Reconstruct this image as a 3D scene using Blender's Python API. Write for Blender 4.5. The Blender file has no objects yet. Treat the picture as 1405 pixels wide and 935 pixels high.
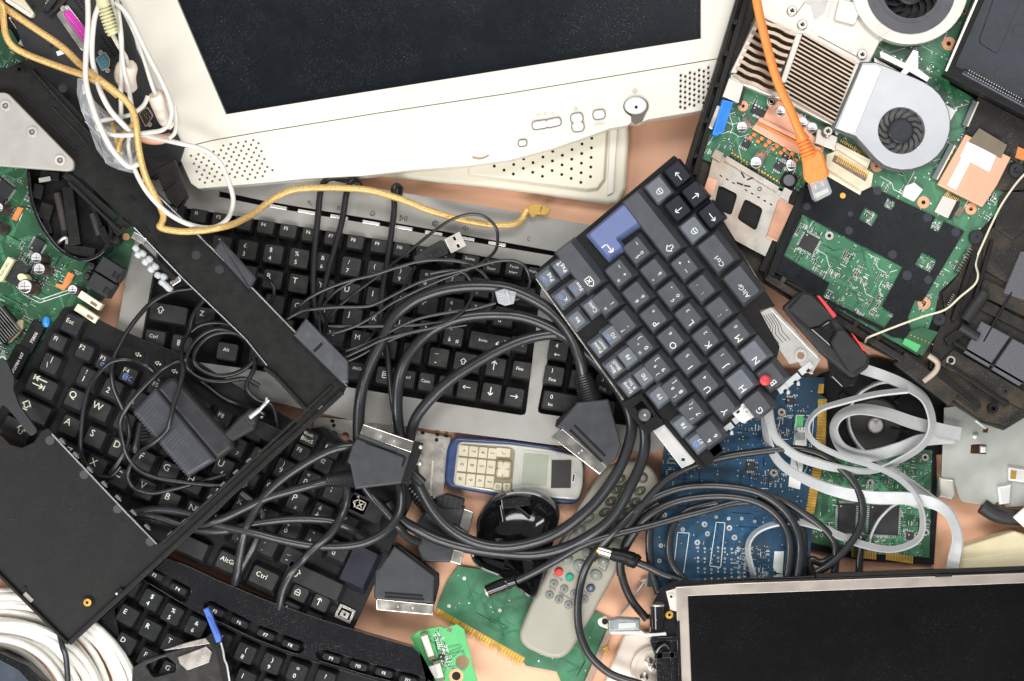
import bpy, math, random
from math import sin, cos, pi, radians, atan2, hypot
from mathutils import Vector
from mathutils.geometry import tessellate_polygon

# ---------------------------------------------------------------- units
# one plan unit = 0.5 mm on the table; z is height above the table in the same unit
S = 0.0005
H = 2600.0
CX, CY = 702.5, 467.5
sc = bpy.context.scene
COL = sc.collection
LOC = {}

ZO = 0   # height offset of the thing being built
def W(x, y, z, zr=None):
    z += ZO
    k = 1 - (z if zr is None else zr + ZO) / H
    return ((x - CX) * k * S, -(y - CY) * k * S, z * S)

# ---------------------------------------------------------------- glyphs
CHARS = "ABCDEFGHIJKLMNOPQRSTUVWXYZabcdefghijklmnopqrstuvwxyz0123456789$%&/()=?'^!\"£|\\-_+*.,;:<>òàùèéçì§°€#@~[]{}"
GLYPH = {}
def make_glyphs():
    obs = []
    for ch in CHARS:
        cu = bpy.data.curves.new('glyph', 'FONT'); cu.body = ch; cu.size = 1; cu.resolution_u = 2
        ob = bpy.data.objects.new('glyph', cu); COL.objects.link(ob); obs.append((ch, ob, cu))
    dg = bpy.context.evaluated_depsgraph_get()
    for ch, ob, cu in obs:
        ev = ob.evaluated_get(dg); me = ev.to_mesh()
        vs = [(v.co.x, v.co.y) for v in me.vertices]; fs = [tuple(p.vertices) for p in me.polygons]
        ev.to_mesh_clear()
        if vs:
            mn = min(v[0] for v in vs); mx = max(v[0] for v in vs)
        else:
            mn, mx = 0, .3
        GLYPH[ch] = ([(x - mn, y) for x, y in vs], fs, mx - mn)
    for ch, ob, cu in obs:
        bpy.data.objects.remove(ob); bpy.data.curves.remove(cu)
make_glyphs()

# icon strokes, unit box -0.5..0.5, y down
ICON = {
 'UP': [[(0, .5), (0, -.5)], [(-.28, -.18), (0, -.5), (.28, -.18)]],
 'DOWN': [[(0, -.5), (0, .5)], [(-.28, .18), (0, .5), (.28, .18)]],
 'LEFT': [[(.6, 0), (-.6, 0)], [(-.25, -.28), (-.6, 0), (-.25, .28)]],
 'RIGHT': [[(-.6, 0), (.6, 0)], [(.25, -.28), (.6, 0), (.25, .28)]],
 'SHIFT': [[(-.2, .5), (-.2, .02), (-.5, .02), (0, -.5), (.5, .02), (.2, .02), (.2, .5), (-.2, .5)]],
 'CAPS': [[(-.2, .3), (-.2, .02), (-.5, .02), (0, -.5), (.5, .02), (.2, .02), (.2, .3), (-.2, .3)], [(-.25, .5), (.25, .5)]],
 'BKSP': [[(-.7, 0), (-.25, -.42), (.6, -.42), (.6, .42), (-.25, .42), (-.7, 0)], [(-.1, -.22), (.35, .22)], [(-.1, .22), (.35, -.22)]],
 'ENTER': [[(.6, -.5), (.6, .15), (-.6, .15)], [(-.25, -.15), (-.6, .15), (-.25, .45)]],
 'TAB': [[(.6, -.3), (-.5, -.3)], [(-.2, -.5), (-.5, -.3), (-.2, -.1)], [(-.6, -.5), (-.6, -.1)], [(-.5, .3), (.5, .3)], [(.2, .1), (.5, .3), (.2, .5)], [(.6, .1), (.6, .5)]],
 'PAGE': [[(-.35, -.1), (0, -.45), (.35, -.1), (.35, .4), (-.35, .4), (-.35, -.1)], [(-.35, .05), (.35, .05)]],
 'MENU': [[(-.35, -.45), (.35, -.45), (.35, .45), (-.35, .45), (-.35, -.45)], [(-.2, -.15), (.2, -.15)], [(-.2, .1), (.2, .1)]],
 'WIN': [[(-.4, -.4), (-.05, -.4), (-.05, -.05), (-.4, -.05), (-.4, -.4)], [(.05, -.4), (.4, -.4), (.4, -.05), (.05, -.05), (.05, -.4)], [(-.4, .05), (-.05, .05), (-.05, .4), (-.4, .4), (-.4, .05)], [(.05, .05), (.4, .05), (.4, .4), (.05, .4), (.05, .05)]],
 'POWER': [[(-.22, -.28), (-.38, 0), (-.25, .3), (0, .4), (.25, .3), (.38, 0), (.22, -.28)], [(0, -.5), (0, 0)]],
 'FIND': [[(-.4, -.2), (-.3, -.4), (-.1, -.4), (.05, -.2), (-.1, 0), (-.3, 0), (-.4, -.2)], [(.0, -.05), (.45, .4)]],
 'HOME': [[(-.5, .05), (0, -.45), (.5, .05)], [(-.3, 0), (-.3, .4), (.3, .4), (.3, 0)], [(-.2, .2), (.2, .2)]],
 'PLAY': [[(-.5, -.35), (-.5, .35), (-.05, 0), (-.5, -.35)], [(.15, -.35), (.15, .35)], [(.4, -.35), (.4, .35)]],
 'VOL': [[(-.5, -.15), (-.25, -.15), (0, -.4), (0, .4), (-.25, .15), (-.5, .15), (-.5, -.15)], [(.2, 0), (.55, 0)], [(.37, -.18), (.37, .18)]],
 'MUTE': [[(-.3, -.15), (-.1, -.15), (.1, -.35), (.1, .35), (-.1, .15), (-.3, .15), (-.3, -.15)], [(.5, 0), (.35, .35), (0, .5), (-.35, .35), (-.5, 0), (-.35, -.35), (0, -.5), (.35, -.35), (.5, 0)]],
 'MAIL': [[(-.45, -.3), (.45, -.3), (.45, .3), (-.45, .3), (-.45, -.3)], [(-.45, -.3), (0, .05), (.45, -.3)]],
 'MOON': [[(.2, -.4), (-.2, -.3), (-.3, 0), (-.15, .35), (.2, .4)]],
 'SUN': [[(.35, 0), (.18, .3), (-.18, .3), (-.35, 0), (-.18, -.3), (.18, -.3), (.35, 0)]],
 'CALL': [[(-.4, -.4), (-.25, .1), (.1, .35), (.45, .3)]],
 'BAT': [[(-.5, -.25), (.4, -.25), (.4, .25), (-.5, .25), (-.5, -.25)], [(-.1, -.25), (-.1, .25)]],
 'OUTLET': [[(-.3, -.3), (.3, -.3)], [(0, -.3), (0, .5)]],
}

# ---------------------------------------------------------------- helpers
def inpoly(x, y, P):
    r = False; j = len(P) - 1
    for i in range(len(P)):
        xi, yi = P[i]; xj, yj = P[j]
        if (yi > y) != (yj > y) and x < (xj - xi) * (y - yi) / (yj - yi) + xi: r = not r
        j = i
    return r
def area(P):
    return sum(P[i][0] * P[(i + 1) % len(P)][1] - P[(i + 1) % len(P)][0] * P[i][1] for i in range(len(P))) / 2
def offset(P, d):
    """polygon moved inwards by d"""
    s = 1 if area(P) > 0 else -1
    n = len(P); out = []
    for i in range(n):
        a, b, c = P[i - 1], P[i], P[(i + 1) % n]
        e1 = (b[0] - a[0], b[1] - a[1]); e2 = (c[0] - b[0], c[1] - b[1])
        l1 = hypot(*e1) or 1; l2 = hypot(*e2) or 1
        n1 = (-e1[1] / l1 * s, e1[0] / l1 * s); n2 = (-e2[1] / l2 * s, e2[0] / l2 * s)
        bx, by = n1[0] + n2[0], n1[1] + n2[1]
        q = max(bx * bx + by * by, .3)
        out.append((b[0] + 2 * d * bx / q, b[1] + 2 * d * by / q))
    return out
def rounded(P, r, n=4):
    out = []; L = len(P)
    for i in range(L):
        a, b, c = P[i - 1], P[i], P[(i + 1) % L]
        l1 = hypot(a[0] - b[0], a[1] - b[1]); l2 = hypot(c[0] - b[0], c[1] - b[1])
        rr = min(r, l1 * .45, l2 * .45)
        p = (b[0] + (a[0] - b[0]) / l1 * rr, b[1] + (a[1] - b[1]) / l1 * rr)
        q = (b[0] + (c[0] - b[0]) / l2 * rr, b[1] + (c[1] - b[1]) / l2 * rr)
        for k in range(n + 1):
            t = k / n
            out.append(((1 - t) ** 2 * p[0] + 2 * t * (1 - t) * b[0] + t * t * q[0], (1 - t) ** 2 * p[1] + 2 * t * (1 - t) * b[1] + t * t * q[1]))
    return out
def circ(x, y, r, n=16, ry=None, a0=0):
    ry = ry or r
    return [(x + r * cos(a0 + 2 * pi * i / n), y + ry * sin(a0 + 2 * pi * i / n)) for i in range(n)]
def rect(x, y, w, h, ang=0):
    c, s = cos(radians(ang)), sin(radians(ang))
    return [(x + c * a - s * b, y + s * a + c * b) for a, b in ((-w / 2, -h / 2), (w / 2, -h / 2), (w / 2, h / 2), (-w / 2, h / 2))]
def spline(P, n=6, closed=False):
    """Catmull-Rom through points of any dimension"""
    out = []; L = len(P)
    segs = L if closed else L - 1
    for i in range(segs):
        if closed:
            a, b, c, d = P[i - 1], P[i], P[(i + 1) % L], P[(i + 2) % L]
        else:
            a, b, c, d = P[max(i - 1, 0)], P[i], P[i + 1], P[min(i + 2, L - 1)]
        for k in range(n):
            t = k / n
            out.append(tuple(.5 * (2 * b[j] + (c[j] - a[j]) * t + (2 * a[j] - 5 * b[j] + 4 * c[j] - d[j]) * t * t + (3 * b[j] - a[j] - 3 * c[j] + d[j]) * t ** 3) for j in range(len(b))))
    if not closed: out.append(tuple(P[-1]))
    return out

class MB:
    """collects shapes, links them as ONE mesh object"""
    def __init__(s, zr=None, at=None):
        s.v = []; s.f = []; s.m = []; s.s = []; s.zr = zr; s.fr = None
        if at: s.frame(*at)
    def frame(s, x=0, y=0, ang=0, sc=1):
        s.fr = (x, y, cos(radians(ang)) * sc, sin(radians(ang)) * sc)
        return s
    def p(s, x, y, z):
        if s.fr:
            ox, oy, c, n = s.fr; x, y = ox + c * x - n * y, oy + n * x + c * y
        s.v.append(W(x, y, z, s.zr)); return len(s.v) - 1
    def face(s, idx, m=0, sm=False):
        s.f.append(tuple(idx)); s.m.append(m); s.s.append(sm)
    def loops(s, rings, m=0, sm=False, closed=True, cap0=True, cap1=True):
        """rings of equal length vertex index lists"""
        for a, b in zip(rings, rings[1:]):
            n = len(a)
            for i in range(n if closed else n - 1):
                j = (i + 1) % n
                s.face((a[i], a[j], b[j], b[i]), m, sm)
        if cap0: s.face(list(reversed(rings[0])), m)
        if cap1: s.face(rings[-1], m)
    def plate(s, P, z0, z1, m=0, holes=(), ch=0, top=None, ms=None):
        """polygon prism with optional holes and a chamfer ch on the top edge"""
        ms = m if ms is None else ms
        rings = [[s.p(x, y, z0) for x, y in P]]
        if ch:
            rings.append([s.p(x, y, z1 - ch) for x, y in P])
            Q = offset(P, ch)
        else: Q = P
        if top: Q = top
        rings.append([s.p(x, y, z1) for x, y in Q])
        if not holes:
            for a, b in zip(rings, rings[1:]):
                for i in range(len(a)):
                    j = (i + 1) % len(a); s.face((a[i], a[j], b[j], b[i]), ms)
            s.face(list(reversed(rings[0])), m); s.face(rings[-1], m)
            return
        for a, b in zip(rings, rings[1:]):
            for i in range(len(a)):
                j = (i + 1) % len(a); s.face((a[i], a[j], b[j], b[i]), ms)
        hr0 = [[s.p(x, y, z0) for x, y in h] for h in holes]
        hr1 = [[s.p(x, y, z1) for x, y in h] for h in holes]
        for a, b in zip(hr0, hr1):
            for i in range(len(a)):
                j = (i + 1) % len(a); s.face((a[i], b[i], b[j], a[j]), ms)
        for base, hr, PP in ((rings[0], hr0, P), (rings[-1], hr1, Q)):
            lst = [[Vector((x, y, 0)) for x, y in PP]] + [[Vector((x, y, 0)) for x, y in h] for h in holes]
            idx = list(base) + [i for h in hr for i in h]
            for t in tessellate_polygon(lst): s.face([idx[i] for i in t], m)
    def flat(s, P, z, m=0):
        s.face([s.p(x, y, z) for x, y in P], m)
    def box(s, x, y, w, h, ang, z0, z1, m=0, tx=1, ty=1, dx=0, dy=0):
        P = rect(x, y, w, h, ang)
        if tx == ty == 1 and not dx and not dy: Q = None
        else:
            c, n = cos(radians(ang)), sin(radians(ang))
            Q = rect(x + c * dx - n * dy, y + n * dx + c * dy, w * tx, h * ty, ang)
        s.plate(P, z0, z1, m, top=Q)
    def cyl(s, x, y, r, z0, z1, m=0, r1=None, n=16, cap=None, ry=None):
        r1 = r if r1 is None else r1
        k = (ry or r) / r
        a = [s.p(x + r * cos(2 * pi * i / n), y + k * r * sin(2 * pi * i / n), z0) for i in range(n)]
        b = [s.p(x + r1 * cos(2 * pi * i / n), y + k * r1 * sin(2 * pi * i / n), z1) for i in range(n)]
        s.loops([a, b], m, True, cap0=True, cap1=False)
        s.face(b, m if cap is None else cap)
    def lathe(s, x, y, prof, m=0, n=24, ry=1.0, ang=0, cap0=True, cap1=True):
        c, q = cos(radians(ang)), sin(radians(ang)); rings = []
        for r, z in prof:
            rg = []
            for i in range(n):
                a = r * cos(2 * pi * i / n); b = ry * r * sin(2 * pi * i / n)
                rg.append(s.p(x + c * a - q * b, y + q * a + c * b, z))
            rings.append(rg)
        s.loops(rings, m, True, cap0=cap0, cap1=cap1)
    def ring(s, x, y, r0, r1, z0, z1, m=0, n=20):
        a = [s.p(x + r1 * cos(2 * pi * i / n), y + r1 * sin(2 * pi * i / n), z0) for i in range(n)]
        b = [s.p(x + r1 * cos(2 * pi * i / n), y + r1 * sin(2 * pi * i / n), z1) for i in range(n)]
        c = [s.p(x + r0 * cos(2 * pi * i / n), y + r0 * sin(2 * pi * i / n), z1) for i in range(n)]
        d = [s.p(x + r0 * cos(2 * pi * i / n), y + r0 * sin(2 * pi * i / n), z0) for i in range(n)]
        s.loops([a, b, c, d], m, False, cap0=False, cap1=False)
    def tube(s, P, r, m=0, n=8, sub=5, closed=False, smooth=True, flat=1.0):
        """P: (x,y,z) or (x,y,z,r)"""
        Q = spline([(q + (r,) if len(q) == 3 else q) for q in P], sub, closed) if sub > 1 else [(q + (r,) if len(q) == 3 else q) for q in P]
        rings = []
        L = len(Q)
        for i, q in enumerate(Q):
            a = Q[i - 1] if (i or closed) else q; b = Q[(i + 1) % L] if (i < L - 1 or closed) else q
            t = Vector((b[0] - a[0], b[1] - a[1], b[2] - a[2]))
            if t.length < 1e-6: t = Vector((1, 0, 0))
            t.normalize()
            side = t.cross(Vector((0, 0, 1)))
            if side.length < .05: side = Vector((1, 0, 0))
            side.normalize(); up = side.cross(t)
            rings.append([s.p(*(Vector(q[:3]) + (side * cos(2 * pi * k / n) + up * sin(2 * pi * k / n) * flat) * q[3])) for k in range(n)])
        if closed: rings.append(rings[0])
        s.loops(rings, m, smooth, cap0=not closed, cap1=not closed)
    def ribbon(s, P, w, th=1.6, m=0, sub=6, ribs=0):
        """flat cable; P: (x,y,z,tilt degrees) - 0 lies flat, 90 stands on edge"""
        Q = spline(P, sub); rings = []; L = len(Q)
        for i, q in enumerate(Q):
            a = Q[max(i - 1, 0)]; b = Q[min(i + 1, L - 1)]
            t = Vector((b[0] - a[0], b[1] - a[1], b[2] - a[2])).normalized()
            side = t.cross(Vector((0, 0, 1))).normalized(); up = side.cross(t)
            c, n = cos(radians(q[3])), sin(radians(q[3]))
            u = side * c + up * n; v = up * c - side * n
            o = Vector(q[:3]); rg = []
            K = 8
            for k in range(K + 1): rg.append(o + u * (w * (k / K - .5)) + v * th * (.5 if k % 2 else .62))
            for k in range(K, -1, -1): rg.append(o + u * (w * (k / K - .5)) - v * th * (.5 if k % 2 else .62))
            rings.append([s.p(*r) for r in rg])
        s.loops(rings, m, True)
    def bar(s, a, b, w, h, m=0):
        """square bar between two 3D points"""
        t = (Vector(b) - Vector(a)).normalized(); side = t.cross(Vector((0, 0, 1)))
        if side.length < .05: side = Vector((1, 0, 0))
        side.normalize(); up = side.cross(t); rings = []
        for q in (a, b):
            rings.append([s.p(*(Vector(q) + side * i * w / 2 + up * j * h / 2)) for i, j in ((-1, -1), (1, -1), (1, 1), (-1, 1))])
        s.loops(rings, m)
    def stroke(s, P, w, z, m=0):
        for a, b in zip(P, P[1:]):
            dx, dy = b[0] - a[0], b[1] - a[1]; l = hypot(dx, dy) or 1
            ex, ey = dx / l * w * .4, dy / l * w * .4; nx, ny = -dy / l * w / 2, dx / l * w / 2
            s.face([s.p(x, y, z) for x, y in ((a[0] - ex + nx, a[1] - ey + ny), (b[0] + ex + nx, b[1] + ey + ny), (b[0] + ex - nx, b[1] + ey - ny), (a[0] - ex - nx, a[1] - ey - ny))], m)
    def icon(s, name, x, y, size, z, m=0, ang=0, w=.11):
        c, n = cos(radians(ang)), sin(radians(ang))
        for k, pl in enumerate(ICON[name]):
            s.stroke([(x + size * (c * a - n * b), y + size * (n * a + c * b)) for a, b in pl], size * w, z + .01 * k, m)
    def text(s, txt, x, y, size, z, m=0, ang=0, center=True):
        wd = sum((GLYPH[ch][2] + .09 if ch in GLYPH else .3) for ch in txt)
        c, n = cos(radians(ang)), sin(radians(ang)); px = -wd / 2 if center else 0
        for ch in txt:
            if ch not in GLYPH: px += .3; continue
            vs, fs, w = GLYPH[ch]
            ids = []
            for gx, gy in vs:
                a, b = (px + gx) * size, (.35 - gy) * size
                ids.append(s.p(x + c * a - n * b, y + n * a + c * b, z))
            for f in fs: s.face([ids[i] for i in f], m)
            px += w + .09
    def build(s, name, mats, parent=None, at=None, bevel=0, seg=2, smooth=False, label=None):
        me = bpy.data.meshes.new(name)
        if parent is not None: o = LOC[parent.name].copy()
        else: o = Vector(W(*at)) if at else Vector(s.v[0])
        me.from_pydata([Vector(v) - o for v in s.v], [], s.f)
        if not isinstance(mats, (list, tuple)): mats = [mats]
        for q in mats: me.materials.append(q)
        me.polygons.foreach_set('material_index', s.m)
        me.polygons.foreach_set('use_smooth', [smooth or q for q in s.s])
        me.update()
        import bmesh
        bm = bmesh.new(); bm.from_mesh(me); bmesh.ops.recalc_face_normals(bm, faces=bm.faces[:])
        # single open sheets (lettering) must look up
        bm.to_mesh(me); bm.free()
        if any(s.s) or smooth: me.set_sharp_from_angle(angle=radians(40))
        ob = bpy.data.objects.new(name, me); COL.objects.link(ob)
        LOC[ob.name] = o.copy()
        if parent is not None: ob.parent = parent
        else: ob.location = o
        if bevel:
            md = ob.modifiers.new('edge', 'BEVEL'); md.width = bevel * S; md.segments = seg; md.limit_method = 'ANGLE'; md.angle_limit = radians(35)
            md.harden_normals = False; md.use_clamp_overlap = True
        if label: ob['label'] = label
        return ob

def thing(name, label, cat, x, y, z=0, group=None):
    o = bpy.data.objects.new(name, None); COL.objects.link(o)
    o.empty_display_size = .01
    loc = W(x, y, z); o.location = loc; LOC[o.name] = Vector(loc)
    o['label'] = label; o['category'] = cat
    if group: o['group'] = group
    return o
def tag(o, label, cat, group=None, kind=None):
    if label: o['label'] = label
    if cat: o['category'] = cat
    if group: o['group'] = group
    if kind: o['kind'] = kind
    return o

# ---------------------------------------------------------------- materials
def M(name, col, rough=.5, metal=0, var=.12, vs=90, bump=0, bs=2500, dust=0, coat=0, spec=.5, trans=0, alpha=1, scratch=0, grime=None, rv=.12):
    m = bpy.data.materials.new(name); m.use_nodes = True
    nt = m.node_tree; N = nt.nodes; L = nt.links; b = N['Principled BSDF']
    tc = N.new('ShaderNodeTexCoord')
    def noise(scale, det=4):
        n = N.new('ShaderNodeTexNoise'); n.inputs['Scale'].default_value = scale; n.inputs['Detail'].default_value = det
        L.new(tc.outputs['Object'], n.inputs['Vector']); return n.outputs['Fac']
    def ramp(src, a, c):
        r = N.new('ShaderNodeMapRange'); r.inputs['From Min'].default_value = a; r.inputs['From Max'].default_value = c
        L.new(src, r.inputs['Value']); return r
    def mix(fac, a, c):
        x = N.new('ShaderNodeMix'); x.data_type = 'RGBA'
        if isinstance(fac, float): x.inputs[0].default_value = fac
        else: L.new(fac, x.inputs[0])
        for i, q in ((6, a), (7, c)):
            if isinstance(q, tuple): x.inputs[i].default_value = q + (1,) if len(q) == 3 else q
            else: L.new(q, x.inputs[i])
        return x.outputs[2]
    lo = tuple(max(0, c * (1 - var)) for c in col); hi = tuple(min(1, c * (1 + var)) for c in col)
    base = mix(ramp(noise(vs), .3, .7).outputs[0], lo, hi)
    if grime:
        base = mix(ramp(noise(vs * .45, 6), .5, .68).outputs[0], base, grime)
    if scratch:
        mp = N.new('ShaderNodeMapping'); mp.inputs['Scale'].default_value = (1, 14, 1); mp.inputs['Rotation'].default_value = (0, 0, .6)
        L.new(tc.outputs['Object'], mp.inputs['Vector'])
        n = N.new('ShaderNodeTexNoise'); n.inputs['Scale'].default_value = 120; n.inputs['Detail'].default_value = 5
        L.new(mp.outputs[0], n.inputs['Vector'])
        r = ramp(n.outputs['Fac'], .66, .74); r.inputs['To Max'].default_value = scratch
        base = mix(r.outputs[0], base, tuple(min(1, c * 1.6 + .12) for c in col))
    if dust:
        d = ramp(noise(1700, 2), .63, .76); d2 = ramp(noise(38, 3), .35, .75)
        mu = N.new('ShaderNodeMath'); mu.operation = 'MULTIPLY'; L.new(d.outputs[0], mu.inputs[0]); L.new(d2.outputs[0], mu.inputs[1])
        m3 = N.new('ShaderNodeMath'); m3.operation = 'MULTIPLY'; m3.inputs[1].default_value = dust; L.new(mu.outputs[0], m3.inputs[0])
        base = mix(m3.outputs[0], base, (.42, .40, .37))
        # fine film of dust
        f = ramp(noise(140, 8), .40, .85); f.inputs['To Max'].default_value = dust * .022
        base = mix(f.outputs[0], base, (.35, .34, .33))
    L.new(base, b.inputs['Base Color'])
    r = ramp(noise(vs * 1.7, 5), .25, .75); r.inputs['To Min'].default_value = max(.02, rough - rv); r.inputs['To Max'].default_value = min(1, rough + rv)
    L.new(r.outputs[0], b.inputs['Roughness'])
    b.inputs['Metallic'].default_value = metal
    b.inputs['Specular IOR Level'].default_value = spec * (.6 if max(col) < .06 and not metal else 1)
    b.inputs['Coat Weight'].default_value = coat; b.inputs['Coat Roughness'].default_value = .08
    b.inputs['Transmission Weight'].default_value = trans
    b.inputs['Alpha'].default_value = alpha
    if bump:
        bp = N.new('ShaderNodeBump'); bp.inputs['Strength'].default_value = bump; bp.inputs['Distance'].default_value = .0002
        L.new(noise(bs, 3), bp.inputs['Height']); L.new(bp.outputs[0], b.inputs['Normal'])
    return m

table_m = M('salmon_laminate', (.76, .42, .265), .55, var=.06, vs=14, bump=.05, bs=900, dust=.12)
blk = M('black_textured_plastic', (.0075, .0069, .0064), .45, spec=.4, bump=.2, bs=5000, dust=.3, scratch=.12)
blk_dk = M('black_plastic', (.006, .006, .0065), .45, spec=.35, dust=.2, bump=.1)
blk_mat = M('charcoal_plastic', (.022, .022, .0235), .5, bump=.3, bs=4500, dust=.35)
blk_gl = M('glossy_black_plastic', (.006, .006, .007), .12, dust=.45, coat=.6, scratch=.2, rv=.06)
blk_br = M('grimy_black_plastic', (.012, .0108, .0092), .5, dust=.7, grime=(.050, .036, .022), bump=.2)
rub = M('black_cable_rubber', (.012, .012, .013), .30, spec=.8, dust=.1, rv=.02)
rub2 = M('grey_cable_vinyl', (.018, .0185, .020), .28, spec=.9, dust=.1, rv=.02)
beige = M('ivory_plastic', (.71, .67, .585), .45, var=.035, vs=22, bump=.08, bs=3500, grime=None)
beige_dk = M('yellowed_ivory_plastic', (.68, .63, .51), .5, var=.05, vs=22, bump=.08)
white_cab = M('white_cable_vinyl', (.66, .64, .585), .38, var=.05)
cream = M('cream_plastic', (.72, .66, .50), .45, var=.06)
putty = M('putty_plastic', (.74, .64, .54), .45, var=.05)
screen_m = M('dark_tube_glass', (.0045, .0065, .010), .2, spec=.4, dust=.5, coat=.15, var=.06, vs=10, rv=.03)
lcd_m = M('dark_panel_film', (.003, .003, .0032), .25, spec=.25, dust=.15, var=.08, vs=10, scratch=.08, rv=.04)
grey_case = M('grey_keyboard_plastic', (.285, .275, .255), .5, var=.10, vs=40, bump=.12, grime=(.25, .235, .21), dust=.25)
key_g = M('black_key_plastic', (.021, .020, .0195), .42, bump=.15, dust=.45, var=.25)
key_gls = M('glossy_black_key', (.014, .0145, .016), .22, coat=.4, dust=.4, rv=.06)
key_l = M('charcoal_key_plastic', (.0155, .0155, .0165), .42, bump=.2, dust=.35, var=.25)
key_b = M('slate_key_plastic', (.052, .056, .064), .45, bump=.25, bs=4000, dust=.25, var=.1)
key_bs = M('pale_slate_key_plastic', (.115, .125, .145), .45, bump=.25, bs=4000, dust=.2, var=.1)
key_bl = M('blue_key_plastic', (.115, .148, .30), .5, bump=.3, bs=4000, var=.06)
key_dkbl = M('navy_key_plastic', (.010, .011, .019), .45, bump=.2)
ink = M('white_legend_ink', (.70, .70, .66), .5, var=.08)
ink_y = M('cream_legend_ink', (.66, .63, .50), .5, var=.08)
ink_bl = M('blue_legend_ink', (.16, .27, .62), .5, var=.06)
ink_dk = M('dark_legend_ink', (.05, .05, .05), .5)
ink_gy = M('grey_legend_ink', (.52, .49, .45), .5)
pcb_g = M('green_solder_mask', (.034, .150, .072), .36, var=.3, vs=60, coat=.2, dust=.12)
pcb_gl = M('light_green_solder_mask', (.085, .42, .14), .42, var=.08, coat=.2)
pcb_gd = M('deep_green_solder_mask', (.020, .088, .036), .35, var=.2, coat=.2, dust=.2)
pcb_tr = M('green_trace', (.070, .255, .13), .36, var=.2, coat=.2)
pcb_trd = M('dark_green_trace', (.016, .11, .045), .36, var=.2, coat=.2)
pcb_b = M('blue_solder_mask', (.006, .047, .092), .34, var=.35, vs=40, coat=.3, dust=.15)
pcb_btr = M('blue_trace', (.011, .068, .155), .34, var=.2, coat=.3)
silk = M('white_silkscreen', (.70, .74, .70), .6, var=.15)
scart_m = M('grey_black_moulding', (.040, .041, .045), .42, bump=.35, bs=4500, dust=.25)
gold = M('gold_contact', (.85, .50, .11), .3, 1, var=.12)
copper = M('copper_sheet', (.74, .40, .27), .48, .5, var=.08, vs=30)
copper_pad = M('copper_pad', (.72, .36, .20), .4, .4, var=.12)
steel = M('steel_sheet', (.66, .62, .56), .42, .8, var=.07, vs=40, bump=.04)
steel_w = M('brushed_aluminium', (.68, .67, .65), .40, .75, var=.06, vs=28)
nickel = M('satin_nickel', (.62, .58, .52), .3, 1, var=.1, vs=50)
zinc = M('galvanised_sheet', (.42, .43, .39), .42, .6, var=.08, vs=30, bump=.05)
alu_w = M('cast_aluminium', (.61, .57, .52), .40, .5, var=.06, vs=30, bump=.1)
bronze = M('bronze_fin', (.50, .41, .32), .34, .9, var=.12, vs=60)
solder = M('solder_silver', (.72, .72, .70), .3, .9, var=.15)
bag_dummy = None
smd_blk = M('black_component', (.02, .02, .021), .5, var=.3, vs=300)
smd_brn = M('brown_component', (.17, .12, .085), .5, var=.3, vs=300)
chip_m = M('chip_epoxy', (.028, .028, .030), .5, bump=.15, dust=.2)
mag = M('magenta_plastic', (.55, .03, .36), .45)
teal = M('teal_plastic', (.03, .17, .24), .45)
blue_p = M('blue_plastic', (.02, .20, .70), .4)
blue_lv = M('cobalt_plastic', (.06, .14, .50), .4)
orange_p = M('orange_vinyl', (.86, .26, .055), .42, var=.05)
orange_c = M('orange_component', (.62, .20, .05), .5)
red_p = M('red_plastic', (.60, .04, .045), .45)
green_p = M('green_rubber', (.02, .26, .15), .5)
yellow_p = M('yellow_tape', (.70, .62, .25), .5)
clear = M('clear_plastic', (.66, .69, .71), .1, alpha=.42, var=.03, coat=.5)
frost = M('frosted_clear_plastic', (.78, .80, .81), .2, alpha=.5, var=.08, coat=.3)
gold_cab = M('gold_braided_cable', (.62, .40, .145), .38, .25, var=.25, vs=700, bump=.4, bs=1800)
rib_grey = M('grey_flat_cable', (.43, .435, .43), .3, var=.05)
flex_m = M('silver_flex_film', (.42, .41, .39), .4, .3, var=.12)
navy_tray = M('navy_black_tray', (.017, .023, .033), .28, dust=.25, coat=.15, scratch=.15)
foam = M('grey_foam', (.10, .10, .11), .9, var=.35, vs=1500, bump=.8, bs=2500)
mylar = M('black_film_sheet', (.005, .006, .0085), .3, spec=.4, dust=.5, coat=.05)
phone_bl = M('blue_phone_plastic', (.030, .052, .14), .32, coat=.3, var=.08)
phone_sv = M('silver_phone_plastic', (.46, .45, .41), .35, .25, var=.05)
phone_key = M('champagne_keypad', (.54, .48, .36), .35, .15, var=.08)
lcd_gr = M('grey_green_display', (.28, .30, .24), .18, coat=.5, var=.05)
rem_m = M('beige_remote_plastic', (.32, .30, .245), .45, var=.07, vs=35, bump=.1)
rem_shade = M('shaded_remote_plastic', (.30, .28, .22), .45, var=.1, vs=35, bump=.1)  # remote colour darkened to carry the shading of its upper end
rem_btn = M('grey_rubber_button', (.19, .205, .18), .55, var=.08)
rem_btn_d = M('dark_rubber_button', (.075, .072, .052), .55)
red_b = M('red_rubber_button', (.55, .045, .035), .5)
tape_br = M('brown_tape', (.16, .125, .085), .4, var=.15)
silver_foil = M('silver_foil', (.80, .79, .77), .3, .7, var=.05)
paper = M('white_label_paper', (.80, .80, .76), .6, var=.05)
pink_p = M('salmon_sleeve', (.75, .38, .28), .5)
# ================================================================ table
g = MB(0); g.plate([(-2500, -2200), (3900, -2200), (3900, 3100), (-2500, 3100)], -30, 0)
tb = g.build('table_surface', table_m, None, at=(702, 467, 0)); tb['kind'] = 'structure'

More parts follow.
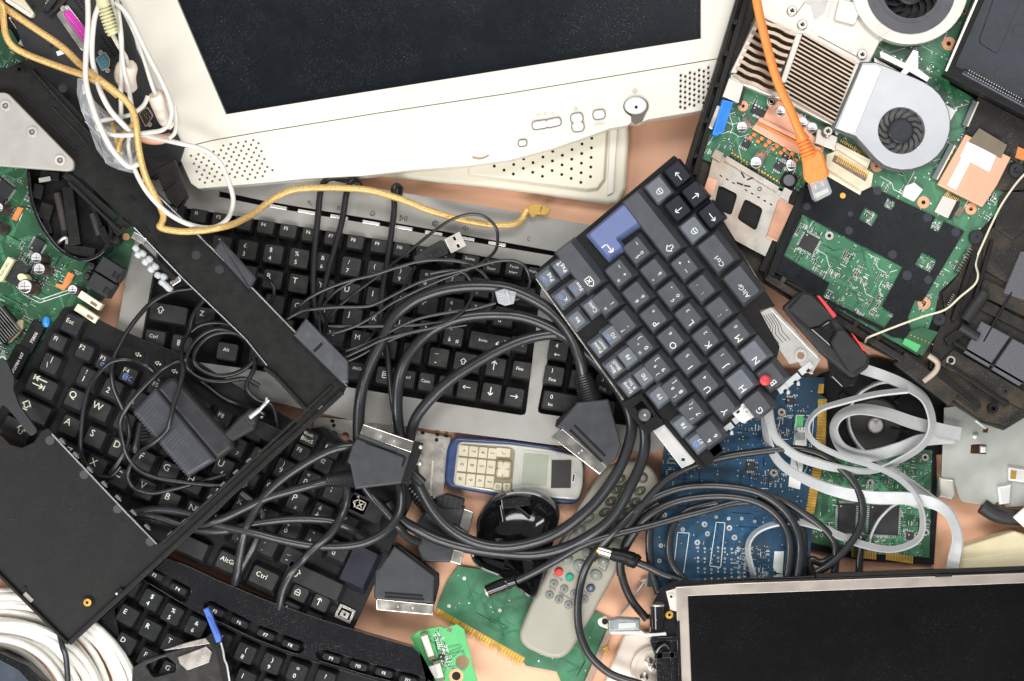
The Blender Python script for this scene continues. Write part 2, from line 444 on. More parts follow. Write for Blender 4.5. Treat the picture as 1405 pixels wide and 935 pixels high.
# ================================================================ keyboards
def legend(mb, leg, w, h, z, tw, th, ox, oy):
    """leg: list of (text or icon name, x, y, size, material slot) with x, y in -1..1 of the key top"""
    for k, (t, lx, ly, sz, ms) in enumerate(leg):
        X = ox + lx * tw / 2; Y = oy + ly * th / 2; zz = z + .12 + .02 * k
        if t in ICON: mb.icon(t, X, Y, sz, zz, ms)
        else: mb.text(t, X, Y, sz, zz, ms)

def key(parent, x, y, ang, w, h, z0, z1, ins, leg, mats, zr, P=None, Q=None):
    """one key cap: ins = (left, right, top, bottom) inset of the top face"""
    mb = MB(zr, (x, y, ang))
    l, r, t, b = ins
    tw, th = w - l - r, h - t - b; ox, oy = (l - r) / 2, (t - b) / 2
    B = rounded(rect(0, 0, w, h), 2.2, 2); T = rounded(rect(ox, oy, tw, th), 3.2, 2)
    zm = z0 + (z1 - z0) * .93
    T2 = offset(T, .9)
    rings = [[mb.p(a, c, z0) for a, c in B], [mb.p(a, c, zm) for a, c in T], [mb.p(a, c, z1) for a, c in T2]]
    mb.loops(rings, 0, False)
    legend(mb, leg, w, h, z1, tw, th, ox, oy)
    return mb.build('key', mats, parent)

# legend shorthands ---------------------------------------------------------
def L1(t, s=11, x=-.35, y=-.3, m=1): return [(t, x, y, s, m)]
def L2(a, b, s=10, x=-.3, m=1): return [(a, x, -.45, s, m), (b, x, .45, s, m)]
def LF(t, s=8, x=-.15, y=-.15, m=1): return [(t, x, y, s, m)]

# ---- 1 the wide grey multimedia keyboard ------------------------------------
zr = 26
kb = thing('computer_keyboard', 'wide grey multimedia keyboard with black keys under a tangle of black cables', 'keyboard', 480, 420, 0, 'keyboards in the scrap heap')
g = MB(zr)
case = rounded([(203, 203), (490, 254), (700, 289), (805, 308), (960, 335), (935, 500), (912, 612), (898, 621), (760, 611), (700, 603), (571, 587), (486, 578), (375, 552), (260, 535), (150, 512)], 10, 3)
well1 = rounded([(226, 281), (350, 301), (560, 335), (746, 366), (721, 571), (600, 552), (480, 532), (345, 507), (190, 487)], 6, 2)
well2 = rounded([(776, 372), (935, 398), (905, 590), (820, 579), (737, 567)], 6, 2)
groove = [(300, 262), (365, 276), (520, 302), (690, 332), (800, 352), (800, 358), (690, 339.5), (520, 309.5), (365, 283.5), (300, 270)]
g.plate(case, 2, 24, 0, holes=[well1, well2, groove])
g.build('case', grey_case, kb, bevel=1.6)
g = MB(zr); g.plate(offset(case, 6), 1, 10); g.build('key_bed', blk_dk, kb)
bx = [(381.5, 284.3), (420.5, 291), (465, 298), (509, 306), (554, 313), (595, 320.3), (639, 327.5), (682, 335)]
for x, y in bx:
    g = MB(zr, (x, y, 9.6)); g.box(0, 0, 25, 5.2, 0, 10, 25.5, 0, .96, .8); g.build('media_button', silver_foil, kb, bevel=.5)
g = MB(zr)
for nm, x, y, sz in (('FIND', 425, 279, 8), ('MAIL', 466, 286, 7), ('HOME', 511, 293, 8), ('PLAY', 554, 300, 10), ('MUTE', 597, 307, 8), ('VOL', 639, 313.5, 8), ('MOON', 726, 328, 7)):
    g = MB(zr); g.icon(nm, x, y, sz, 24.15, 0, 9.6); g.build('media_icon_print', ink_dk, kb)
KM = [key_g, ink]
def gk(x, y, leg, w=31.5, h=32, z1=36): key(kb, x, y, 9.9, w + .6, h + .6, 8, z1, (2.6, 2.6, 1.8, 5), [(t, a, b, s_ * .84, m_) for t, a, b, s_, m_ in leg], KM, zr)
for i, t in enumerate('F1 F2 F3 F4 F5 F6 F7 F8 F9 F10 F11 F12'.split()):
    gk(273 + 30.7 * i + (2 if i > 7 else 0), 298.5 + 5.2 * i, LF(t, 7.6, -.25, -.35), 28, 24, 34)
gk(243, 292, LF('Esc', 7, -.2, -.3), 28, 24, 34)
gk(645, 361.5, [('Stamp', -.05, -.5, 6.3, 1), ('R Sist', -.05, .35, 5.6, 1)], 29, 24, 34)
gk(675, 367, [('Bloc', -.2, -.45, 6.3, 1), ('Scorr', 0, .4, 6.3, 1)], 29, 24, 34)
gk(705, 372, [('Pausa', 0, -.45, 6.3, 1), ('Interr', 0, .4, 6, 1)], 29, 24, 34)
gk(731, 377, [('Wake', 0, -.3, 6, 1)], 19, 22, 34)
for i, (a, b) in enumerate((('"', '2'), ('£', '3'), ('$', '4'), ('%', '5'), ('&', '6'), ('/', '7'), ('(', '8'), (')', '9'), ('=', '0'), ('?', "'"), ('^', 'ì'))):
    gk(305 + 35.4 * i, 339.5 + 5.7 * i, L2(a, b, 10, -.25))
gk(689, 401, [('BKSP', 0, 0, 10, 1)], 31, 29)
gk(722, 407, [('Pag', -.2, -.3, 6, 1), ('UP', .5, -.3, 6, 1)], 27, 27)
for i, t in enumerate('W E R T Y U I O P'.split()): gk(304 + 35.4 * i, 373.5 + 6 * i, L1(t, 13))
gk(623, 424, [('é', -.3, -.5, 9, 1), ('è', -.3, .35, 11, 1), ('[', .5, .4, 8, 1)]); gk(656, 429.5, [('*', -.3, -.5, 9, 1), ('+', -.3, .4, 9, 1), (']', .5, .4, 8, 1)]); gk(691, 436, [('§', -.3, -.5, 9, 1), ('ù', -.3, .4, 12, 1)])
for i, t in enumerate('D F G H J K L'.split()): gk(342 + 35.4 * i, 414 + 5.8 * i, L1(t, 12))
gk(588, 455, [('ç', -.3, -.5, 9, 1), ('ò', -.3, .35, 11, 1)]); gk(622, 463, [('°', -.3, -.55, 9, 1), ('à', -.3, .35, 11, 1), ('#', .5, .45, 9, 1)])
gk(673, 471.5, [('Invio', -.35, -.1, 7.5, 1), ('ENTER', .45, -.05, 12, 1)], 63, 30)
gk(233, 432, [('SHIFT', -.45, -.25, 11, 1)], 56, 31)
for i, t in enumerate('Z X C V B N M'.split()): gk(283 + 35.4 * i, 436.5 + 5.4 * i, L1(t, 12))
gk(531, 480, [(';', -.3, -.45, 9, 1), (',', -.3, .4, 10, 1)]); gk(566, 486, [(':', -.3, -.45, 9, 1), ('.', -.3, .4, 10, 1)]); gk(602, 492, [('_', -.2, -.65, 11, 1), ('-', -.2, .5, 12, 1)])
gk(641, 499, [('SHIFT', -.3, -.05, 10, 1)], 41, 31); gk(680, 505, [('UP', -.2, -.15, 14, 1)]); gk(715, 509, [('Fine', -.15, -.1, 7.5, 1)], 29, 29)
gk(712, 474, [('Pag', -.3, -.1, 6, 1), ('DOWN', .4, -.1, 8, 1)], 28, 27)
gk(214, 467, [('Ctrl', -.15, -.3, 8, 1)], 33, 30); gk(251, 474, [('WIN', -.2, -.1, 10, 1)], 33, 30); gk(313, 484, [('Alt', -.1, -.2, 8, 1)], 33, 30)
gk(400, 497, [], 120, 30); gk(492, 511, L1('AltGr', 7, -.1, -.3), 33, 30)
gk(529, 517, [('MENU', -.05, -.1, 11, 1)], 30, 30); gk(559, 521.5, [('Ctrl', -.1, -.2, 7.5, 1)], 26, 30); gk(585, 525.5, [('Canc', -.05, -.1, 7.2, 1)], 26, 30); gk(612, 530, [('0', -.25, -.25, 9, 1)], 26, 30)
gk(641, 535, [('LEFT', -.1, -.15, 10, 1)], 32, 31); gk(674, 540, [('DOWN', -.1, -.1, 13, 1)], 31, 31); gk(705, 546, [('RIGHT', 0, -.05, 10, 1)], 30, 31)
for x, y, a, b, w in ((795, 388, '7', 'Home', 31), (830, 394, '8', '', 31), (766, 483, '4', 'LEFT', 31), (760, 517, '1', 'Fine', 31), (795, 523, '2', 'DOWN', 31), (829, 529, '3', 'Pag', 31), (801, 489, '5', '', 31), (771, 450, '7', '', 31), (806, 455, '8', '', 31)):
    gk(x, y, [(a, -.25, -.5, 10, 1)] + ([(b, -.1, .45, 7.5, 1)] if b else []), w)
gk(776, 554, [('0', -.65, -.4, 10, 1), ('Ins', -.65, .5, 7.5, 1)], 67, 30); gk(829, 563, [('.', -.2, -.5, 10, 1), ('Canc', 0, .4, 7, 1)])

# ---- 2 the laptop keyboard turned upside down -------------------------------
ZO = -26
zr = 140
lk = thing('laptop_keyboard', 'slate laptop keyboard lying upside down with a blue enter key, broken at its lower end', 'keyboard', 920, 430, 118, 'keyboards in the scrap heap')
g = MB(zr)
base = [(926, 212), (938, 221), (992, 300), (1048, 394), (1066, 420), (1044, 426), (1058, 452), (1072, 476), (1066, 500), (1080, 520), (1062, 556), (1046, 562), (1036, 556), (1016, 566), (1022, 574), (1000, 598), (990, 608), (994, 622), (967, 646), (958, 638), (925, 598), (900, 564), (884, 541), (860, 553), (735, 379), (739, 368)]
g.plate(base, 118, 126, 0)
g.build('base_tray', blk_dk, lk, bevel=1)
g = MB(zr)
for a, b in (((737, 381), (858, 549)), ((1062, 424), (1126, 490))):
    h_ = MB(zr); h_.bar((a[0], a[1], 121), (b[0], b[1], 121), 5, 7); h_.build('metal_edge', nickel, lk, bevel=.5)
g.bar((991, 305, 121), (1049, 397, 121), 5, 7)
for x, y in ((998, 321), (1021, 357), (1034, 378)): g.cyl(x, y, 2.2, 120, 125, 1, n=8)
g.build('metal_edge', [nickel, blk_dk], lk, bevel=.5)
g = MB(zr)
g.plate([(1040, 432), (1060, 421), (1094, 452), (1108, 470), (1129, 493), (1117, 513), (1108, 512), (1098, 497), (1086, 500), (1070, 477), (1055, 460)], 121, 124, 0, holes=[circ(1101, 488, 5, 12)])
g.ring(1101, 488, 5, 9, 124, 127, 0)
for k in range(5):
    g.stroke([(1050 + k * 3.2, 433 - k * .8), (1060 + k * 3.2, 449 - k * .8), (1056 + k * 5, 461 - k * 1.5), (1066 + k * 5, 474 - k * 2)], .9, 124.1 + .02 * k, 1)
g.build('backing_plate', [flex_m, blk_mat], lk, bevel=.5)
g = MB(zr)
for x, y, w in ((1108, 506, 20), (1090, 522, 22), (1076, 534, 14), (1030, 562, 24), (1016, 574, 20), (998, 590, 22)):
    g.box(x, y, w, 9, -38, 120, 128, 0); g.box(x + 3, y + 3, 5, 4, -38, 128, 128.6, 1); g.box(x + 8, y + 5, 4, 6, -10, 118, 124, 0)
g.build('broken_hinge_clip', [frost, blk_dk], lk, bevel=.6)
g = MB(zr)
g.plate([(853, 553), (881, 540), (900, 566), (913, 583), (897, 592), (888, 598), (870, 574)], 112, 132, 0, holes=[rect(883, 566, 17, 27, -37)])
g.build('corner_bracket', blk_dk, lk, bevel=1)
g = MB(zr); g.lathe(885, 570, [(9.5, 112), (9.5, 131), (8, 134.5), (2, 135.5), (.5, 135.5)], 0, 20); g.cyl(885, 570, 1.8, 135, 136, 1, n=8); g.build('volume_wheel', [M('grey_wheel', (.10, .10, .105), .25, .3), solder], lk)
g = MB(zr); g.plate(rounded([(1005, 567), (1028, 548), (1047, 562), (1042, 570), (1020, 582)], 3, 2), 124, 129, 0); g.ring(1026, 565, 2, 5.5, 129, 131, 0, 14); g.box(1014, 566, 5, 3, -38, 129, 129.6, 1); g.box(1036, 558, 5, 3, -38, 129, 129.6, 1); g.build('key_seat', [M('white_seat_plastic', (.62, .62, .60), .4), blk_dk], lk, bevel=.6)
g = MB(zr); g.plate([(897, 592), (901, 586), (912, 582), (956, 634), (953, 637), (937, 644)], 118, 123, 0, holes=[circ(939, 632, 2.6, 10)]); g.build('mounting_tab', steel_w, lk, bevel=.5)
g = MB(zr); g.bar((912, 578, 122), (966, 643, 122), 6, 12); g.box(984, 618, 18, 14, -37, 110, 126); g.build('rail', blk_dk, lk, bevel=.8)
A2 = 231.9
cx2, sx2 = cos(radians(A2)), sin(radians(A2))
def kp(a, b, p=38.4): return (901 + p * (a * cx2 - b * sx2), 434 + p * (a * sx2 + b * cx2))
K2 = [key_b, ink, ink_bl]; K2s = [key_bs, ink, ink_bl]
def k2(a, b, leg, w=1, mats=K2, h=36.8, z1=140, ins=(5, 1.6, 1.2, 9.5)):
    x, y = kp(a, b); key(lk, x, y, A2, w * 38.4 - 1.8, h, 126, z1, ins, leg, mats, zr)
def lt(t, n=None, s=13):
    q = [(t, -.55, -.25, s, 1)]
    if n: q.append((n, .45, .3, 7.5, 1))
    return q
for a, b, q in ((-3.5, -1, [('/', -.5, -.5, 8, 1), ('7', -.5, .35, 9, 1), ('7', .3, .1, 7, 1), ('{', .6, .4, 7, 1)]), (-2.5, -1, [('(', -.5, -.5, 8, 1), ('8', -.5, .35, 9, 1), ('8', .2, -.1, 7, 1), ('[', .6, .4, 8, 1)]), (-1.5, -1, [(')', -.5, -.5, 8, 1), ('9', -.5, .35, 9, 1), ('9', .2, -.1, 7, 1), (']', .6, .4, 8, 1)]),
                (-.5, -1, [('=', -.5, -.5, 9, 1), ('0', -.5, .35, 9, 1), ('*', .2, 0, 7, 1), ('}', .6, .4, 8, 1)]), (.5, -1, [('?', -.5, -.5, 9, 1), ("'", -.5, .4, 9, 1)]), (1.5, -1, [('^', -.5, -.4, 9, 1), ('ì', -.5, .4, 9, 1)])):
    k2(a, b, q)
k2(-4.5, -1, [('&', -.5, -.5, 8, 1), ('6', -.5, .35, 9, 1)])
k2(3.05, -1, [('BKSP', -.72, -.05, 11, 1)], 2.05)
for i, (t, n) in enumerate((('P', 'x'), ('O', '6'), ('I', '5'), ('U', '4'))): k2(-i, 0, lt(t, n))
k2(-4, 0, lt('Y')); k2(1, 0, [('é', -.45, -.4, 9, 1), ('è', -.45, .4, 9, 1)]); k2(2, 0, [('*', -.5, -.4, 10, 1), ('+', -.4, .4, 9, 1), ('~', .5, .4, 9, 1)])
for i, (t, n) in enumerate((('L', '3'), ('K', '2'), ('J', '1'))): k2(-.75 - i, 1, lt(t, n))
k2(-3.75, 1, lt('H'), 1, K2s); k2(-4.75, 1, lt('G'), 1, K2)
k2(.25, 1, [('ç', -.5, -.4, 9, 1), ('ò', -.45, .4, 9, 1), ('-', .5, .4, 9, 1)]); k2(1.25, 1, [('°', -.5, -.4, 9, 1), ('à', -.4, .35, 9, 1)]); k2(2.25, 1, [('§', -.5, -.4, 8, 1), ('ù', -.45, .2, 9, 1), ('~', .5, .4, 9, 1)])
k2(-1.25, 2, [(';', -.4, -.4, 9, 1), (',', -.4, .4, 9, 1)]); k2(-2.25, 2, lt('M', '0')); k2(-3.25, 2, lt('N'), 1, K2s); k2(-4.25, 2, lt('B'))
k2(-.25, 2, [(':', -.4, -.4, 9, 1), ('.', .5, -.4, 9, 1)]); k2(.75, 2, [('_', -.4, -.6, 12, 1), ('-', .1, .5, 12, 1), ('+', .5, -.2, 9, 1)])
k2(2.62, 2, [('SHIFT', -.82, -.1, 11, 1)], 2.75)
k2(-1.03, 3.2, [('AltGr', -.35, -.25, 9.5, 1)], 1.4, K2, 40); k2(.42, 3.17, [('Ctrl', -.5, -.25, 9.5, 1)], 1.42, K2, 40)
K2a = [key_dkbl, ink, ink_bl]
for a, b, t, mt in ((1.62, 3.0, 'PAGE', K2s), (2.56, 3.03, 'UP', K2a), (3.5, 2.9, 'PAGE', K2s), (1.62, 3.82, 'LEFT', K2a), (2.58, 3.82, 'DOWN', K2a), (3.52, 3.78, 'RIGHT', K2a)):
    k2(a, b, [(t, -.2, -.1, 10.5, 1)], .92, mt, 31, 140, (3, 2, 1.4, 5))
# blue angled enter key
g = MB(zr)
P = [(804, 322), (859.5, 275), (885, 308), (853, 330), (862, 341), (837, 361)]
P = rounded(P, 2.5, 2)
T = rounded([(808, 322), (857, 281), (876, 306), (845, 327), (854, 339), (834, 352)], 3, 2)
T2 = offset(T, 1)
g.loops([[g.p(x, y, 126) for x, y in P], [g.p(x, y, 139) for x, y in T], [g.p(x, y, 140.3) for x, y in T2]], 0)
g.icon('ENTER', 835, 342, 12, 140.5, 1, A2, .13)
g.build('enter_key', [key_bl, ink], lk)
fs = (4, 4, 2, 5)
for x, y, q in ((841, 459, [('F12', -.1, .1, 7.5, 1), ('BAT', .1, -.55, 8, 2)]), (863, 489, LF('F11', 8.5, 0, 0)), (885, 516, LF('F10', 8.5, 0, 0)), (906, 543, LF('F9', 8.5, 0, 0)), (939, 583, LF('F8', 8.5, 0, 0)), (960, 606, [('F7', 0, .3, 8, 1), ('MENU', 0, -.4, 9, 2)])):
    key(lk, x, y, A2, 30, 27, 126, 138, fs, q, K2s, zr)
for x, y, q in ((865, 529, [('Stamp', 0, -.4, 7, 1), ('R Sist', 0, .4, 6, 1)]), (844, 503, [('Bloc', 0, -.4, 7, 1), ('BlocS', 0, .4, 6.5, 1)]), (824, 474, [('Pausa', 0, -.4, 7, 1), ('Interr', 0, .4, 6, 1)]), (793, 438, LF('Ins', 8, 0, 0)), (814, 421, LF('Canc', 8, 0, 0)), (774, 408, [('K', -.3, .2, 8, 1), ('BAT', .3, -.2, 7, 2)]), (793, 394, [('Fine', 0, .4, 8, 1), ('SUN', 0, -.4, 7, 2)]), (752, 381, [('Pag', -.1, .4, 8, 1), ('VOL', .1, -.4, 8, 2)]), (772, 366, [('Pag', -.2, .1, 8, 1), ('UP', .65, 0, 7, 1)])):
    key(lk, x, y, A2, 28, 25, 126, 138, fs, q, K2s, zr)
g = MB(zr); g.lathe(1049, 522, [(5, 126), (5.4, 138), (7.4, 143), (7.2, 146), (4.5, 148), (.5, 148.4)], 0, 16); g.build('pointing_stick', red_p, lk)

ZO = 0
# ---- 3 the black laptop keyboard on the left --------------------------------
zr = 60; ZO = -8
k3 = thing('laptop_keyboard', 'black laptop keyboard with cream lettering, seen through the opening of the broken black shell', 'keyboard', 270, 640, 46, 'keyboards in the scrap heap')
A3 = 24.9
c3, s3 = cos(radians(A3)), sin(radians(A3))
def q3(a, b): return (104 + c3 * a - s3 * b, 551 + s3 * a + c3 * b)
g = MB(zr)
bp = [q3(-112, -100), q3(-106, -112), q3(388, -106), q3(468, -34), q3(482, -30), q3(486, 150), q3(478, 168), q3(-80, 160), q3(-120, 70)]
bp = [(86, 421), (96, 421), (160, 452), (262, 492), (420, 590), (444, 586), (560, 668), (565, 690), (484, 866), (470, 868), (430, 852), (384, 829), (330, 803), (303, 788), (262, 770), (226, 752), (-20, 640), (-20, 590)]
g.plate(rounded(bp, 6, 2), 46, 53, 0)
g.build('base_tray', blk_dk, k3, bevel=1)
K3 = [key_l, ink_y, ink_bl]
P3 = 37.2
def kk(x, y, leg, w=1, h=34, mats=K3, ins=(4, 5.5, 1.4, 8.5), z1=67): key(k3, x, y, A3, w * P3 - 1.4, h + 1.2, 53, z1, ins, leg, mats, zr)
def at3(a, b, o=(104, 551)): return (o[0] + P3 * a * c3 - b * s3, o[1] + P3 * a * s3 + b * c3)
fsm = (3.5, 3.5, 2, 5)
kk(100, 447, LF('Esc', 8.5, -.3, -.25), .9, 31, K3, fsm)
kk(80, 471, LF('F1', 8.5, -.35, -.35), .82, 27, K3, fsm); kk(117, 484, LF('F2', 8.5, -.4, -.4), .84, 27, K3, fsm)
kk(145, 499, [('F3', -.4, -.4, 8.5, 1), ('BAT', .0, .35, 8, 2)], .84, 27, K3, fsm); kk(177, 516, [('F4', -.4, -.45, 8.5, 1), ('MENU', -.25, .35, 8, 2), ('MOON', .4, .35, 7, 2)], .84, 27, K3, fsm)
for x, y, t in ((216, 534, 'F5'), (246, 548, 'F6'), (276, 562, 'F7'), (306, 576, 'F8'), (350, 594, 'F9'), (381, 608, 'F10'), (413, 623, 'F11'), (444, 638, 'F12')):
    kk(x, y, LF(t, 8.5, -.3, -.35), .84, 27, K3, fsm)
kk(424, 603, [('Bloch', -.2, -.55, 6, 1), ('BlocS', -.1, .25, 8, 1)], .84, 25, K3, fsm); kk(455, 620, [('Stamp', -.1, -.3, 7, 1)], .82, 25, K3, fsm); kk(486, 634, [('Ins', -.1, -.3, 7, 1)], .82, 25, K3, fsm); kk(517, 651, [('Canc', -.1, -.3, 7, 1)], .82, 25, K3, fsm)
kk(70, 503, [('|', .0, -.55, 10, 1), ('\\', -.25, .2, 10, 1)], .95); 
for i, (a, b) in enumerate((('!', '1'), ('"', '2'), ('£', '3'), ('$', '4'), ('%', '5'), ('&', '6'), ('/', '7'), ('(', '8'), (')', '9'), ('=', '0'), ('?', "'"), ('^', 'ì'))):
    x, y = at3(i + .08, -33.5); 
    kk(x, y, [(a, -.3, -.55, 9, 1), (b, -.3, .25, 11, 1)] + ([(b, .5, .6, 7, 1)] if b in '789' else []))
x, y = at3(11.3, -33.5); kk(497, 700, [('BKSP', -.2, -.2, 13, 1)], 1.9)
kk(58, 534, [('TAB', -.25, -.3, 15, 1)], 1.4)
for i, t in enumerate('QWERTYUIOP'):
    x, y = at3(i, 0); n = {'U': '4', 'I': '5', 'O': '6', 'P': 'x'}.get(t); kk(x, y, [(t, -.35, -.35, 13.5, 1)] + ([(n, .1, .55, 8, 1)] if n else []))
for i, (a, b) in enumerate((('é', 'è'), ('*', '+'))):
    x, y = at3(10 + i, 0); kk(x, y, [(a, -.35, -.5, 9, 1), (b, -.35, .3, 11, 1)])
kk(44, 566, [('CAPS', -.35, -.3, 13, 1)], 1.65)
for i, t in enumerate('ASDFGHJKL'):
    x, y = at3(i + .25, 36.5); n = {'J': '1', 'K': '2', 'L': '3'}.get(t); kk(x, y, [(t, -.35, -.35, 13.5, 1)] + ([(n, .3, .5, 8, 1)] if n else []))
for i, (a, b) in enumerate((('ç', 'ò'), ('°', 'à'), ('§', 'ù'))):
    x, y = at3(9.2 + i * .97, 37); kk(x, y, [(a, -.35, -.5, 9, 1), (b, -.35, .3, 11, 1)])
kk(492, 780, [], 1.25, 62, [key_dkbl, ink_y, ink_bl])
kk(24, 592, [('SHIFT', .3, -.2, 13, 1)], 1.35)
for i, t in enumerate('ZXCVBNM'):
    x, y = at3(i + .72, 72); kk(x, y, [(t, -.3, -.35, 13.5, 1)])
for i, (a, b) in enumerate(((';', ','), (':', '.'), ('_', '-'))):
    x, y = at3(7.7 + i * .98, 72); kk(x, y, [(a, -.3, -.5, 11, 1), (b, -.3, .35, 11, 1)])
kk(430, 800, [('SHIFT', -.65, -.1, 12, 1)], 2.45)
kk(316, 776, LF('AltGr', 9, -.2, -.2), 1.3, 33); kk(362, 796, LF('Ctrl', 9.5, -.2, -.2), 1.3, 33); kk(230, 738, [], 3.4, 33)
for x, y, t in ((411, 815, 'PAGE'), (440, 828, 'UP'), (398, 838, 'LEFT'), (428, 852, 'DOWN')): kk(x, y, [(t, -.25, -.1, 10, 1)], .84, 26, K3, fsm)
# two places where the key cap is missing: the scissor sits bare
for x, y in ((473, 843), (460, 866)):
    g = MB(zr, (x, y, A3))
    g.plate(rect(0, 0, 24, 20), 53, 56, 0, holes=[rect(0, 0, 17, 13)]); g.box(0, 1, 12, 9, 0, 54, 58, 0); g.cyl(0, 1, 2, 58, 59, 1, n=8)
    g.build('scissor_mechanism', [nickel, blk_dk], k3, bevel=.4)
g = MB(zr)
for x, y, a in ((189, 487, 25), (216, 499, 25), (239, 510, 25)):
    g.ring(x, y, 5, 8.5, 53, 55); g.icon('VOL', x, y, 8, 55.5, 1, 25)
g.build('volume_button', [blk_dk, ink_y], k3, bevel=.4)

# ---- 4 the glossy black keyboard at the bottom ------------------------------
zr = 84; ZO = -18
k4 = thing('computer_keyboard', 'glossy black keyboard with small pill-shaped function keys at the bottom edge', 'keyboard', 360, 900, 66, 'keyboards in the scrap heap')
g = MB(zr)
case = [(222, 763), (262, 779), (300, 797), (370, 826), (440, 850), (510, 872), (566, 888), (575, 896), (592, 950), (170, 950), (140, 890), (128, 850), (184, 777)]
wl = [(186, 800), (196, 797), (254, 832), (300, 857), (349, 880), (392, 897), (433, 909), (500, 930), (560, 946), (204, 946), (166, 884), (157, 836)]
g1 = rounded([(190, 775), (206, 778), (262, 807), (263, 815), (255, 827), (248, 827), (196, 795)], 3, 2)
g2 = rounded([(279, 829), (287, 823), (350, 856), (419, 882), (418, 893), (409, 898), (392, 893), (349, 876), (300, 853), (281, 840)], 3, 2)
g3 = rounded([(432, 897), (440, 890), (510, 911), (570, 926), (600, 938), (585, 947), (505, 927), (436, 906)], 3, 2)
g.plate(case, 66, 84, 0, holes=[wl, g1, g2, g3]); g.build('case', blk_gl, k4, bevel=1.8)
g = MB(zr); g.plate(offset(case, 4), 64, 72, 0); g.build('key_bed', blk_dk, k4)
K4 = [key_gls, ink]
def k44(x, y, a, leg, w=31, h=30.5, z1=92, ins=(1.8, 2.2, 1.2, 4)): key(k4, x, y, a, w, h, 72, z1, ins, [(t, p, q, r_ * .86, m_) for t, p, q, r_, m_ in leg], K4, zr)
for x, y, a, t in ((213, 789, 27, 'F3'), (245, 808, 27, 'F4'), (296, 838.5, 26, 'F5'), (329, 854, 25, 'F6'), (365, 871, 23, 'F7'), (399, 885, 21, 'F8'), (455, 903, 17, 'F9'), (492, 913.5, 16, 'F10'), (527, 923, 15, 'F11'), (560, 933, 15, 'F12')):
    k44(x, y, a, [(t, 0, 0, 7.5, 1)], 30, 14.5, 88, (2.5, 2.5, 2.5, 2.5))
for x, y, a, u, d in ((178, 804, 29, '£', '3'), (208, 824, 28, '$', '4'), (237, 843.5, 27, '%', '5'), (269, 861, 26, '&', '6'), (303, 880, 25, '/', '7'), (337, 897, 24, '(', '8'), (373, 911, 22, ')', '9'), (408, 923, 20, '=', '0'), (446, 934, 18, '?', "'")):
    k44(x, y, a, [(u, 0, -.45, 10, 1), (d, -.1, .4, 10, 1)])
for x, y, a, t in ((176, 845, 29, 'E'), (207, 865, 28, 'R'), (237, 885, 27, 'T'), (270, 903, 26, 'Y'), (303, 920, 25, 'U'), (337, 933, 24, 'I'), (372, 946, 22, 'O'), (173, 884, 29, 'D'), (204, 904, 28, 'F'), (234, 922, 27, 'G')):
    k44(x, y, a, [(t, -.35, -.3, 11.5, 1)])
ZO = 0
# ================================================================ tube monitor
zr = 90; ZO = -28
mo = thing('crt_monitor', 'ivory tube monitor lying face up with a dark screen and a wavy lower edge', 'monitor', 600, 80, 0)
bez = [(120, -60), (149, 0), (206, 123), (251, 228), (262, 252), (272, 259), (340, 253), (420, 245), (500, 241), (570, 233), (640, 228), (699, 220), (758, 204), (808, 187), (838, 176), (862, 172), (866, 168), (880, 168), (890, 164), (951, 154), (1010, 142), (1060, -60)]
groove = [(241, 205), (262, 200), (290, 193), (349, 182.5), (520, 155), (699, 128), (880, 98), (989, 80), (1030, 72)]
up = [(120, -60), (149, 0), (206, 123), (241, 203.5)] + [(x, y - .55) for x, y in groove[1:]] + [(1060, -60)]
lo = [(243, 207.5)] + [(x, y + 1.0) for x, y in groove[1:]] + [(1018, 140)] + bez[2:-2][::-1][:-2]
lo = [(242, 206.5)] + [(x, y + .55) for x, y in groove[1:]] + [(1012, 142)] + [p for p in bez[::-1] if 140 < p[1] and p[0] < 1000]
scr = [(225, -40), (243, 0), (310, 157), (500, 126.5), (700, 94.5), (962, 53), (962, -40)]
g = MB(zr); g.plate(up, 46, 90, 0, holes=[scr]); g.build('bezel', beige, mo, bevel=.9, seg=3)
g = MB(zr)
# control panel: its lower edge swells and rolls away, as the moulding does
inner = offset(lo, 3)
g.plate(lo, 46, 89.6, 0)
g.build('control_panel', beige, mo, bevel=.9, seg=3)
g = MB(zr); S2_ = offset(scr, -6)
g.plate(S2_, 60, 77, 0); g.build('screen', screen_m, mo)
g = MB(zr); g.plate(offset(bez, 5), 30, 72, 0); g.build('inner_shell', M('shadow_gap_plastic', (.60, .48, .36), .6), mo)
def grille(rows, r, z, m=blk_dk):
    g = MB(zr)
    for x, y in rows: g.cyl(x, y, r, z - 3, z + .15, 0, n=8)
    g.build('speaker_grille', m, mo)
pts = []
gp = [(257, 213), (300, 201), (345, 190.5), (358, 197), (376, 238), (350, 245), (285, 253), (272, 251)]
for i in range(-3, 16):
    for j in range(-8, 12):
        x = 262 + i * 10.3 + j * 2.0 + (5.1 if j % 2 else 0); y = 214 - i * 1.9 + j * 5.4 - (.9 if j % 2 else 0)
        if inpoly(x, y, gp): pts.append((x, y))
grille(pts, 1.7, 89.7, M('grille_hole', (.10, .085, .07), .8))
pts = []
for i in range(7):
    for j in range(8):
        x = 934 + i * 6.3 - j * .1; y = 104 - i * 1.8 + j * 7.2 + (3.2 if i % 2 else 0)
        if y > 150 - (x - 934) * .15: continue
        pts.append((x, y))
grille(pts, 1.7, 91.6, blk_dk)
btn_m = M('pale_button_plastic', (.66, .66, .65), .3, coat=.3, var=.04)
gap_m = M('button_gap', (.12, .10, .08), .7)
def button(shape_list, z=91.6):
    g = MB(zr)
    for P in shape_list:
        g.plate(offset(P, -1.1), z - 3, z + .15, 1)
        g.plate(P, z - 2, z + 2.2, 0, ch=1.6)
    g.build('control_button', [btn_m, gap_m], mo)
def pill(x, y, a, w, h): return rounded(rect(x, y, w, h, a), min(w, h) * .5, 4)
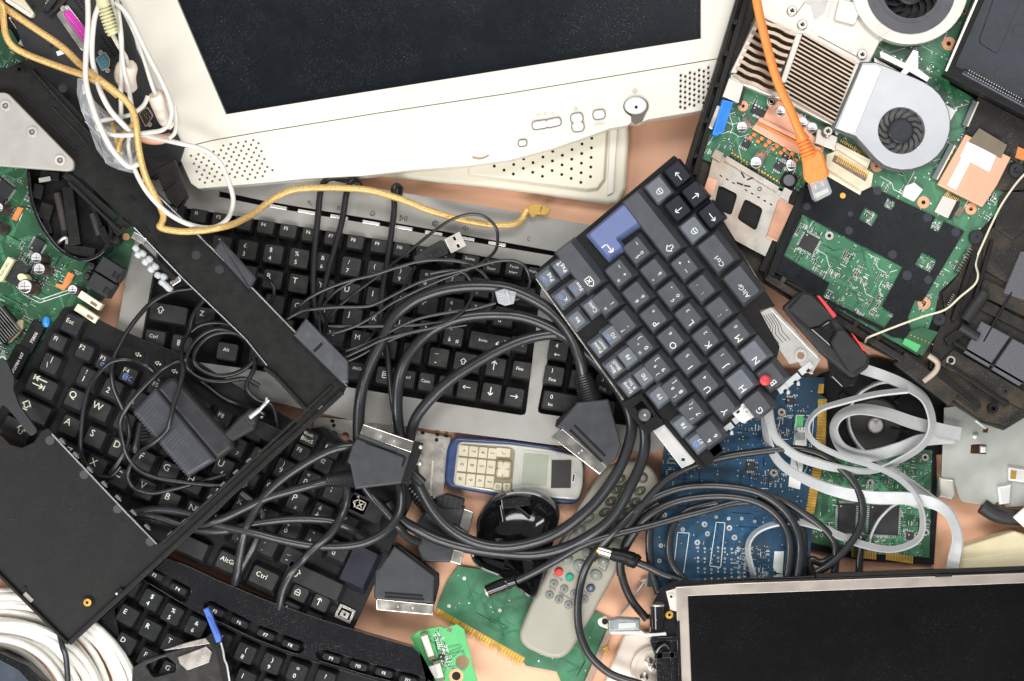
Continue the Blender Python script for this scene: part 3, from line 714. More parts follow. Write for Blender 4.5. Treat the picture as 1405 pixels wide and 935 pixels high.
button([pill(741, 171.5, -8, 21, 10.5), pill(759, 168.5, -12, 21, 10.5)])
button([pill(791.5, 162.5, 82, 13, 16), pill(793, 174, 82, 13, 16)])
button([pill(822, 157.5, -8, 16, 12)])
button([pill(717, 196.5, -8, 11, 8)])
g = MB(zr)
g.cyl(872.5, 146.5, 17.5, 88, 91.7, 1, n=28, ry=13.5)
g.lathe(872, 145.5, [(15.5, 89), (15.3, 94), (13.5, 96), (6, 95), (3.5, 95.5)], 0, 28, .78)
g.cyl(872.5, 148, 2.2, 95, 96, 2, n=10)
g.plate([(857, 152), (866, 158), (866, 167), (872, 171), (881, 167), (888, 152), (880, 160), (866, 160)], 88, 91.8, 1)
g.build('power_button', [btn_m, gap_m, blk_dk], mo)
g = MB(zr)
g.icon('POWER', 871, 124.5, 7.5, 91.75, 0, -8); g.text('MENU', 823.5, 170, 6.5, 91.75, 0, -9); g.icon('SUN', 790, 149, 6, 91.75, 0)
g.stroke([(737.5, 161), (737.5, 157.5), (743, 156.6)], .8, 91.8); g.stroke([(759, 158.5), (759, 154.8), (754, 155.6)], .8, 91.8); g.icon('SUN', 748, 156.5, 5, 91.8)
g.build('panel_print', ink_gy, mo)
g = MB(zr); g.tube([(648, 216, 91), (653, 217.5, 91), (659, 218, 91), (665, 216.5, 91), (670.5, 213.5, 91)], .9, 0, 6); g.build('moulded_mark', M('brown_mark', (.36, .28, .17), .6), mo)
ZO = 0
# lower housing that shows below the bezel
g = MB(34)
hs = [(300, 120), (300, 222), (520, 240), (700, 260), (836, 279), (850, 277), (860, 258), (864, 190), (862, 120)]
g.plate(hs, 2, 22, 0, ch=4)
g.build('rear_housing', beige_dk, mo, bevel=2, seg=3)
g = MB(34); sl = [(690, 170), (838, 160), (833, 247), (822, 262), (806, 264), (640, 243), (640, 200)]
g.plate(sl, 20, 30, 0, top=offset(sl, 5)); g.build('vent_panel', beige_dk, mo, bevel=1.2)
g = MB(34)
for i in range(-2, 9):
    for j in range(0, 6):
        x = 684 + i * 13.4 + j * 12.2 - 16 * j + (0); y = 190 + j * 13.2 - i * 1.5 + (6.5 if i % 2 else 0)
        x = 706 + i * 13.3 - (j * .4); y = 186 + j * 13.2 + (6.6 if i % 2 else 0) - i * 1.2
        if inpoly(x, y, offset(sl, 11)): g.cyl(x, y, 2.1, 28, 30.2, 0, n=10)
g.build('vent_holes', blk_dk, mo)['kind'] = 'stuff'
g = MB(34); sd = [(838, 175), (848, 172), (842, 264), (834, 268)]; g.plate(sd, 20, 26, 0); g.build('housing_rib', beige, mo, bevel=1)

# ================================================================ circuit board helpers
ZO = 0
def traces(g, P, ang, n, z, m, seed, w=.8, lanes=(1, 4), seglen=(10, 34)):
    R = random.Random(seed); xs = [p[0] for p in P]; ys = [p[1] for p in P]
    k = 0; tries = 0
    while k < n and tries < n * 12:
        tries += 1
        x, y = R.uniform(min(xs), max(xs)), R.uniform(min(ys), max(ys))
        d = ang + 90 * R.randrange(4); pts = [(x, y)]; ok = inpoly(x, y, P)
        if not ok: continue
        for s_ in range(R.randint(2, 4)):
            l = R.uniform(*seglen); x += l * cos(radians(d)); y += l * sin(radians(d))
            if not inpoly(x, y, P): ok = False; break
            pts.append((x, y)); d += R.choice((-45, 45))
        if len(pts) < 2: continue
        L = R.randint(*lanes); d0 = atan2(pts[1][1] - pts[0][1], pts[1][0] - pts[0][0])
        for q in range(L):
            ox, oy = -sin(d0) * q * w * 2.4, cos(d0) * q * w * 2.4
            pp = [(a + ox, b + oy) for a, b in pts]
            if all(inpoly(a, b, P) for a, b in pp): g.stroke(pp, w, z + .004 * (k % 20), m)
        k += 1
def vias(g, P, n, z, m, seed, r=(.7, 1.3)):
    R = random.Random(seed); xs = [p[0] for p in P]; ys = [p[1] for p in P]; k = 0
    while k < n:
        x, y = R.uniform(min(xs), max(xs)), R.uniform(min(ys), max(ys))
        k += 1
        if inpoly(x, y, P): g.flat(circ(x, y, R.uniform(*r), 7), z + .0005 * (k % 40), m)
def smd(P, ang, n, z, seed, avoid=(), cl=6, spread=14, size=(2.2, 4.4), zr=None):
    """little two-terminal parts in clusters; slots: black, brown, solder, silk"""
    R = random.Random(seed); g = MB(z if zr is None else zr); xs = [p[0] for p in P]; ys = [p[1] for p in P]; k = 0; t = 0; done = []
    while k < n and t < n * 30:
        t += 1
        bx, by = R.uniform(min(xs), max(xs)), R.uniform(min(ys), max(ys))
        if not inpoly(bx, by, P): continue
        a = ang + 90 * R.randrange(2); L = R.uniform(*size); step = L * .75; grid = R.random() < .6
        for i in range(R.randint(2, cl)):
            if grid: x = bx - sin(radians(a)) * step * 1.15 * i; y = by + cos(radians(a)) * step * 1.15 * i; aa = a
            else:
                x, y = bx + R.uniform(-spread, spread), by + R.uniform(-spread, spread); aa = a + 90 * R.randrange(2)
            if not inpoly(x, y, P) or any(inpoly(x, y, q) for q in avoid): continue
            if any(abs(x - u) + abs(y - v) < L * .95 for u, v in done[-60:]): continue
            done.append((x, y)); k += 1
            w = L * R.uniform(.45, .6); h = R.uniform(.8, 2); c, q = cos(radians(aa)), sin(radians(aa))
            kind = R.random()
            if kind < .62:
                g.box(x, y, L * .62, w, aa, z, z + h, R.choice((0, 0, 1)))
                for s_ in (-1, 1): g.box(x + s_ * c * L * .42, y + s_ * q * L * .42, L * .24, w * 1.02, aa, z, z + h * 1.04, 2)
            elif kind < .85:
                for s_ in (-1, 1): g.box(x + s_ * c * L * .35, y + s_ * q * L * .35, L * .42, w, aa, z, z + .3, 2)
                if R.random() < .5: g.stroke([(x - c * L - q * w, y - q * L + c * w), (x + c * L - q * w, y + q * L + c * w)], .7, z + .25, 3)
            else:
                g.stroke([(x - c * L, y - q * L), (x + c * L, y + q * L)], .8, z + .25, 3)
    return g
SM = [smd_blk, smd_brn, solder, silk]
def chip(parent, x, y, w, h, ang, z, ht=4, legs=8, sides=4, zr=None, mat=None, pitch=None):
    g = MB(zr if zr is not None else z, (x, y, ang))
    g.plate(rect(0, 0, w, h), z + .8, z + ht, 0, ch=.8)
    g.flat(circ(-w / 2 + 3, -h / 2 + 3, 1.1, 8), z + ht + .1, 2)
    for sd in range(sides):
        L = w if sd % 2 == 0 else h; D = h if sd % 2 == 0 else w
        n = legs if sd % 2 == 0 else max(2, int(legs * h / w))
        for i in range(n):
            a = (i + .5) / n * L * .92 - L * .46; b = D / 2 + 1.6
            X, Y = {0: (a, -b), 1: (b, a), 2: (a, b), 3: (-b, a)}[sd if sides == 4 else (0, 2)[sd % 2]] if sides == 4 else ((a, -h / 2 - 1.6), (a, h / 2 + 1.6))[sd]
            ww, hh = (L / n * .5, 3.6) if (sd % 2 == 0 or sides == 2) else (3.6, L / n * .5)
            if sides == 2: ww, hh = (w / n * .5, 3.6); 
            g.box(X, Y, ww, hh, 0, z, z + 1.2, 1)
    return g.build('chip', [mat or chip_m, solder, ink_gy], parent)
def cap(parent, x, y, r, z, h, dx=0, dy=0, body=None, top=None, name='capacitor', zr=None):
    g = MB(z if zr is None else zr)
    c0 = (x, y); n = 16
    rings = []
    for t, rr in ((0, r), (.06, r), (.1, r * .93), (.14, r), (.94, r), (1, r * .86)):
        rings.append([g.p(x + dx * t + rr * cos(2 * pi * i / n), y + dy * t + rr * sin(2 * pi * i / n), z + h * t) for i in range(n)])
    g.loops(rings, 0, True, cap1=False); g.face(rings[-1], 1)
    tx, ty = x + dx, y + dy; zz = z + h + .1
    g.stroke([(tx - r * .6, ty), (tx + r * .6, ty)], .7, zz, 2); g.stroke([(tx, ty - r * .6), (tx, ty + r * .6)], .7, zz + .02, 2)
    g.flat([(tx + r * .8 * cos(a), ty + r * .8 * sin(a)) for a in [pi * (.15 + .7 * k / 6) for k in range(7)]], zz + .04, 2)
    return g.build(name, [body or M_capb, top or solder, ink_dk], parent)
M_capb = M('capacitor_sleeve', (.05, .035, .03), .35, coat=.3)
M_capl = M('silver_capacitor', (.72, .72, .72), .25, .9)
M_capt = M('capacitor_top', (.78, .77, .78), .3, .5)
def copper_ring(parent, x, y, r0, r1, z, zr, m=None):
    g = MB(zr); g.ring(x, y, r0, r1, z, z + .6, 0); g.flat(circ(x, y, r0, 14), z + .2, 1); g.build('mounting_pad', [m or copper_pad, blk_dk], parent)
def screw(parent, x, y, r, z, zr, m=None, name='screw', h=3):
    g = MB(zr); g.lathe(x, y, [(r, z), (r, z + h * .6), (r * .8, z + h), (r * .45, z + h), (r * .4, z + h * .5), (.1, z + h * .5)], 0, 16)
    for a in (25, 115): g.box(x, y, r * .9, r * .22, a, z + h * .5, z + h * .75, 1)
    return g.build(name, [m or nickel, blk_dk], parent)

# ================================================================ opened laptop, upper right
zr = 116; ZO = -26
lp = thing('opened_laptop', 'opened laptop base with bare green board, two silver fans and bronze heat sinks', 'laptop', 1200, 240, 92)
BA = 29.0
g = MB(zr)
out = [(1022, -40), (938, 238), (950, 258), (1000, 330), (1050, 388), (1130, 440), (1235, 497), (1300, 548), (1352, 582), (1382, 592), (1410, 575), (1560, 470), (1560, -120), (1040, -120)]
g.plate(out, 92, 97, 0)
g.build('bottom_shell', blk_br, lp, bevel=1)
g = MB(zr)
for a, b in (((1027, -30), (946, 240)),):
    g.bar((a[0] - 6, a[1], 106), (b[0] - 4, b[1], 106), 5, 20); g.bar((a[0] + 6, a[1], 103), (b[0] + 8, b[1], 103), 8, 14)
    for t in (.22, .38, .54, .72, .9):
        x, y = a[0] + (b[0] - a[0]) * t, a[1] + (b[1] - a[1]) * t
        g.cyl(x, y, 4, 98, 113, 0, n=10); g.cyl(x, y, 1.6, 112, 113.3, 1, n=8)
g.build('side_rail', [blk, blk_dk], lp, bevel=.8)
g = MB(zr)
g.bar((1052, 380, 104), (1240, 494, 104), 9, 20); g.bar((1060, 372, 100), (1232, 478, 100), 5, 10); g.bar((1236, 492, 104), (1310, 548, 104), 22, 18)
for t in (.1, .3, .5, .66, .83): g.box(1056 + 180 * t, 376 + 106 * t, 7, 14, 31, 97, 112)
g.build('front_rail', blk_br, lp, bevel=1)
# main board
bd = [(1003, 100), (1040, 20), (1060, -30), (1345, -30), (1300, 110), (1420, 180), (1405, 230), (1372, 290), (1346, 318), (1316, 378), (1292, 400), (1286, 428), (1268, 474), (1268, 482), (1262, 488), (1235, 472), (1190, 450), (1060, 372), (1085, 262), (960, 215), (985, 150)]
pc = thing('motherboard_dummy', 'x', 'x', 0, 0) if False else lp
g = MB(zr); g.plate(bd, 99, 102, 0)
traces(g, bd, BA, 170, 102.15, 1, 5, .7, (1, 5)); traces(g, bd, BA, 80, 102.25, 2, 6, .7, (1, 3)); traces(g, bd, BA, 60, 102.35, 3, 9, .8, (1, 1), (8, 26)); vias(g, bd, 900, 102.4, 4, 7)
mb_ = g.build('motherboard', [pcb_g, pcb_tr, pcb_trd, silk, solder], lp)
LOC[mb_.name] = LOC[lp.name].copy()
gs = smd(bd, BA, 900, 102, 11, cl=7, zr=zr)
o = gs.build('surface_components', SM, mb_); o['kind'] = 'stuff'
for x, y, r in ((1305, 58, 9.5), (1206, 226, 9), (1270, 277, 8.5), (1335.5, 286, 8), (1271, 416, 9), (1021, 144, 7.5), (1258, 472, 4)): copper_ring(mb_, x, y, r * .34, r, 102.3, zr)
# bronze heat sinks: base tray, each fin wavy
def sink(P00, P10, P01, n, mb_parent, wav):
    """fins run from P00 to P10 and are repeated towards P01"""
    hs_ = MB(zr)
    u = (P10[0] - P00[0], P10[1] - P00[1]); v = (P01[0] - P00[0], P01[1] - P00[1])
    q = lambda a, b: (P00[0] + u[0] * a + v[0] * b, P00[1] + u[1] * a + v[1] * b)
    hs_.plate([q(-.04, -.04), q(1.04, -.04), q(1.04, 1.03), q(-.04, 1.03)], 103, 107, 0)
    for i in range(n + 1):
        b = i / n; w = .17 / n
        pts = [q(t / 8, b + wav * (.5 if (t // 2) % 2 else 0) / n) for t in range(9)]
        pu = [(x - v[0] * w * 1.5, y - v[1] * w * 1.5) for x, y in pts]; pd = [(x + v[0] * w, y + v[1] * w) for x, y in pts]
        hs_.plate(pu + pd[::-1], 106, 122, 1)
    o = hs_.build('heat_sink', [M_sinkb, M_fin], mb_parent); LOC[o.name] = LOC[lp.name].copy()
    return o
M_sinkb = M('sink_base', (.17, .12, .075), .5, .3, dust=.3); M_fin = M('fin_metal', (.46, .37, .29), .34, .75, var=.14, vs=80)
s1 = sink((1038, 26), (1092, 49), (1005, 104), 8, lp, .25)
s2 = sink((1101, 48), (1173, 89), (1072, 128), 15, lp, .0)
# silver spreader plate that carries both sinks
g = MB(zr)
g.plate([(1046, -60), (1200, -60), (1195, -10), (1240, 40), (1207, 58), (1193, 86), (1176, 92), (1100, 47), (1092, 48), (1040, 22)], 108, 118, 0)
g.plate([(1040, 22), (1046, 24), (1010, 102), (1002, 100)], 104, 120, 0); g.plate([(1092, 46), (1101, 47), (1078, 115), (1070, 113)], 104, 120, 0)
g.plate([(1003, 102), (1068, 128), (1074, 120), (1085, 126), (1080, 138), (1060, 134), (1001, 110)], 104, 119, 0)
g.plate([(1074, 128), (1148, 168), (1156, 180), (1148, 186), (1140, 172), (1072, 136)], 104, 116, 0); g.plate([(1173, 86), (1180, 90), (1150, 170), (1144, 168)], 104, 120, 0)
g.build('heat_spreader', alu_w, lp, bevel=1.2)
g = MB(zr); g.plate(rounded([(1150, 0), (1180, 8), (1172, 36), (1143, 28)], 4, 3), 117, 126, 0); g.build('spreader_boss', alu_w, lp, bevel=1)
g = MB(zr); g.box(1216, 44, 7, 13, 30, 117, 119, 0); g.bar((1122, 50, 118), (1176, 79, 118), 1, 1.2); g.bar((1092, 20, 118), (1105, 2, 118), 1, 1); g.build('spreader_slot', smd_brn, lp)
g = MB(zr); g.plate([(1115, -10), (1138, -4), (1130, 20), (1117, 28), (1112, 8), (1102, 4)], 118, 118.6, 0); g.build('thermal_film', M('grey_film', (.42, .40, .38), .4, .5), lp)
g = MB(zr); g.text('TSWVX', 1138, 14, 7, 118.3, 0, 105); g.text('IN', 1115, 44, 6, 118.3, 0, 28); g.text('EZ', 1166, 71, 6, 118.3, 0, 28); g.build('cast_marking', ink_gy, lp)
for x, y in ((1086, 16), (1100, 35), (1182, 76), (1058, 140), (1135, 181), (1057, 141)): screw(lp, x, y, 7.2, 117, zr, nickel, 'spring_screw', 6)
g = MB(zr); g.plate([(1122, 176), (1150, 188), (1146, 206), (1118, 197)], 104, 114, 0); g.build('spreader_arm', nickel, lp, bevel=.8)
# fan 1: round, at the very top
g = MB(zr)
g.plate([(1246 + 80 * cos(a), -15 + 78 * sin(a)) for a in [2 * pi * i / 48 for i in range(48)]], 108, 128, 0, holes=[circ(1247, -12, 40, 32)])
g.plate([(1200, 38), (1216, 30), (1222, 42), (1206, 54)], 112, 128.5, 0)
fan = g.build('cooling_fan', alu_w, lp, bevel=2); LOC[fan.name] = LOC[lp.name].copy()
g = MB(zr); g.ring(1247, -12, 40, 61, 127, 130, 0, 36); g.ring(1247, -12, 44, 46, 130, 131, 0, 36); g.build('fan_ring', M('grey_fan_plastic', (.06, .06, .07), .4), fan)
def rotor(parent, x, y, rh, ro, z, n=15, zz=None):
    g = MB(zr)
    g.cyl(x, y, ro, z - 12, z - 10, 1, n=28)
    for i in range(n):
        a = 2 * pi * i / n
        pts = [(x + r_ * cos(a + t), y + r_ * sin(a + t)) for r_, t in ((rh, 0), (rh + (ro - rh) * .5, .2), (ro * .97, .5))]
        up_ = [(px_ + .9 * cos(a + 1.9), py_ + .9 * sin(a + 1.9)) for px_, py_ in pts]
        g.plate(pts + up_[::-1], z - 10, z - 2, 2)
    g.lathe(x, y, [(rh, z - 10), (rh, z), (rh * .86, z + 2), (rh * .8, z + 2), (rh * .78, z + 1.4), (.1, z + 1.4)], 0, 28)
    return g.build('rotor', [M_hub, blk_dk, M_blade], parent)
M_hub = M('fan_hub', (.022, .024, .030), .4, dust=.15); M_blade = M('fan_blade', (.010, .008, .007), .5)
rotor(fan, 1247, -12, 20, 39, 126)
# fan 2: blower with a round mouth
zf = zr; g = MB(zr)
fb = [(1143, 177), (1181, 89), (1199, 89), (1250, 109)] + [(1238 + 62 * cos(a), 172 + 62 * sin(a)) for a in [radians(-64 + k * 12) for k in range(16)]] + [(1200, 219), (1172, 188)]
g.plate(fb, 106, 131, 0, holes=[circ(1233.7, 181, 32, 36)], ms=0)
fan2 = g.build('blower_fan', M('pale_fan_cover', (.46, .47, .49), .38, .5, var=.1, vs=26), lp, bevel=1.2); LOC[fan2.name] = LOC[lp.name].copy()
rotor(fan2, 1233.7, 181, 17.5, 31, 128, 15)
g = MB(zr); g.plate([(1145, 178), (1180, 92), (1199, 92), (1207, 96), (1171, 184), (1160, 184)], 131, 132.5, 0); g.build('cover_flap', steel_w, fan2, bevel=.6)
g = MB(zr); g.plate(offset(fb, -3), 104, 122, 0); g.build('fan_wall', M('fan_wall_plastic', (.09, .09, .09), .4), fan2, bevel=.8)
g = MB(zr); g.bar((1104, 258, 106), (1056, 384, 106), 9, 9); g.bar((1094, 262, 104), (1046, 372, 104), 8, 12); g.plate([(1050, 350), (1062, 372), (1230, 470), (1236, 492), (1050, 388)], 102.8, 103.4, 0); g.build('divider_wall', blk_dk, lp, bevel=.8)
g = MB(zr); g.text('XMO', 1228, 178, 6, 129.6, 0, -40); g.text('33', 1236, 187, 6, 129.6, 0, -40); g.build('hub_print', ink_dk, fan2)
g = MB(zr)
g.plate([(1205, 72), (1212, 74), (1240, 88), (1251, 70), (1258, 72), (1258, 96), (1274, 108), (1270, 114), (1246, 100), (1236, 110), (1228, 108), (1238, 96), (1206, 80)], 110, 126, 0)
g.build('fan_bracket', steel_w, lp, bevel=.6)
g = MB(zr); g.plate([(1200, 78), (1232, 96), (1226, 108), (1200, 94)], 104, 112, 0); g.plate([(1240, 100), (1272, 116), (1264, 124), (1234, 108)], 104, 114, 0); g.build('fan_duct', nickel, lp, bevel=.6)
g = MB(zr); g.plate([(1296, 140), (1314, 151), (1303, 171), (1300, 168)], 103, 106, 0); g.build('paper_tag', paper, lp)
for pts_, m_ in (([(1290, -8, 120), (1302, 2, 124), (1314, 14, 124), (1322, 18, 116)], red_p), ([(1296, -10, 120), (1308, 0, 123), (1318, 10, 122), (1324, 16, 114)], blk_dk)):
    g = MB(zr); g.tube(pts_, 1.8, 0, 8); g.build('fan_wire', m_, fan)
# copper shields and the small coils in front of the sinks
g = MB(zr)
g.plate([(1058, 145), (1070, 136), (1122, 172), (1116, 184), (1134, 198), (1130, 212), (1090, 208), (1040, 180), (1033, 176), (1043, 162)], 103, 105, 0)
g.bar((1042, 163, 106), (1128, 205, 106), 5, 6, 0)
g.build('copper_shield', copper, lp, bevel=.5)
g = MB(zr); g.bar((1040, 167, 105.5), (1100, 198, 105.5), 3.4, 5, 0)
R = random.Random(4)
for i in range(8):
    for j in (0, 1):
        x, y = 1031 + 10.5 * i + j * 5, 188 + 5.2 * i - j * 6 + (2 if j else 0)
        if x < 1098: g.box(x, y, 5.4, 5, 29, 102, 105.5 + j, 0)
g.build('fuse_row', orange_c, lp, bevel=.4)
for i, (x, y, r, h, dx, dy) in enumerate(((1027, 166, 8, 16, -9, 9), (1047, 213, 8.5, 16, -10, 11), (1074, 150, 7, 5, -2, 2), (1105, 166, 7, 5, -2, 2), (1118, 173, 7, 5, -2, 2), (1088, 225, 7.5, 6, -1, 1))):
    cap(mb_, x, y, r, 102, h, dx, dy, M_capl, M_capt, 'capacitor', zr)
g = MB(zr, (1084, 247, 29)); g.plate(rounded(rect(0, 0, 22, 20), 5, 3), 102, 106, 1); g.cyl(0, 0, 8.2, 106, 109, 0, n=20); g.build('power_coil', [M('ferrite', (.10, .105, .115), .5), blk_dk], mb_, bevel=.8)
for x, y, w, h, a in ((1025, 196, 11, 11, 27), (1071, 227, 12, 12, 29), (1042, 152, 20, 10, 25), (1080, 214, 9, 7, 29)): chip(mb_, x, y, w, h, a, 102, 4, 4, 2, zr)
g = MB(zr)
for i in range(17):
    x, y = 1005 + i * 4.1, 206 + i * 2.55
    g.cyl(x + 1, y + 3, 1.6, 102, 104, 0, n=8); g.cyl(x - 1, y + 8, 1.9, 102, 103.4, 1, n=8)
g.build('pin_row', [gold, blk_dk], mb_)
# video port, card cage
vg = MB(zr); vg.plate([(991, 137), (1006, 141), (992, 182), (983, 187), (977, 184)], 103, 120, 0); 
for i in range(5): vg.bar((994 + i * 2.3, 140 + i * .7, 120), (980.5 + i * 2.2, 184 - i * .9, 120), 1.2, 1)
vo = vg.build('video_port', blue_p, lp, bevel=.6)
g = MB(zr); g.plate(rounded([(984, 144), (990, 146), (978, 178), (972, 175)], 2, 2), 100, 114, 0); g.build('port_shell', nickel, lp, bevel=.8)
g = MB(zr); g.plate([(1000, 108), (1020, 117), (1013, 142), (991, 133)], 104, 121, 0); vs_ = g.build('modem_shield', alu_w, lp, bevel=.6)
g = MB(zr); g.plate([(1018, 122), (1022, 124), (1017, 144), (1012, 142)], 104, 118, 0); g.build('shield_clip', smd_blk, lp, bevel=.4)
cage = [(981, 206), (998, 218), (1072, 262), (1085, 268), (1079, 290), (1052, 352), (1010, 330), (968, 262)]
w1 = rounded([(987, 253), (1013, 266), (1004, 296), (980, 284)], 5, 3); w2 = rounded([(1023, 272), (1048, 286), (1038, 317), (1012, 300)], 5, 3)
slots = [rect(990 + i * 8.6, 241 + i * 4.9, 4, 1.8, 29) for i in range(9) if i != 3]
g = MB(zr); g.plate(cage, 103, 110, 0, holes=[w1, w2] + slots)
g.bar((996, 217, 112), (1068, 260, 112), 7, 5); g.box(985, 213, 13, 12, 29, 108, 114); g.box(1079, 266, 12, 14, 29, 108, 114)
cg = g.build('card_cage', M('cage_steel', (.56, .52, .47), .34, .85, var=.1, vs=50, grime=(.42, .33, .25)), lp, bevel=.5); LOC[cg.name] = LOC[lp.name].copy()
g = MB(zr); g.plate(offset(cage, 3), 98, 104, 0); g.build('cage_floor', blk_dk, cg)
g = MB(zr); g.ring(1043, 259, 2, 3, 110, 110.6); 
for x, y, a in ((1020, 240, 60), (1030, 245, -20), (1016, 252, 20), (1026, 255, 10)): g.box(x, y, 9, 2, a, 110, 110.4, 0)
g.build('stamped_mark', blk_dk, cg)
g = MB(zr); g.plate([(1069, 273), (1090, 282), (1067, 332), (1052, 325)], 108, 112, 0); g.build('copper_tab', M('old_copper', (.52, .28, .19), .4, .7, var=.2, vs=60), lp, bevel=.8)
g = MB(zr); g.plate([(972, 243), (985, 247), (978, 268), (966, 262)], 100, 111, 0); g.build('copper_patch', copper, lp)
# cream board connectors
for pts, m in (([(1149, 195), (1196, 219), (1191, 232), (1170, 224), (1143, 206)], M('cream_connector', (.66, .58, .42), .45)),):
    g = MB(zr); g.plate(pts, 102, 110, 0); g.plate([(1135, 212), (1150, 206), (1199, 238), (1196, 256), (1184, 262), (1134, 230)], 102, 112, 0)
    for i in range(17): g.box(1151 + i * 2.5, 217 + i * 1.35, 1.4, 9, 28, 112, 112.6, 1)
    g.plate([(1146, 212), (1192, 240), (1188, 249), (1142, 221)], 112, 112.4, 3); g.plate([(1150, 199), (1192, 223), (1189, 228), (1147, 204)], 110, 110.4, 2)
    for i in range(15): g.box(1156 + i * 2.6, 192 + i * 1.5, 1.2, 4, 28, 102, 106, 1)
    g.plate([(1134, 230), (1184, 262), (1182, 267), (1130, 237)], 102, 106, 2)
    g.build('board_connector', [m, gold, cream, smd_brn], lp, bevel=.6)
# black film sheet with cut windows
zs = zr
win = [[(1103, 294), (1241, 366), (1212, 421), (1229, 432), (1216, 450), (1131, 407), (1140, 388), (1077, 351)], rect(1223, 280, 13, 13, 29), rect(1194, 297, 21, 19, 29), rect(1273, 360, 24, 20, 29), rect(1288, 308, 13, 17, 29)]
film = [(1108, 246), (1120, 244), (1134, 234), (1184, 265), (1190, 254), (1204, 258), (1326, 317), (1268, 414), (1258, 412), (1248, 436), (1256, 468), (1225, 462), (1210, 452), (1062, 375), (1082, 330)]
g = MB(zr); g.plate(film, 104.2, 105, 0, holes=win); fl = g.build('insulating_film', mylar, lp)
g = MB(zr)
for x, y, r in ((1109, 283, 5), (1167, 316, 5.5), (1227, 349, 6), (1247, 378, 6.5), (1276, 384, 5.5), (1314, 318, 6), (1275, 298, 6), (1206, 261, 6), (1169, 293, 4)): g.flat(circ(x, y, r, 18), 105.15, 0)
g.build('film_dimple', M('film_dimple', (.045, .05, .06), .3), fl) if False else None
LOC[fl.name] = LOC[lp.name].copy(); g.build('film_dimples', M('film_dimple', (.030, .034, .042), .35), fl)['kind'] = 'stuff'
ws = [(1105, 297), (1238, 367), (1210, 420), (1226, 432), (1215, 447), (1134, 406), (1143, 387), (1080, 349)]
gs = smd(ws, BA, 190, 102.2, 21, cl=8, size=(2.2, 3.6), zr=zr); o = gs.build('surface_components', SM, mb_); o['kind'] = 'stuff'
chip(mb_, 1112, 333, 22, 22, 29, 102.3, 4, 9, 4, zr); 
g = MB(zr); g.ring(1140, 323, 2.6, 6, 102.4, 103.4); g.flat(circ(1140, 323, 2.6, 10), 102.6, 1); g.build('mounting_pad', [nickel, blk_dk], mb_)
for Q, sd in ((win[1], 1), (win[2], 2), (win[3], 3), (win[4], 4)):
    gs = smd(offset(Q, 1.5), BA, 14, 102.2, 30 + sd, cl=3, size=(2, 3.2), zr=zr); o = gs.build('surface_components', SM, mb_); o['kind'] = 'stuff'
g = MB(zr); g.cyl(1158, 268, 4, 105, 107, 0, n=14); g.build('standoff', gold, lp)
# right-hand connectors, module and socket
g = MB(zr); g.plate([(1244, 255), (1256, 250), (1268, 260), (1256, 276), (1240, 268)], 102, 109, 0); g.build('white_socket', paper, mb_, bevel=.5)
g = MB(zr); g.plate([(1296, 268), (1315, 275), (1303, 299), (1284, 290)], 102, 108, 0); g.plate([(1315, 275), (1320, 277), (1308, 301), (1303, 299)], 102, 106, 1)
for i in range(9): g.box(1300 + i * 2.1, 265.5 + i * 1, 1.1, 5, 29, 102, 104, 2)
g.build('ribbon_socket', [steel, smd_blk, gold], mb_, bevel=.4)
g = MB(zr); g.plate([(1320, 282), (1327, 286), (1319, 298), (1311, 294)], 102, 105, 0); g.build('flat_connector', tape_br, mb_)
for a, b in (((1340, 138), (1325, 172)), ((1308, 198), (1283, 245))):
    g = MB(zr); g.bar((a[0], a[1], 106), (b[0], b[1], 106), 7, 8, 0); g.bar((a[0] + 4, a[1] + 1, 108), (b[0] + 4, b[1] + 1, 108), 2.2, 5, 1)
    g.build('memory_latch', [M('grey_socket', (.13, .14, .15), .5), cream], mb_, bevel=.4)
g = MB(zr); g.plate([(1326, 184), (1388, 216), (1369, 254), (1349, 284), (1287, 253)], 104, 113, 0)
cs = g.build('copper_module', copper, lp, bevel=.8); LOC[cs.name] = LOC[lp.name].copy()
g = MB(zr); g.plate([(1328, 194), (1368, 213), (1358, 236), (1318, 215)], 113, 113.7, 0); g.build('foil_patch', silver_foil, cs)
g = MB(zr); g.plate([(1320, 216), (1332, 222), (1312, 261), (1300, 254)], 113, 114.2, 0); g.build('white_sticker', paper, cs)
g = MB(zr); g.plate([(1344, 176), (1382, 199), (1374, 217), (1330, 194)], 113.8, 114.8, 0); g.build('tape_strip', tape_br, cs)
g = MB(zr); g.plate([(1344, 132), (1420, 172), (1420, 205), (1396, 222), (1386, 214), (1326, 184)], 103, 109, 0); g.build('insulating_sheet', M('dusty_black_sheet', (.022, .02, .018), .7, dust=1.0), lp)
g = MB(zr); g.plate([(1398, 201), (1412, 207), (1406, 220), (1394, 216)], 103, 112, 0); g.build('orange_tab', orange_c, lp)
g = MB(zr); g.plate([(1390, 222), (1440, 230), (1440, 258), (1384, 262), (1366, 258), (1378, 232)], 100, 106, 0); g.lathe(1397, 233, [(11, 106), (10, 110), (4, 110.5), (3, 108), (.2, 108)], 1, 20); g.build('corner_boss', [blk_br, blk_mat], lp, bevel=.8)
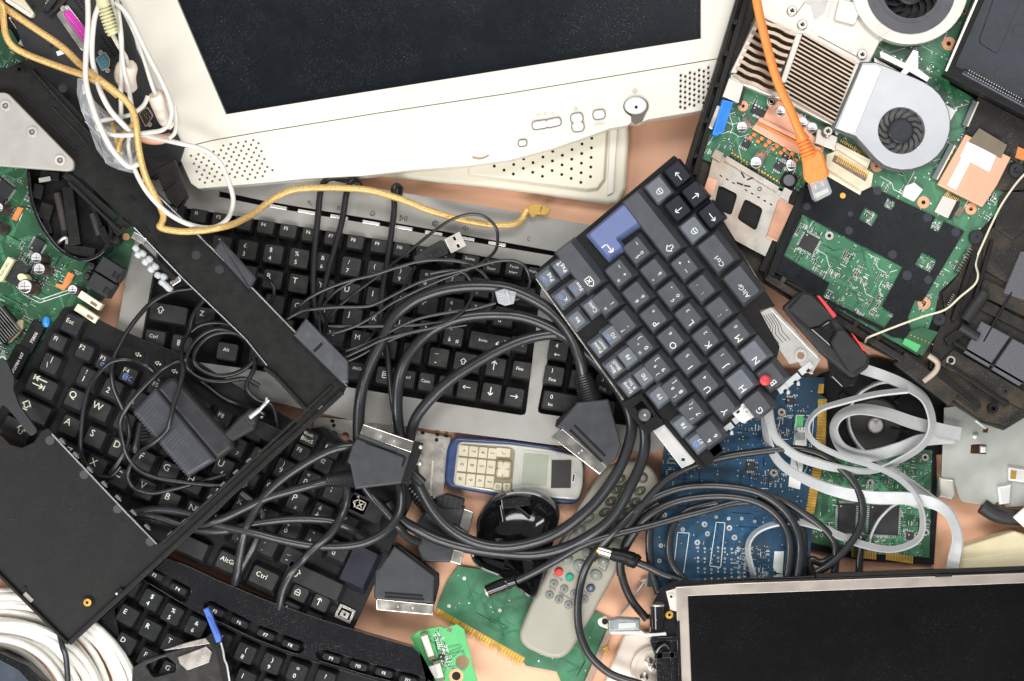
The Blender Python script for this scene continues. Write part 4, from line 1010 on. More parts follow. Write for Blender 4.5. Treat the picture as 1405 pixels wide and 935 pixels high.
# navy tray, top right corner
g = MB(152)
tr = [(1350, -30), (1296, 102), (1440, 176), (1440, -30)]
g.plate(tr, 128, 150, 0, holes=[[(1362, -25), (1311, 90), (1430, 148), (1430, -25)]])
ty = g.build('drive_tray', blk_dk, lp, bevel=1); LOC[ty.name] = LOC[lp.name].copy()
g = MB(152); g.plate(offset(tr, 2), 127, 138, 0); g.plate(rounded([(1372, -20), (1346, 56), (1372, 72), (1410, -20)], 5, 2), 138, 140.5, 0); g.cyl(1374, 98, 6.5, 138, 138.6, 0, n=20); g.cyl(1402, 40, 9, 138, 138.6, 0, n=20); g.build('tray_floor', navy_tray, ty, bevel=.6)
g = MB(152); g.tube([(1322, 98, 146), (1420, 151, 146)], 6, 0, 12, 1); g.build('tray_hinge', navy_tray, ty)
g = MB(152)
for i in range(22): g.box(1330 + i * 3.4, 97 + i * 1.85, 1.2, 1.4, 28, 151, 152.3, 0); g.box(1328.5 + i * 3.4, 101 + i * 1.85, 1.2, 1.4, 28, 151.2, 152.6, 0)
g.build('hinge_knurl', ink_gy, ty)
g = MB(152); g.bar((1349, -20, 151), (1298, 98, 151), 4, 5); g.build('tray_lip', nickel, ty, bevel=.8)
# black chassis on the far right
g = MB(zr)
ch = [(1345, 318), (1362, 322), (1372, 318), (1380, 300), (1420, 230), (1560, 230), (1560, 450), (1405, 560), (1385, 585), (1352, 578), (1310, 548), (1278, 505), (1284, 470), (1300, 430), (1296, 402), (1318, 378)]
g.plate(ch, 98, 103, 0)
cz = g.build('chassis', blk_br, lp, bevel=1); LOC[cz.name] = LOC[lp.name].copy()
g = MB(zr)
g.plate(rounded([(1352, 328), (1375, 300), (1400, 262), (1430, 262), (1430, 372), (1408, 402), (1350, 368)], 5, 2), 103, 107, 0)
g.plate([(1374, 268), (1384, 262), (1430, 264), (1430, 300), (1392, 330), (1366, 312)], 107, 110, 0, ch=1)
g.plate(rounded([(1350, 382), (1420, 416), (1420, 440), (1345, 404)], 6, 2), 103, 111, 0)
g.plate([(1350, 409), (1420, 446), (1420, 462), (1346, 424)], 103, 108, 0)
g.plate([(1290, 500), (1310, 480), (1420, 545), (1405, 562)], 103, 109, 0)
g.build('chassis_shelf', blk_br, cz, bevel=1.2)
g = MB(zr)
for a, b, w, h in (((1340, 345), (1310, 440), 8, 12), ((1362, 330), (1330, 440), 5, 16), ((1300, 500), (1385, 556), 6, 16), ((1310, 470), (1420, 534), 5, 12), ((1326, 452), (1300, 470), 12, 12), ((1390, 400), (1350, 470), 4, 12), ((1284, 508), (1345, 560), 10, 12)):
    g.bar((a[0], a[1], 106), (b[0], b[1], 106), w, h)
g.build('chassis_rib', blk, cz, bevel=1)
g = MB(zr); g.tube([(1325, 440, 111), (1352, 402, 111)], 9, 0, 14, 1); g.tube([(1318, 448, 112), (1343, 463, 110)], 7, 0, 12, 1); g.build('hinge_barrel', blk_mat, cz)
for P in ([(1348, 441), (1387, 462), (1358, 504), (1324, 484)], [(1391, 465), (1440, 490), (1400, 530), (1362, 507)], [(1402, 345), (1440, 345), (1440, 424), (1378, 402)]):
    g = MB(zr); g.plate(P, 104, 112, 0, ch=1); g.build('foam_pad', foam, cz)
for x, y, r, h in ((1342, 325, 10, 9), (1291, 438, 9, 7)):
    g = MB(zr); g.lathe(x, y, [(r, 100), (r, 100 + h), (r * .9, 101 + h), (2, 101 + h), (1.6, 99 + h), (.1, 99 + h)], 0, 20); g.build('rubber_foot', M_hub, cz)
M_spring = M('spring_steel', (.20, .18, .15), .35, .8)
for (x0, y0, x1, y1, r, n) in ((1334, 342, 1315, 375, 5.5, 9), (1311, 405, 1302, 421, 3.5, 6)):
    g = MB(zr); pts = []
    for i in range(n * 8 + 1):
        t = i / (n * 8); a = 2 * pi * n * t; dx, dy = x1 - x0, y1 - y0; l = hypot(dx, dy)
        pts.append((x0 + dx * t - dy / l * r * cos(a), y0 + dy * t + dx / l * r * cos(a), 108 + r * sin(a)))
    g.tube(pts, .8, 0, 6, 1); g.build('spring', M_spring, cz)
for x, y, r0, r1 in ((1306, 495, 4, 6.2), (1381, 537, 2.6, 5)):
    g = MB(zr); g.ring(x, y, r0, r1, 108, 111, 0); g.flat(circ(x, y, r0, 14), 109.5, 1); g.build('screw_boss', [blk_mat if r0 < 3 else nickel, blk_dk], cz)
g = MB(zr); g.lathe(1364, 561, [(7, 100), (7, 112), (3, 112), (2.5, 106), (.1, 106)], 0, 16); g.tube([(1340, 578, 110), (1349, 585, 112), (1354, 588, 111)], 1.8, 1, 6); g.build('corner_post', [blk_dk, steel_w], cz)
g = MB(zr); g.tube([(1275, 488, 112), (1287, 498, 113), (1284, 510, 113), (1268, 524, 111)], 4, 0, 10); g.build('tan_lead', M('tan_plastic', (.42, .35, .28), .5), lp)
# little board at the lower corner
g = MB(zr); sb_ = [(1266, 449), (1290, 456), (1268, 489), (1240, 472), (1251, 455)]; g.plate(sb_, 103, 105.5, 0); g.plate([(1244, 464), (1266, 474), (1260, 484), (1240, 472)], 105.5, 105.9, 1)
for i in range(7): g.cyl(1252 + i * 5, 460 + i * 2.1, 1, 105, 106.4, 2, n=8)
g.build('switch_board', [pcb_gd, pcb_gl, gold], lp, bevel=.3)
# thin ivory wire
g = MB(); g.tube([(1187, 470, 112), (1190, 464, 122), (1204, 458, 126), (1235, 446, 124), (1268, 434, 120), (1297, 425, 120), (1318, 407, 120), (1337, 391, 118), (1342, 378, 118), (1339, 364, 110), (1341, 352, 110), (1347, 338, 116), (1362, 305, 118), (1378, 275, 118), (1405, 240, 118), (1440, 215, 118)], 1.5, 0, 8)
tag(g.build('antenna_wire', cream), 'thin ivory wire curving across the black chassis at the right', 'wire')
# ================================================================ broken black hinge with red edges
zr = 148
hg = thing('laptop_latch', 'charcoal hinge cover with two red edges beside the broken end of the upside-down keyboard', 'hinge cover', 1140, 450, 118)
g = MB(zr); g.plate(rounded([(1076, 422), (1100, 400), (1116, 402), (1196, 490), (1194, 505), (1172, 520), (1130, 486), (1096, 447)], 4, 2), 118, 138, 0, ch=2); g.build('cover', blk_mat, hg, bevel=1)
g = MB(zr)
g.plate(rounded([(1082, 424), (1102, 402), (1114, 404), (1148, 436), (1134, 440), (1128, 446), (1112, 450)], 3, 2), 138, 147, 0, ch=2)
g.plate(rounded([(1150, 452), (1160, 453), (1192, 488), (1190, 500), (1168, 514), (1146, 480), (1140, 470)], 3, 2), 138, 146, 0, ch=2); g.build('raised_cap', blk_mat, hg, bevel=1)
g = MB(zr); g.plate([(1112, 451), (1128, 447), (1140, 440), (1148, 452), (1139, 470), (1145, 480)], 138, 142, 0); g.build('hinge_knuckle', blk_gl, hg, bevel=2)
for P in ([(1121, 406), (1125, 406), (1148, 433), (1144, 437)], [(1168, 457), (1173, 461), (1189, 483), (1184, 481)]):
    g = MB(zr); g.plate(P, 138, 148.3, 0); g.build('red_edge', red_p, hg, bevel=.6)
g = MB(zr); g.plate([(1140, 490), (1172, 520), (1184, 512), (1178, 530), (1160, 532), (1146, 518)], 108, 120, 0); g.build('hinge_foot', blk_gl, hg, bevel=1.5)
ZO = 0
# ================================================================ left green board
zr = 34
pl = thing('circuit_board', 'large green circuit board with capacitors and twin phone jacks at the left edge', 'circuit board', 60, 360, 28, 'loose circuit boards')
bd = [(-60, 40), (14, 40), (40, 84), (56, 100), (110, 200), (190, 270), (184, 330), (172, 380), (150, 405), (120, 425), (60, 560), (-60, 600)]
LA = 27
g = MB(zr); g.plate(bd, 28, 33, 0)
bv = [(-40, 50), (45, 60), (100, 190), (180, 330), (168, 375), (100, 415), (50, 540), (-40, 560)]
traces(g, bv, LA, 90, 33.15, 1, 51, .8, (1, 4)); traces(g, bv, LA, 60, 33.25, 2, 52, .8, (1, 3)); vias(g, bv, 150, 33.4, 4, 53)
g.stroke([(22, 393), (30, 403), (54, 416), (102, 400)], .9, 33.5, 3); g.stroke([(26, 392), (34, 401), (56, 411), (100, 396)], .9, 33.52, 3)
g.stroke([(128, 360), (140, 366), (134, 378), (122, 372), (128, 360)], .8, 33.5, 3)
g.build('board', [pcb_gd, pcb_tr, pcb_trd, silk, solder], pl)
bq = [(-5, 280), (30, 300), (60, 380), (110, 372), (165, 370), (150, 400), (105, 395), (60, 412), (22, 398), (-5, 420)]
o = smd([(8, 345), (50, 330), (62, 356), (110, 372), (112, 385), (98, 392), (60, 400), (30, 390), (10, 380)], LA, 90, 33, 55, cl=7, size=(3, 5.5), zr=zr).build('surface_components', SM, pl); o['kind'] = 'stuff'
o = smd([(0, 240), (40, 240), (60, 340), (30, 350), (0, 340)], LA, 26, 33, 56, cl=4, size=(3, 6), zr=zr).build('surface_components', SM, pl); o['kind'] = 'stuff'
o = smd([(-5, 400), (80, 415), (70, 440), (40, 500), (-5, 520)], LA, 34, 33, 57, cl=6, size=(3, 6), zr=zr).build('surface_components', SM, pl); o['kind'] = 'stuff'
o = smd([(-5, 60), (20, 60), (34, 95), (0, 110)], LA, 16, 33, 58, cl=4, size=(3, 5), zr=zr).build('surface_components', SM, pl); o['kind'] = 'stuff'
for x, y, r, h, dx, dy in ((62, 358, 8, 22, -7, -3), (67, 372, 8.5, 22, -8, -2), (47, 396, 10.5, 24, -7, -2), (113, 400, 7, 20, -9, -2), (11, 289, 7, 20, -8, -3), (6, 315, 9, 24, -8, -3)):
    cap(pl, x, y, r, 33, h, dx, dy, None, M_capt, 'capacitor', zr)
chip(pl, 52, 337, 19, 15, -60, 33, 5, 8, 2, zr)
chip(pl, 2, 262, 26, 28, 37, 33, 5, 12, 4, zr)
for P in ([(25, 284), (33, 286), (23, 304), (16, 301)], [(94, 373), (103, 377), (98, 388), (88, 399), (76, 393), (78, 389), (86, 391)]):
    g = MB(zr); g.plate(P, 33, 37, 0); g.build('orange_lead', orange_c, pl, bevel=.5)
g = MB(zr)   # transformer with yellow tape
g.box(24, 375, 30, 30, 28, 33, 52, 0); g.box(14, 371, 9, 34, 30, 38, 62, 1); g.lathe(36, 382, [(9, 36), (10, 46), (7, 55), (.1, 56)], 1, 14, .7, 28)
g.text('450N S103', 13.5, 371, 5, 62.2, 2, -60); g.build('transformer', [smd_blk, M('label_yellow', (.70, .68, .40), .5), ink_dk], pl, bevel=1)
for x, y in ((156, 371), (144, 392)):
    g = MB(zr, (x, y, 32)); g.plate(rect(0, 0, 34, 22), 33, 62, 0, ch=1); g.box(12, 2, 10, 9, 0, 61, 62.2, 1)
    for i in range(4): g.box(10 + i * 1.4, 2, .7, 10, 0, 62.2, 62.4, 0)
    g.build('phone_jack', [blk_mat, blk_dk], pl, bevel=.8)
for x, y in ((127, 413), (122, 431)):
    g = MB(zr, (x, y, 33)); g.box(0, 0, 34, 10, 0, 33, 50, 0); g.box(7, 1, 10, 4, 0, 50, 50.4, 1); g.build('white_header', [cream, smd_brn], pl, bevel=.6)
for x, y, r in ((161, 330, 8), (128, 366, 7), (122, 380, 6)): 
    g = MB(zr); g.lathe(x, y, [(r, 33), (r, 44), (r * .7, 49), (.1, 50)], 0, 14); g.build('filter_bead', blk_mat, pl)
g = MB(zr); g.cyl(173, 325, 5, 33, 34.2, 0, n=18); g.build('mounting_pad', copper_pad, pl)
g = MB(zr, (8, 447, -40)) # finned sink
g.box(0, 0, 34, 44, 0, 33, 40, 0)
for i in range(9): g.box(-15 + i * 3.7, 0, 1.3, 42, 0, 40, 58, 1)
g.build('finned_sink', [blk_dk, M('dark_fin', (.22, .22, .21), .35, .7)], pl)
g = MB(zr); g.plate([(26, 440), (34, 438), (34, 452), (18, 470), (12, 472)], 33, 44, 0); g.build('glue_blob', M('tan_glue', (.48, .40, .24), .6), pl, bevel=3)
g = MB(zr, (48, 462, -62)); g.box(0, 0, 44, 19, 0, 33, 50, 0); g.text('75806', 0, 3, 6.5, 50.2, 1, 0); g.build('relay', [blk_dk, ink], pl, bevel=.8)
g = MB(zr, (26, 497, -62)); g.box(0, 0, 44, 22, 0, 33, 52, 0); g.text('LPS0984 007', 0, 3, 6, 52.2, 1, 0); g.build('relay', [blk_dk, ink], pl, bevel=.8)
g = MB(zr); g.lathe(67, 442, [(3.5, 33), (5, 40), (5, 50), (2, 53), (.1, 53)], 0, 12, 1.5); g.build('varistor', M('blue_epoxy', (.03, .22, .55), .35), pl)
g = MB(zr)
for x, y in ((3, 494),): g.ring(x, y, 3, 6, 33, 33.8)
g.build('test_pad', solder, pl)

# ================================================================ oval black battery shell
zr = 66
ov = thing('mouse_shell', 'opened oval black mouse body with empty battery bay on the left green board', 'mouse body', 100, 295, 36)
op = spline([(40, 225), (38, 255), (42, 280), (54, 310), (75, 340), (100, 356), (122, 358), (143, 346), (153, 326), (152, 305), (142, 282), (128, 255), (110, 222), (75, 212)], 4, True)
g = MB(zr); ip = offset(op, 4.5)
g.plate(op, 36, 66, 0, holes=[ip], ms=0); g.build('rim', blk_gl, ov, bevel=1.5)
g = MB(zr); g.plate(offset(op, 3), 36, 46, 0)
g.build('floor', blk_dk, ov)
g = MB(zr)
g.bar((92, 256, 58), (103, 336, 58), 15, 16); g.box(60, 290, 18, 22, 18, 46, 58); g.box(50, 262, 14, 20, 12, 46, 60); g.box(107, 344, 44, 14, 10, 46, 60, 0); g.box(142, 322, 10, 24, -25, 46, 60)
g.box(66, 240, 26, 12, 8, 46, 58); g.box(132, 300, 5, 40, -24, 46, 56); g.box(62, 308, 8, 26, -18, 46, 56); g.box(85, 320, 10, 10, 10, 46, 54)
g.build('battery_divider', blk, ov, bevel=.8)
for a, b in (((75, 264), (86, 316)), ((124, 292), (134, 322))):
    g = MB(zr); g.tube([(a[0], a[1], 50), (b[0], b[1], 50)], 6, 0, 12, 1); g.build('battery_cradle', M('smoky_plastic', (.05, .045, .04), .3), ov)
g = MB(zr); g.tube([(78, 333, 56), (84, 328, 60), (90, 326, 60), (90, 334, 58)], 2.5, 0, 8, 4, flat=1.6); g.box(60, 246, 16, 6, -10, 56, 61, 0); g.build('battery_contact', steel, ov)
g = MB(zr); g.cyl(113, 349, 1, 58, 60.2, 1, n=6); g.box(113, 346, 17, 8, 0, 57, 60.2, 1); g.cyl(61, 309, 5, 55, 56.3, 1, n=14); g.build('latch_slot', [blk, blk_dk], ov)

# ================================================================ dark port panel, upper left
zr = 70
dk = thing('port_panel', 'dark grey rear port panel with a magenta parallel port at the top left', 'port panel', 110, 80, 36)
PA = 54
g = MB(zr)
pp = [(30, -40), (140, -40), (176, 22), (186, 66), (222, 140), (252, 204), (246, 222), (206, 246), (140, 214), (100, 160), (52, 100), (34, 70), (14, 20)]
g.plate(pp, 36, 70, 0, ch=1.5); g.build('panel', blk_mat, dk, bevel=1)
g = MB(zr); g.plate([(-40, -40), (40, -40), (70, 60), (56, 96), (34, 84), (-40, 66)], 16, 30, 0); g.build('shadow_plate', blk_dk, dk)  # dark plate added to stand for the shade below the wires
g = MB(zr)
g.plate(rounded([(77, 20), (92, 6), (130, 55), (124, 72), (112, 70)], 3, 2), 70, 72.5, 0)
g.build('port_frame', nickel, dk, bevel=.8)
par = [(88, 20), (97, 14), (123, 46), (124, 58), (114, 58)]
g = MB(zr); g.plate(rounded(par, 3, 2), 72, 78, 0)
for i in range(13):
    for j in (0, 1): g.cyl(93.5 + i * 2.05 - j * 4.5 + (j * 1.5), 21.5 + i * 2.55 + j * 2 + (j * 1.5), .8, 78, 78.4, 1, n=6)
g.build('parallel_port', [mag, M('pin_pink', (.75, .3, .6), .4)], dk, bevel=1)
for P, m, nm in (([(134, 82), (145, 74), (151, 83), (150, 92), (142, 97)], teal, 'serial_port'), ([(193, 157), (203, 149), (210, 160), (201, 173)], smd_blk, 'serial_port')):
    g = MB(zr); g.plate(rounded(offset(P, -1.6), 2, 2), 70, 76, 0); g.plate(rounded(P, 2, 2), 75, 78, 1)
    cx_, cy_ = sum(p[0] for p in P) / len(P), sum(p[1] for p in P) / len(P)
    for i in range(4):
        for j in (0, 1): g.cyl(cx_ - 4 + i * 2 + j * 3, cy_ - 3 + i * 2.4 - j * 2, .7, 78, 78.4, 2, n=6)
    for s_ in (-1, 1): g.lathe(cx_ + s_ * 8 * cos(radians(PA)) , cy_ + s_ * 15 * sin(radians(PA)), [(3.6, 70), (3.6, 77), (2, 77), (1.8, 74), (.1, 74)], 0, 10)
    g.build(nm, [nickel, m, gold], dk, bevel=.4)
for P, m in (((88, 13), nickel), ((66, 12), steel_w)):
    g = MB(zr); g.lathe(P[0], P[1], [(4, 70), (4, 76), (2.4, 76), (2, 73), (.1, 73)], 0, 10); g.build('port_screw', m, dk)
for x0, y0, n in ((104, 2, 6), (140, 51, 8)):
    g = MB(zr)
    for i in range(n):
        for j in (0, 1): g.box(x0 + i * 2.5 + j * 5.6, y0 + i * 3.6 - j * 3.5, 4.6, 2, -8, 69, 70.3, 0)
    g.build('cooling_slots', blk_dk, dk)
g = MB(zr); g.bar((70, 22, 76), (92, 0, 76), 4, 5); g.bar((64, 16, 76), (78, -4, 76), 8, 3, 0); g.box(70, 2, 10, 14, 30, 70, 74, 1); g.build('card_latch', [blk_mat, nickel], dk, bevel=.6)
g = MB(zr)
for x, y in ((46, 9), (71, 63), (52, 43)): g.cyl(x, y, 1.8, 69, 70.4, 0, n=8)
g.box(83, 73, 9, 6, -20, 70, 73, 1); g.box(52, 43, 4, 3, 0, 70, 72, 1); g.build('panel_fixing', [blk_dk, paper], dk)
g = MB(zr); g.plate([(9, -6), (30, -6), (49, 20), (47, 25), (42, 25), (10, 4)], 70, 80, 0); g.bar((10, 0, 81), (44, 22, 81), 2.5, 2, 1); g.build('white_slot', [cream, paper], dk, bevel=.8)
g = MB(zr)
g.tube([(8, 14, 58), (18, 26, 60), (28, 40, 60), (40, 55, 58)], 1.6, 0, 6); g.tube([(10, 22, 58), (20, 36, 60), (30, 52, 60)], 1.6, 1, 6); g.tube([(6, 18, 56), (16, 30, 60), (34, 58, 60)], 1.2, 2, 6); g.tube([(14, 16, 58), (30, 36, 62), (46, 58, 58)], 1.2, 2, 6)
g.box(30, 58, 13, 9, 30, 48, 60, 3); g.box(40, 52, 13, 6, 35, 48, 62, 4)
g.build('wire_harness', [red_p, white_cab, blk_dk, M('connector_grey', (.40, .38, .35), .5), paper], dk)

# ================================================================ the big black shell (frame with an arm)
zr = 112; ZO = -12
sh = thing('laptop_shell', 'big black broken laptop base shell with a long diagonal arm, at the lower left', 'laptop shell', 240, 560, 100)
fr = [(-40, 92), (8, 92), (38, 80), (62, 106), (116, 163), (219, 268), (349, 396), (477, 528), (470, 541), (350, 651), (299, 701), (220, 770), (94, 886), (-40, 755), (-40, 588), (0, 598), (12, 611), (28, 615), (45, 607), (55, 592), (64, 588), (71, 594), (122, 650), (173, 702), (216, 747), (266, 702), (349, 629), (398, 590), (424, 564), (400, 542), (365, 506), (337, 469), (251, 386), (181, 313), (160, 292), (112, 245), (70, 225), (-40, 170)]
g = MB(zr); g.plate(fr, 100, 106, 0); g.build('plate', blk, sh, bevel=1)
g = MB(zr)
def rail(P, w, h, z0=106, m=0):
    for a, b in zip(P, P[1:]): g.bar((a[0], a[1], z0 + h / 2 - .6), (b[0], b[1], z0 + h / 2 - .6), w, h, m)
for P, w, h in (([(470, 538), (350, 648), (222, 766), (95, 883)], 7, 8), ([(455, 530), (345, 632), (222, 745)], 4, 6), ([(93, 884), (-30, 761)], 4, 7), ([(94, 250), (165, 318), (172, 312)], 4, 10), ([(44, 96), (66, 122), (112, 172), (150, 214)], 3, 5), ([(20, 122), (104, 206)], 2, 3), ([(104, 206), (118, 196), (70, 146)], 2, 3), ([(88, 238), (158, 300)], 10, 5), ([(420, 563), (378, 517), (362, 505)], 5, 7)):
    g = MB(zr); rail(P, w, h); g.build('border_rail', blk, sh, bevel=1)
g = MB(zr)
glint = M('glint_edge_plastic', (.30, .30, .31), .25, .5, dust=.2)  # pale colour stands in for highlights along the shell's edges
for P, w, h in (([(116, 166), (219, 271), (349, 399), (476, 530)], 1.6, 5), ([(183, 312), (251, 383), (337, 466), (366, 502)], 1.3, 4), ([(70, 596), (173, 705), (214, 747)], 2, 4)):
    g = MB(zr); rail(P, w, h); g.build('edge_glint', glint, sh, bevel=.4)  # strips that paint the bright edge lines
g = MB(zr)
tabm = M('tab_plastic', (.10, .10, .105), .3)
for i, (x, y, a) in enumerate([(84, 605, 45), (103, 624, 45), (122, 644, 45), (142, 664, 45), (161, 683, 45), (182, 703, 45), (201, 723, 45), (341, 632, -42), (323, 648, -42), (305, 665, -42), (288, 682, -42), (270, 699, -42), (252, 716, -42), (233, 733, -42), (440, 560, -42)]):
    g = MB(zr); g.box(x, y, 8, 4, a, 100, 111, 0); g.box(x + 1, y + 2, 9, 2.4, a, 106, 108, 0); g.build('snap_tab', tabm, sh, bevel=.6)
for x, y in ((67, 605), (114, 652), (160, 699), (205, 744), (85, 120), (300, 370), (268, 350)):
    g = MB(zr); g.cyl(x, y, 6.2, 105, 106.3, 0, n=20); g.build('moulding_mark', M('mark_plastic', (.052, .052, .058), .45), sh) if x < 210 and y > 500 else g.build('moulding_mark', blk_mat, sh)
for x, y in ((120, 827), (467, 507)):
    g = MB(zr); g.cyl(x, y, 8.5, 105, 108, 1, n=20); g.ring(x, y, 2, 5.4, 107, 113, 0, 16); g.flat(circ(x, y, 2.2, 10), 110, 1)
    for k in range(8): 
        if y < 600: g.bar((x, y, 108), (x + 10 * cos(k * pi / 4), y + 10 * sin(k * pi / 4), 107), 2, 4, 1)
    g.build('brass_insert', [gold, blk_dk], sh)
g = MB(zr)
g.plate(rounded([(294, 343), (304, 329), (352, 382), (343, 398)], 3, 2), 106, 119, 0, ch=3); cl1 = g.build('clamp', M('steel_grey_clip', (.11, .115, .125), .2, .6, dust=.1), sh, bevel=4, seg=5)
g = MB(zr); g.plate([(403, 460), (420, 437), (448, 466), (478, 496), (478, 526), (470, 526)], 106, 117, 0, ch=2); g.box(437, 477, 4, 16, 45, 117, 117.5, 1); g.build('clamp', [M('steel_grey_clip2', (.14, .145, .155), .22, .6, dust=.15), blk_dk], sh, bevel=3.5, seg=5)
g = MB(zr); g.plate([(210, 232), (238, 218), (256, 270), (240, 286), (228, 272)], 92, 104, 0, ch=1); g.bar((222, 262, 106), (240, 246, 106), 2, 4); g.bar((247, 285, 104), (256, 270, 104), 2, 8); g.build('shell_flap', blk, sh, bevel=1)
g = MB(zr)
for a, b in (((176, 268), (184, 275)), ((196, 310), (203, 320)), ((205, 328), (212, 336)), ((177, 310), (170, 303)), ((24, 99), (27, 85)), ((20, 94), (34, 96))): g.bar((a[0], a[1], 106.4), (b[0], b[1], 106.4), 4, 1.6)
g.build('scuff_mark', blk_dk, sh)
g = MB(zr); g.plate([(150, 307), (164, 298), (178, 308), (160, 324)], 100, 110, 0, holes=[circ(161, 312, 3, 10)]); g.build('screw_lug', blk, sh, bevel=.8)
g = MB(zr); g.plate([(25, 812), (33, 806), (47, 824), (42, 830)], 105.5, 106.5, 1); g.bar((32, 815, 107), (43, 826, 107), 6, 2, 0); g.bar((28, 812, 107), (34, 806, 107), 3, 4, 2); g.build('latch_window', [M('smoky_clear', (.30, .29, .27), .3), blk_dk, blk], sh, bevel=.4)
g = MB(zr); g.plate([(-30, 480), (0, 486), (0, 545), (-30, 560)], 100, 110, 0) if False else None
g = MB(zr); g.box(164, 812, 10, 6, -42, 106, 112, 0); g.cyl(160, 815, 2, 108, 113, 1, n=8); g.build('edge_clip', [blk_dk, steel], sh, bevel=.5)
# clear light pipes on the shell's edge
for i, (x, y) in enumerate(((186, 341), (189, 350), (196, 348), (199, 360), (205, 356), (207, 370), (213, 366), (216, 378), (224, 380), (227, 392), (222, 388), (231, 396))):
    g = MB(zr, (x, y, 40)); g.plate(rounded(rect(0, 0, 9, 8), 3, 2), 100, 114, 0, ch=2); g.build('light_pipe', frost, sh)
g = MB(zr); g.bar((181, 322, 106), (199, 332, 106), 9, 6, 0); g.bar((190, 336, 105), (240, 384, 105), 6, 6, 1); g.bar((234, 390, 106), (246, 382, 106), 7, 4, 0); g.build('pipe_holder', [nickel, blk], sh, bevel=.6)
# left end of the shell with the curved cut-out
zr = 112
g = MB(zr); g.plate(rounded([(-30, 490), (8, 494), (20, 520), (18, 534), (26, 556), (52, 592), (42, 600), (20, 572), (6, 556), (-30, 560)], 4, 2), 104, 112, 0); g.build('corner_tab', blk_mat, sh, bevel=1)
# ---- pale metal hinge plate on the arm
zr = 124
hp = thing('hinge_plate', 'pale grey metal plate with three screws lying on the black arm at the far left', 'metal plate', 40, 180, 112)
g = MB(zr); P = rounded([(-30, 126), (9, 127), (101, 221), (100, 233), (92, 235), (-30, 226)], 5, 3)
g.plate(P, 112, 122, 0, ch=1.2); g.build('plate', M('pale_cast_metal', (.40, .375, .34), .5, .25, var=.05), hp, bevel=.8)
for x, y in ((7, 145), (43.5, 181), (82, 220)):
    g = MB(zr); g.ring(x, y, 4, 7.5, 121, 123.5, 0, 18); g.lathe(x, y, [(4.6, 118), (4.6, 123), (2.2, 123), (2, 120), (.1, 120)], 1, 6); g.build('screw', [steel, M('screw_grey', (.14, .135, .13), .35, .6)], hp, bevel=.3)

ZO = 0
# ================================================================ metal drive plate
zr = 8
dp = thing('drive_plate', 'thin steel drive plate with round stamped holes, under the plugs beside the phone', 'steel plate', 540, 640, 1)
g = MB(zr); P = [(432, 572), (520, 580), (618, 601), (607, 684), (592, 694), (470, 640), (425, 610)]
hs_ = [circ(457.5, 597, 5.6, 16), circ(473.5, 599, 5.6, 16), circ(488, 601, 5, 16), circ(464, 607, 4.5, 14), circ(480, 609, 5, 14)]
g.plate(P, 2, 7, 0, holes=hs_); g.build('sheet', M('plate_steel', (.68, .63, .56), .33, .9, var=.06), dp, bevel=.4)
for x, y in ((458, 584), (599, 604)):
    g = MB(zr); g.cyl(x, y, 2.6, 6, 8.2, 0, n=10); g.build('rivet', blk_dk, dp)
for x in (456, 580, 600, 612):
    g = MB(zr); g.box(x, 578 + (x - 456) * .13, 5, 4, 12, 4, 9, 0); g.build('edge_notch', blk_dk, dp)
g = MB(zr); g.bar((594, 632, 8), (590, 684, 8), 2.5, 1.4); g.build('rib', steel, dp)

# ================================================================ mobile phone
zr = 28
ph = thing('mobile_phone', 'blue and silver keypad phone lying on its side on the bare table', 'mobile phone', 708, 645, 0)
PH = 6.5
body = rounded([(622, 600), (700, 605), (757, 613), (800, 625), (803, 640), (801, 668), (795, 690), (782, 694), (687, 683), (616, 670), (609, 660), (613, 615)], 9, 4)
g = MB(zr); g.plate(body, 0, 21, 0, ch=3); g.build('body', phone_bl, ph, bevel=1.5, seg=3)
fp = rounded([(628, 606), (700, 610), (754, 617), (797, 627), (801, 642), (800, 668), (794, 687), (700, 680), (621, 666)], 7, 3)
g = MB(zr); g.plate(fp, 20, 25, 0, ch=1.5); g.build('faceplate', phone_sv, ph, bevel=1)
g = MB(zr); g.plate(rounded([(716, 618), (757, 622), (753, 672), (711, 669)], 3, 2), 25, 25.6, 1); g.plate([(719, 622), (753, 625), (750, 667), (715, 665)], 25.6, 26, 0); g.build('display', [lcd_gr, M('display_frame', (.40, .39, .34), .3, coat=.3)], ph)
g = MB(zr); g.plate([(757, 632), (784, 632), (783, 670), (756, 670)], 25.2, 26.3, 0); g.build('dark_sticker', M('charcoal_sticker', (.028, .026, .024), .5), ph)
g = MB(zr); g.plate(pill(787, 656, 100, 14, 4.6), 25, 26, 0); g.plate(pill(787, 656, 100, 10, 2), 26, 26.4, 1); g.build('earpiece', [steel, blk_dk], ph)
g = MB(zr); g.plate(rounded([(632, 609), (700, 614), (707, 618), (702, 676), (696, 676), (626, 665)], 5, 2), 24.5, 25.4, 0); kp_ = g.build('keypad_bed', M('keypad_gap', (.20, .17, .11), .5), ph)
cols = [(626.8, 640.4), (641.2, 653.6), (654.6, 666.4), (667.4, 679.4)]
rows = [(610.5, 625.5), (627.5, 646.5), (648.5, 665.5)]
labs = [['*', '7', '4', '1'], ['0', '8', '5', '2'], ['#', '9', '6', '3']]
for ci, (x0, x1) in enumerate(cols):
    for ri, (y0, y1) in enumerate(rows):
        f = lambda x, y: (x + (640 - y) * .10 + (0), y + (x - 628) * .10)
        P = [f(x0, y0), f(x1, y0), f(x1, y1), f(x0, y1)]
        g = MB(zr); g.plate(rounded(P, 1.5, 2), 25, 27.4, 0, ch=.6)
        mx, my = f((x0 + x1) / 2, (y0 + y1) / 2); g.text(labs[ri][ci], mx, my, 8, 27.5, 1, 100); g.build('key', [phone_key, ink_dk], ph)
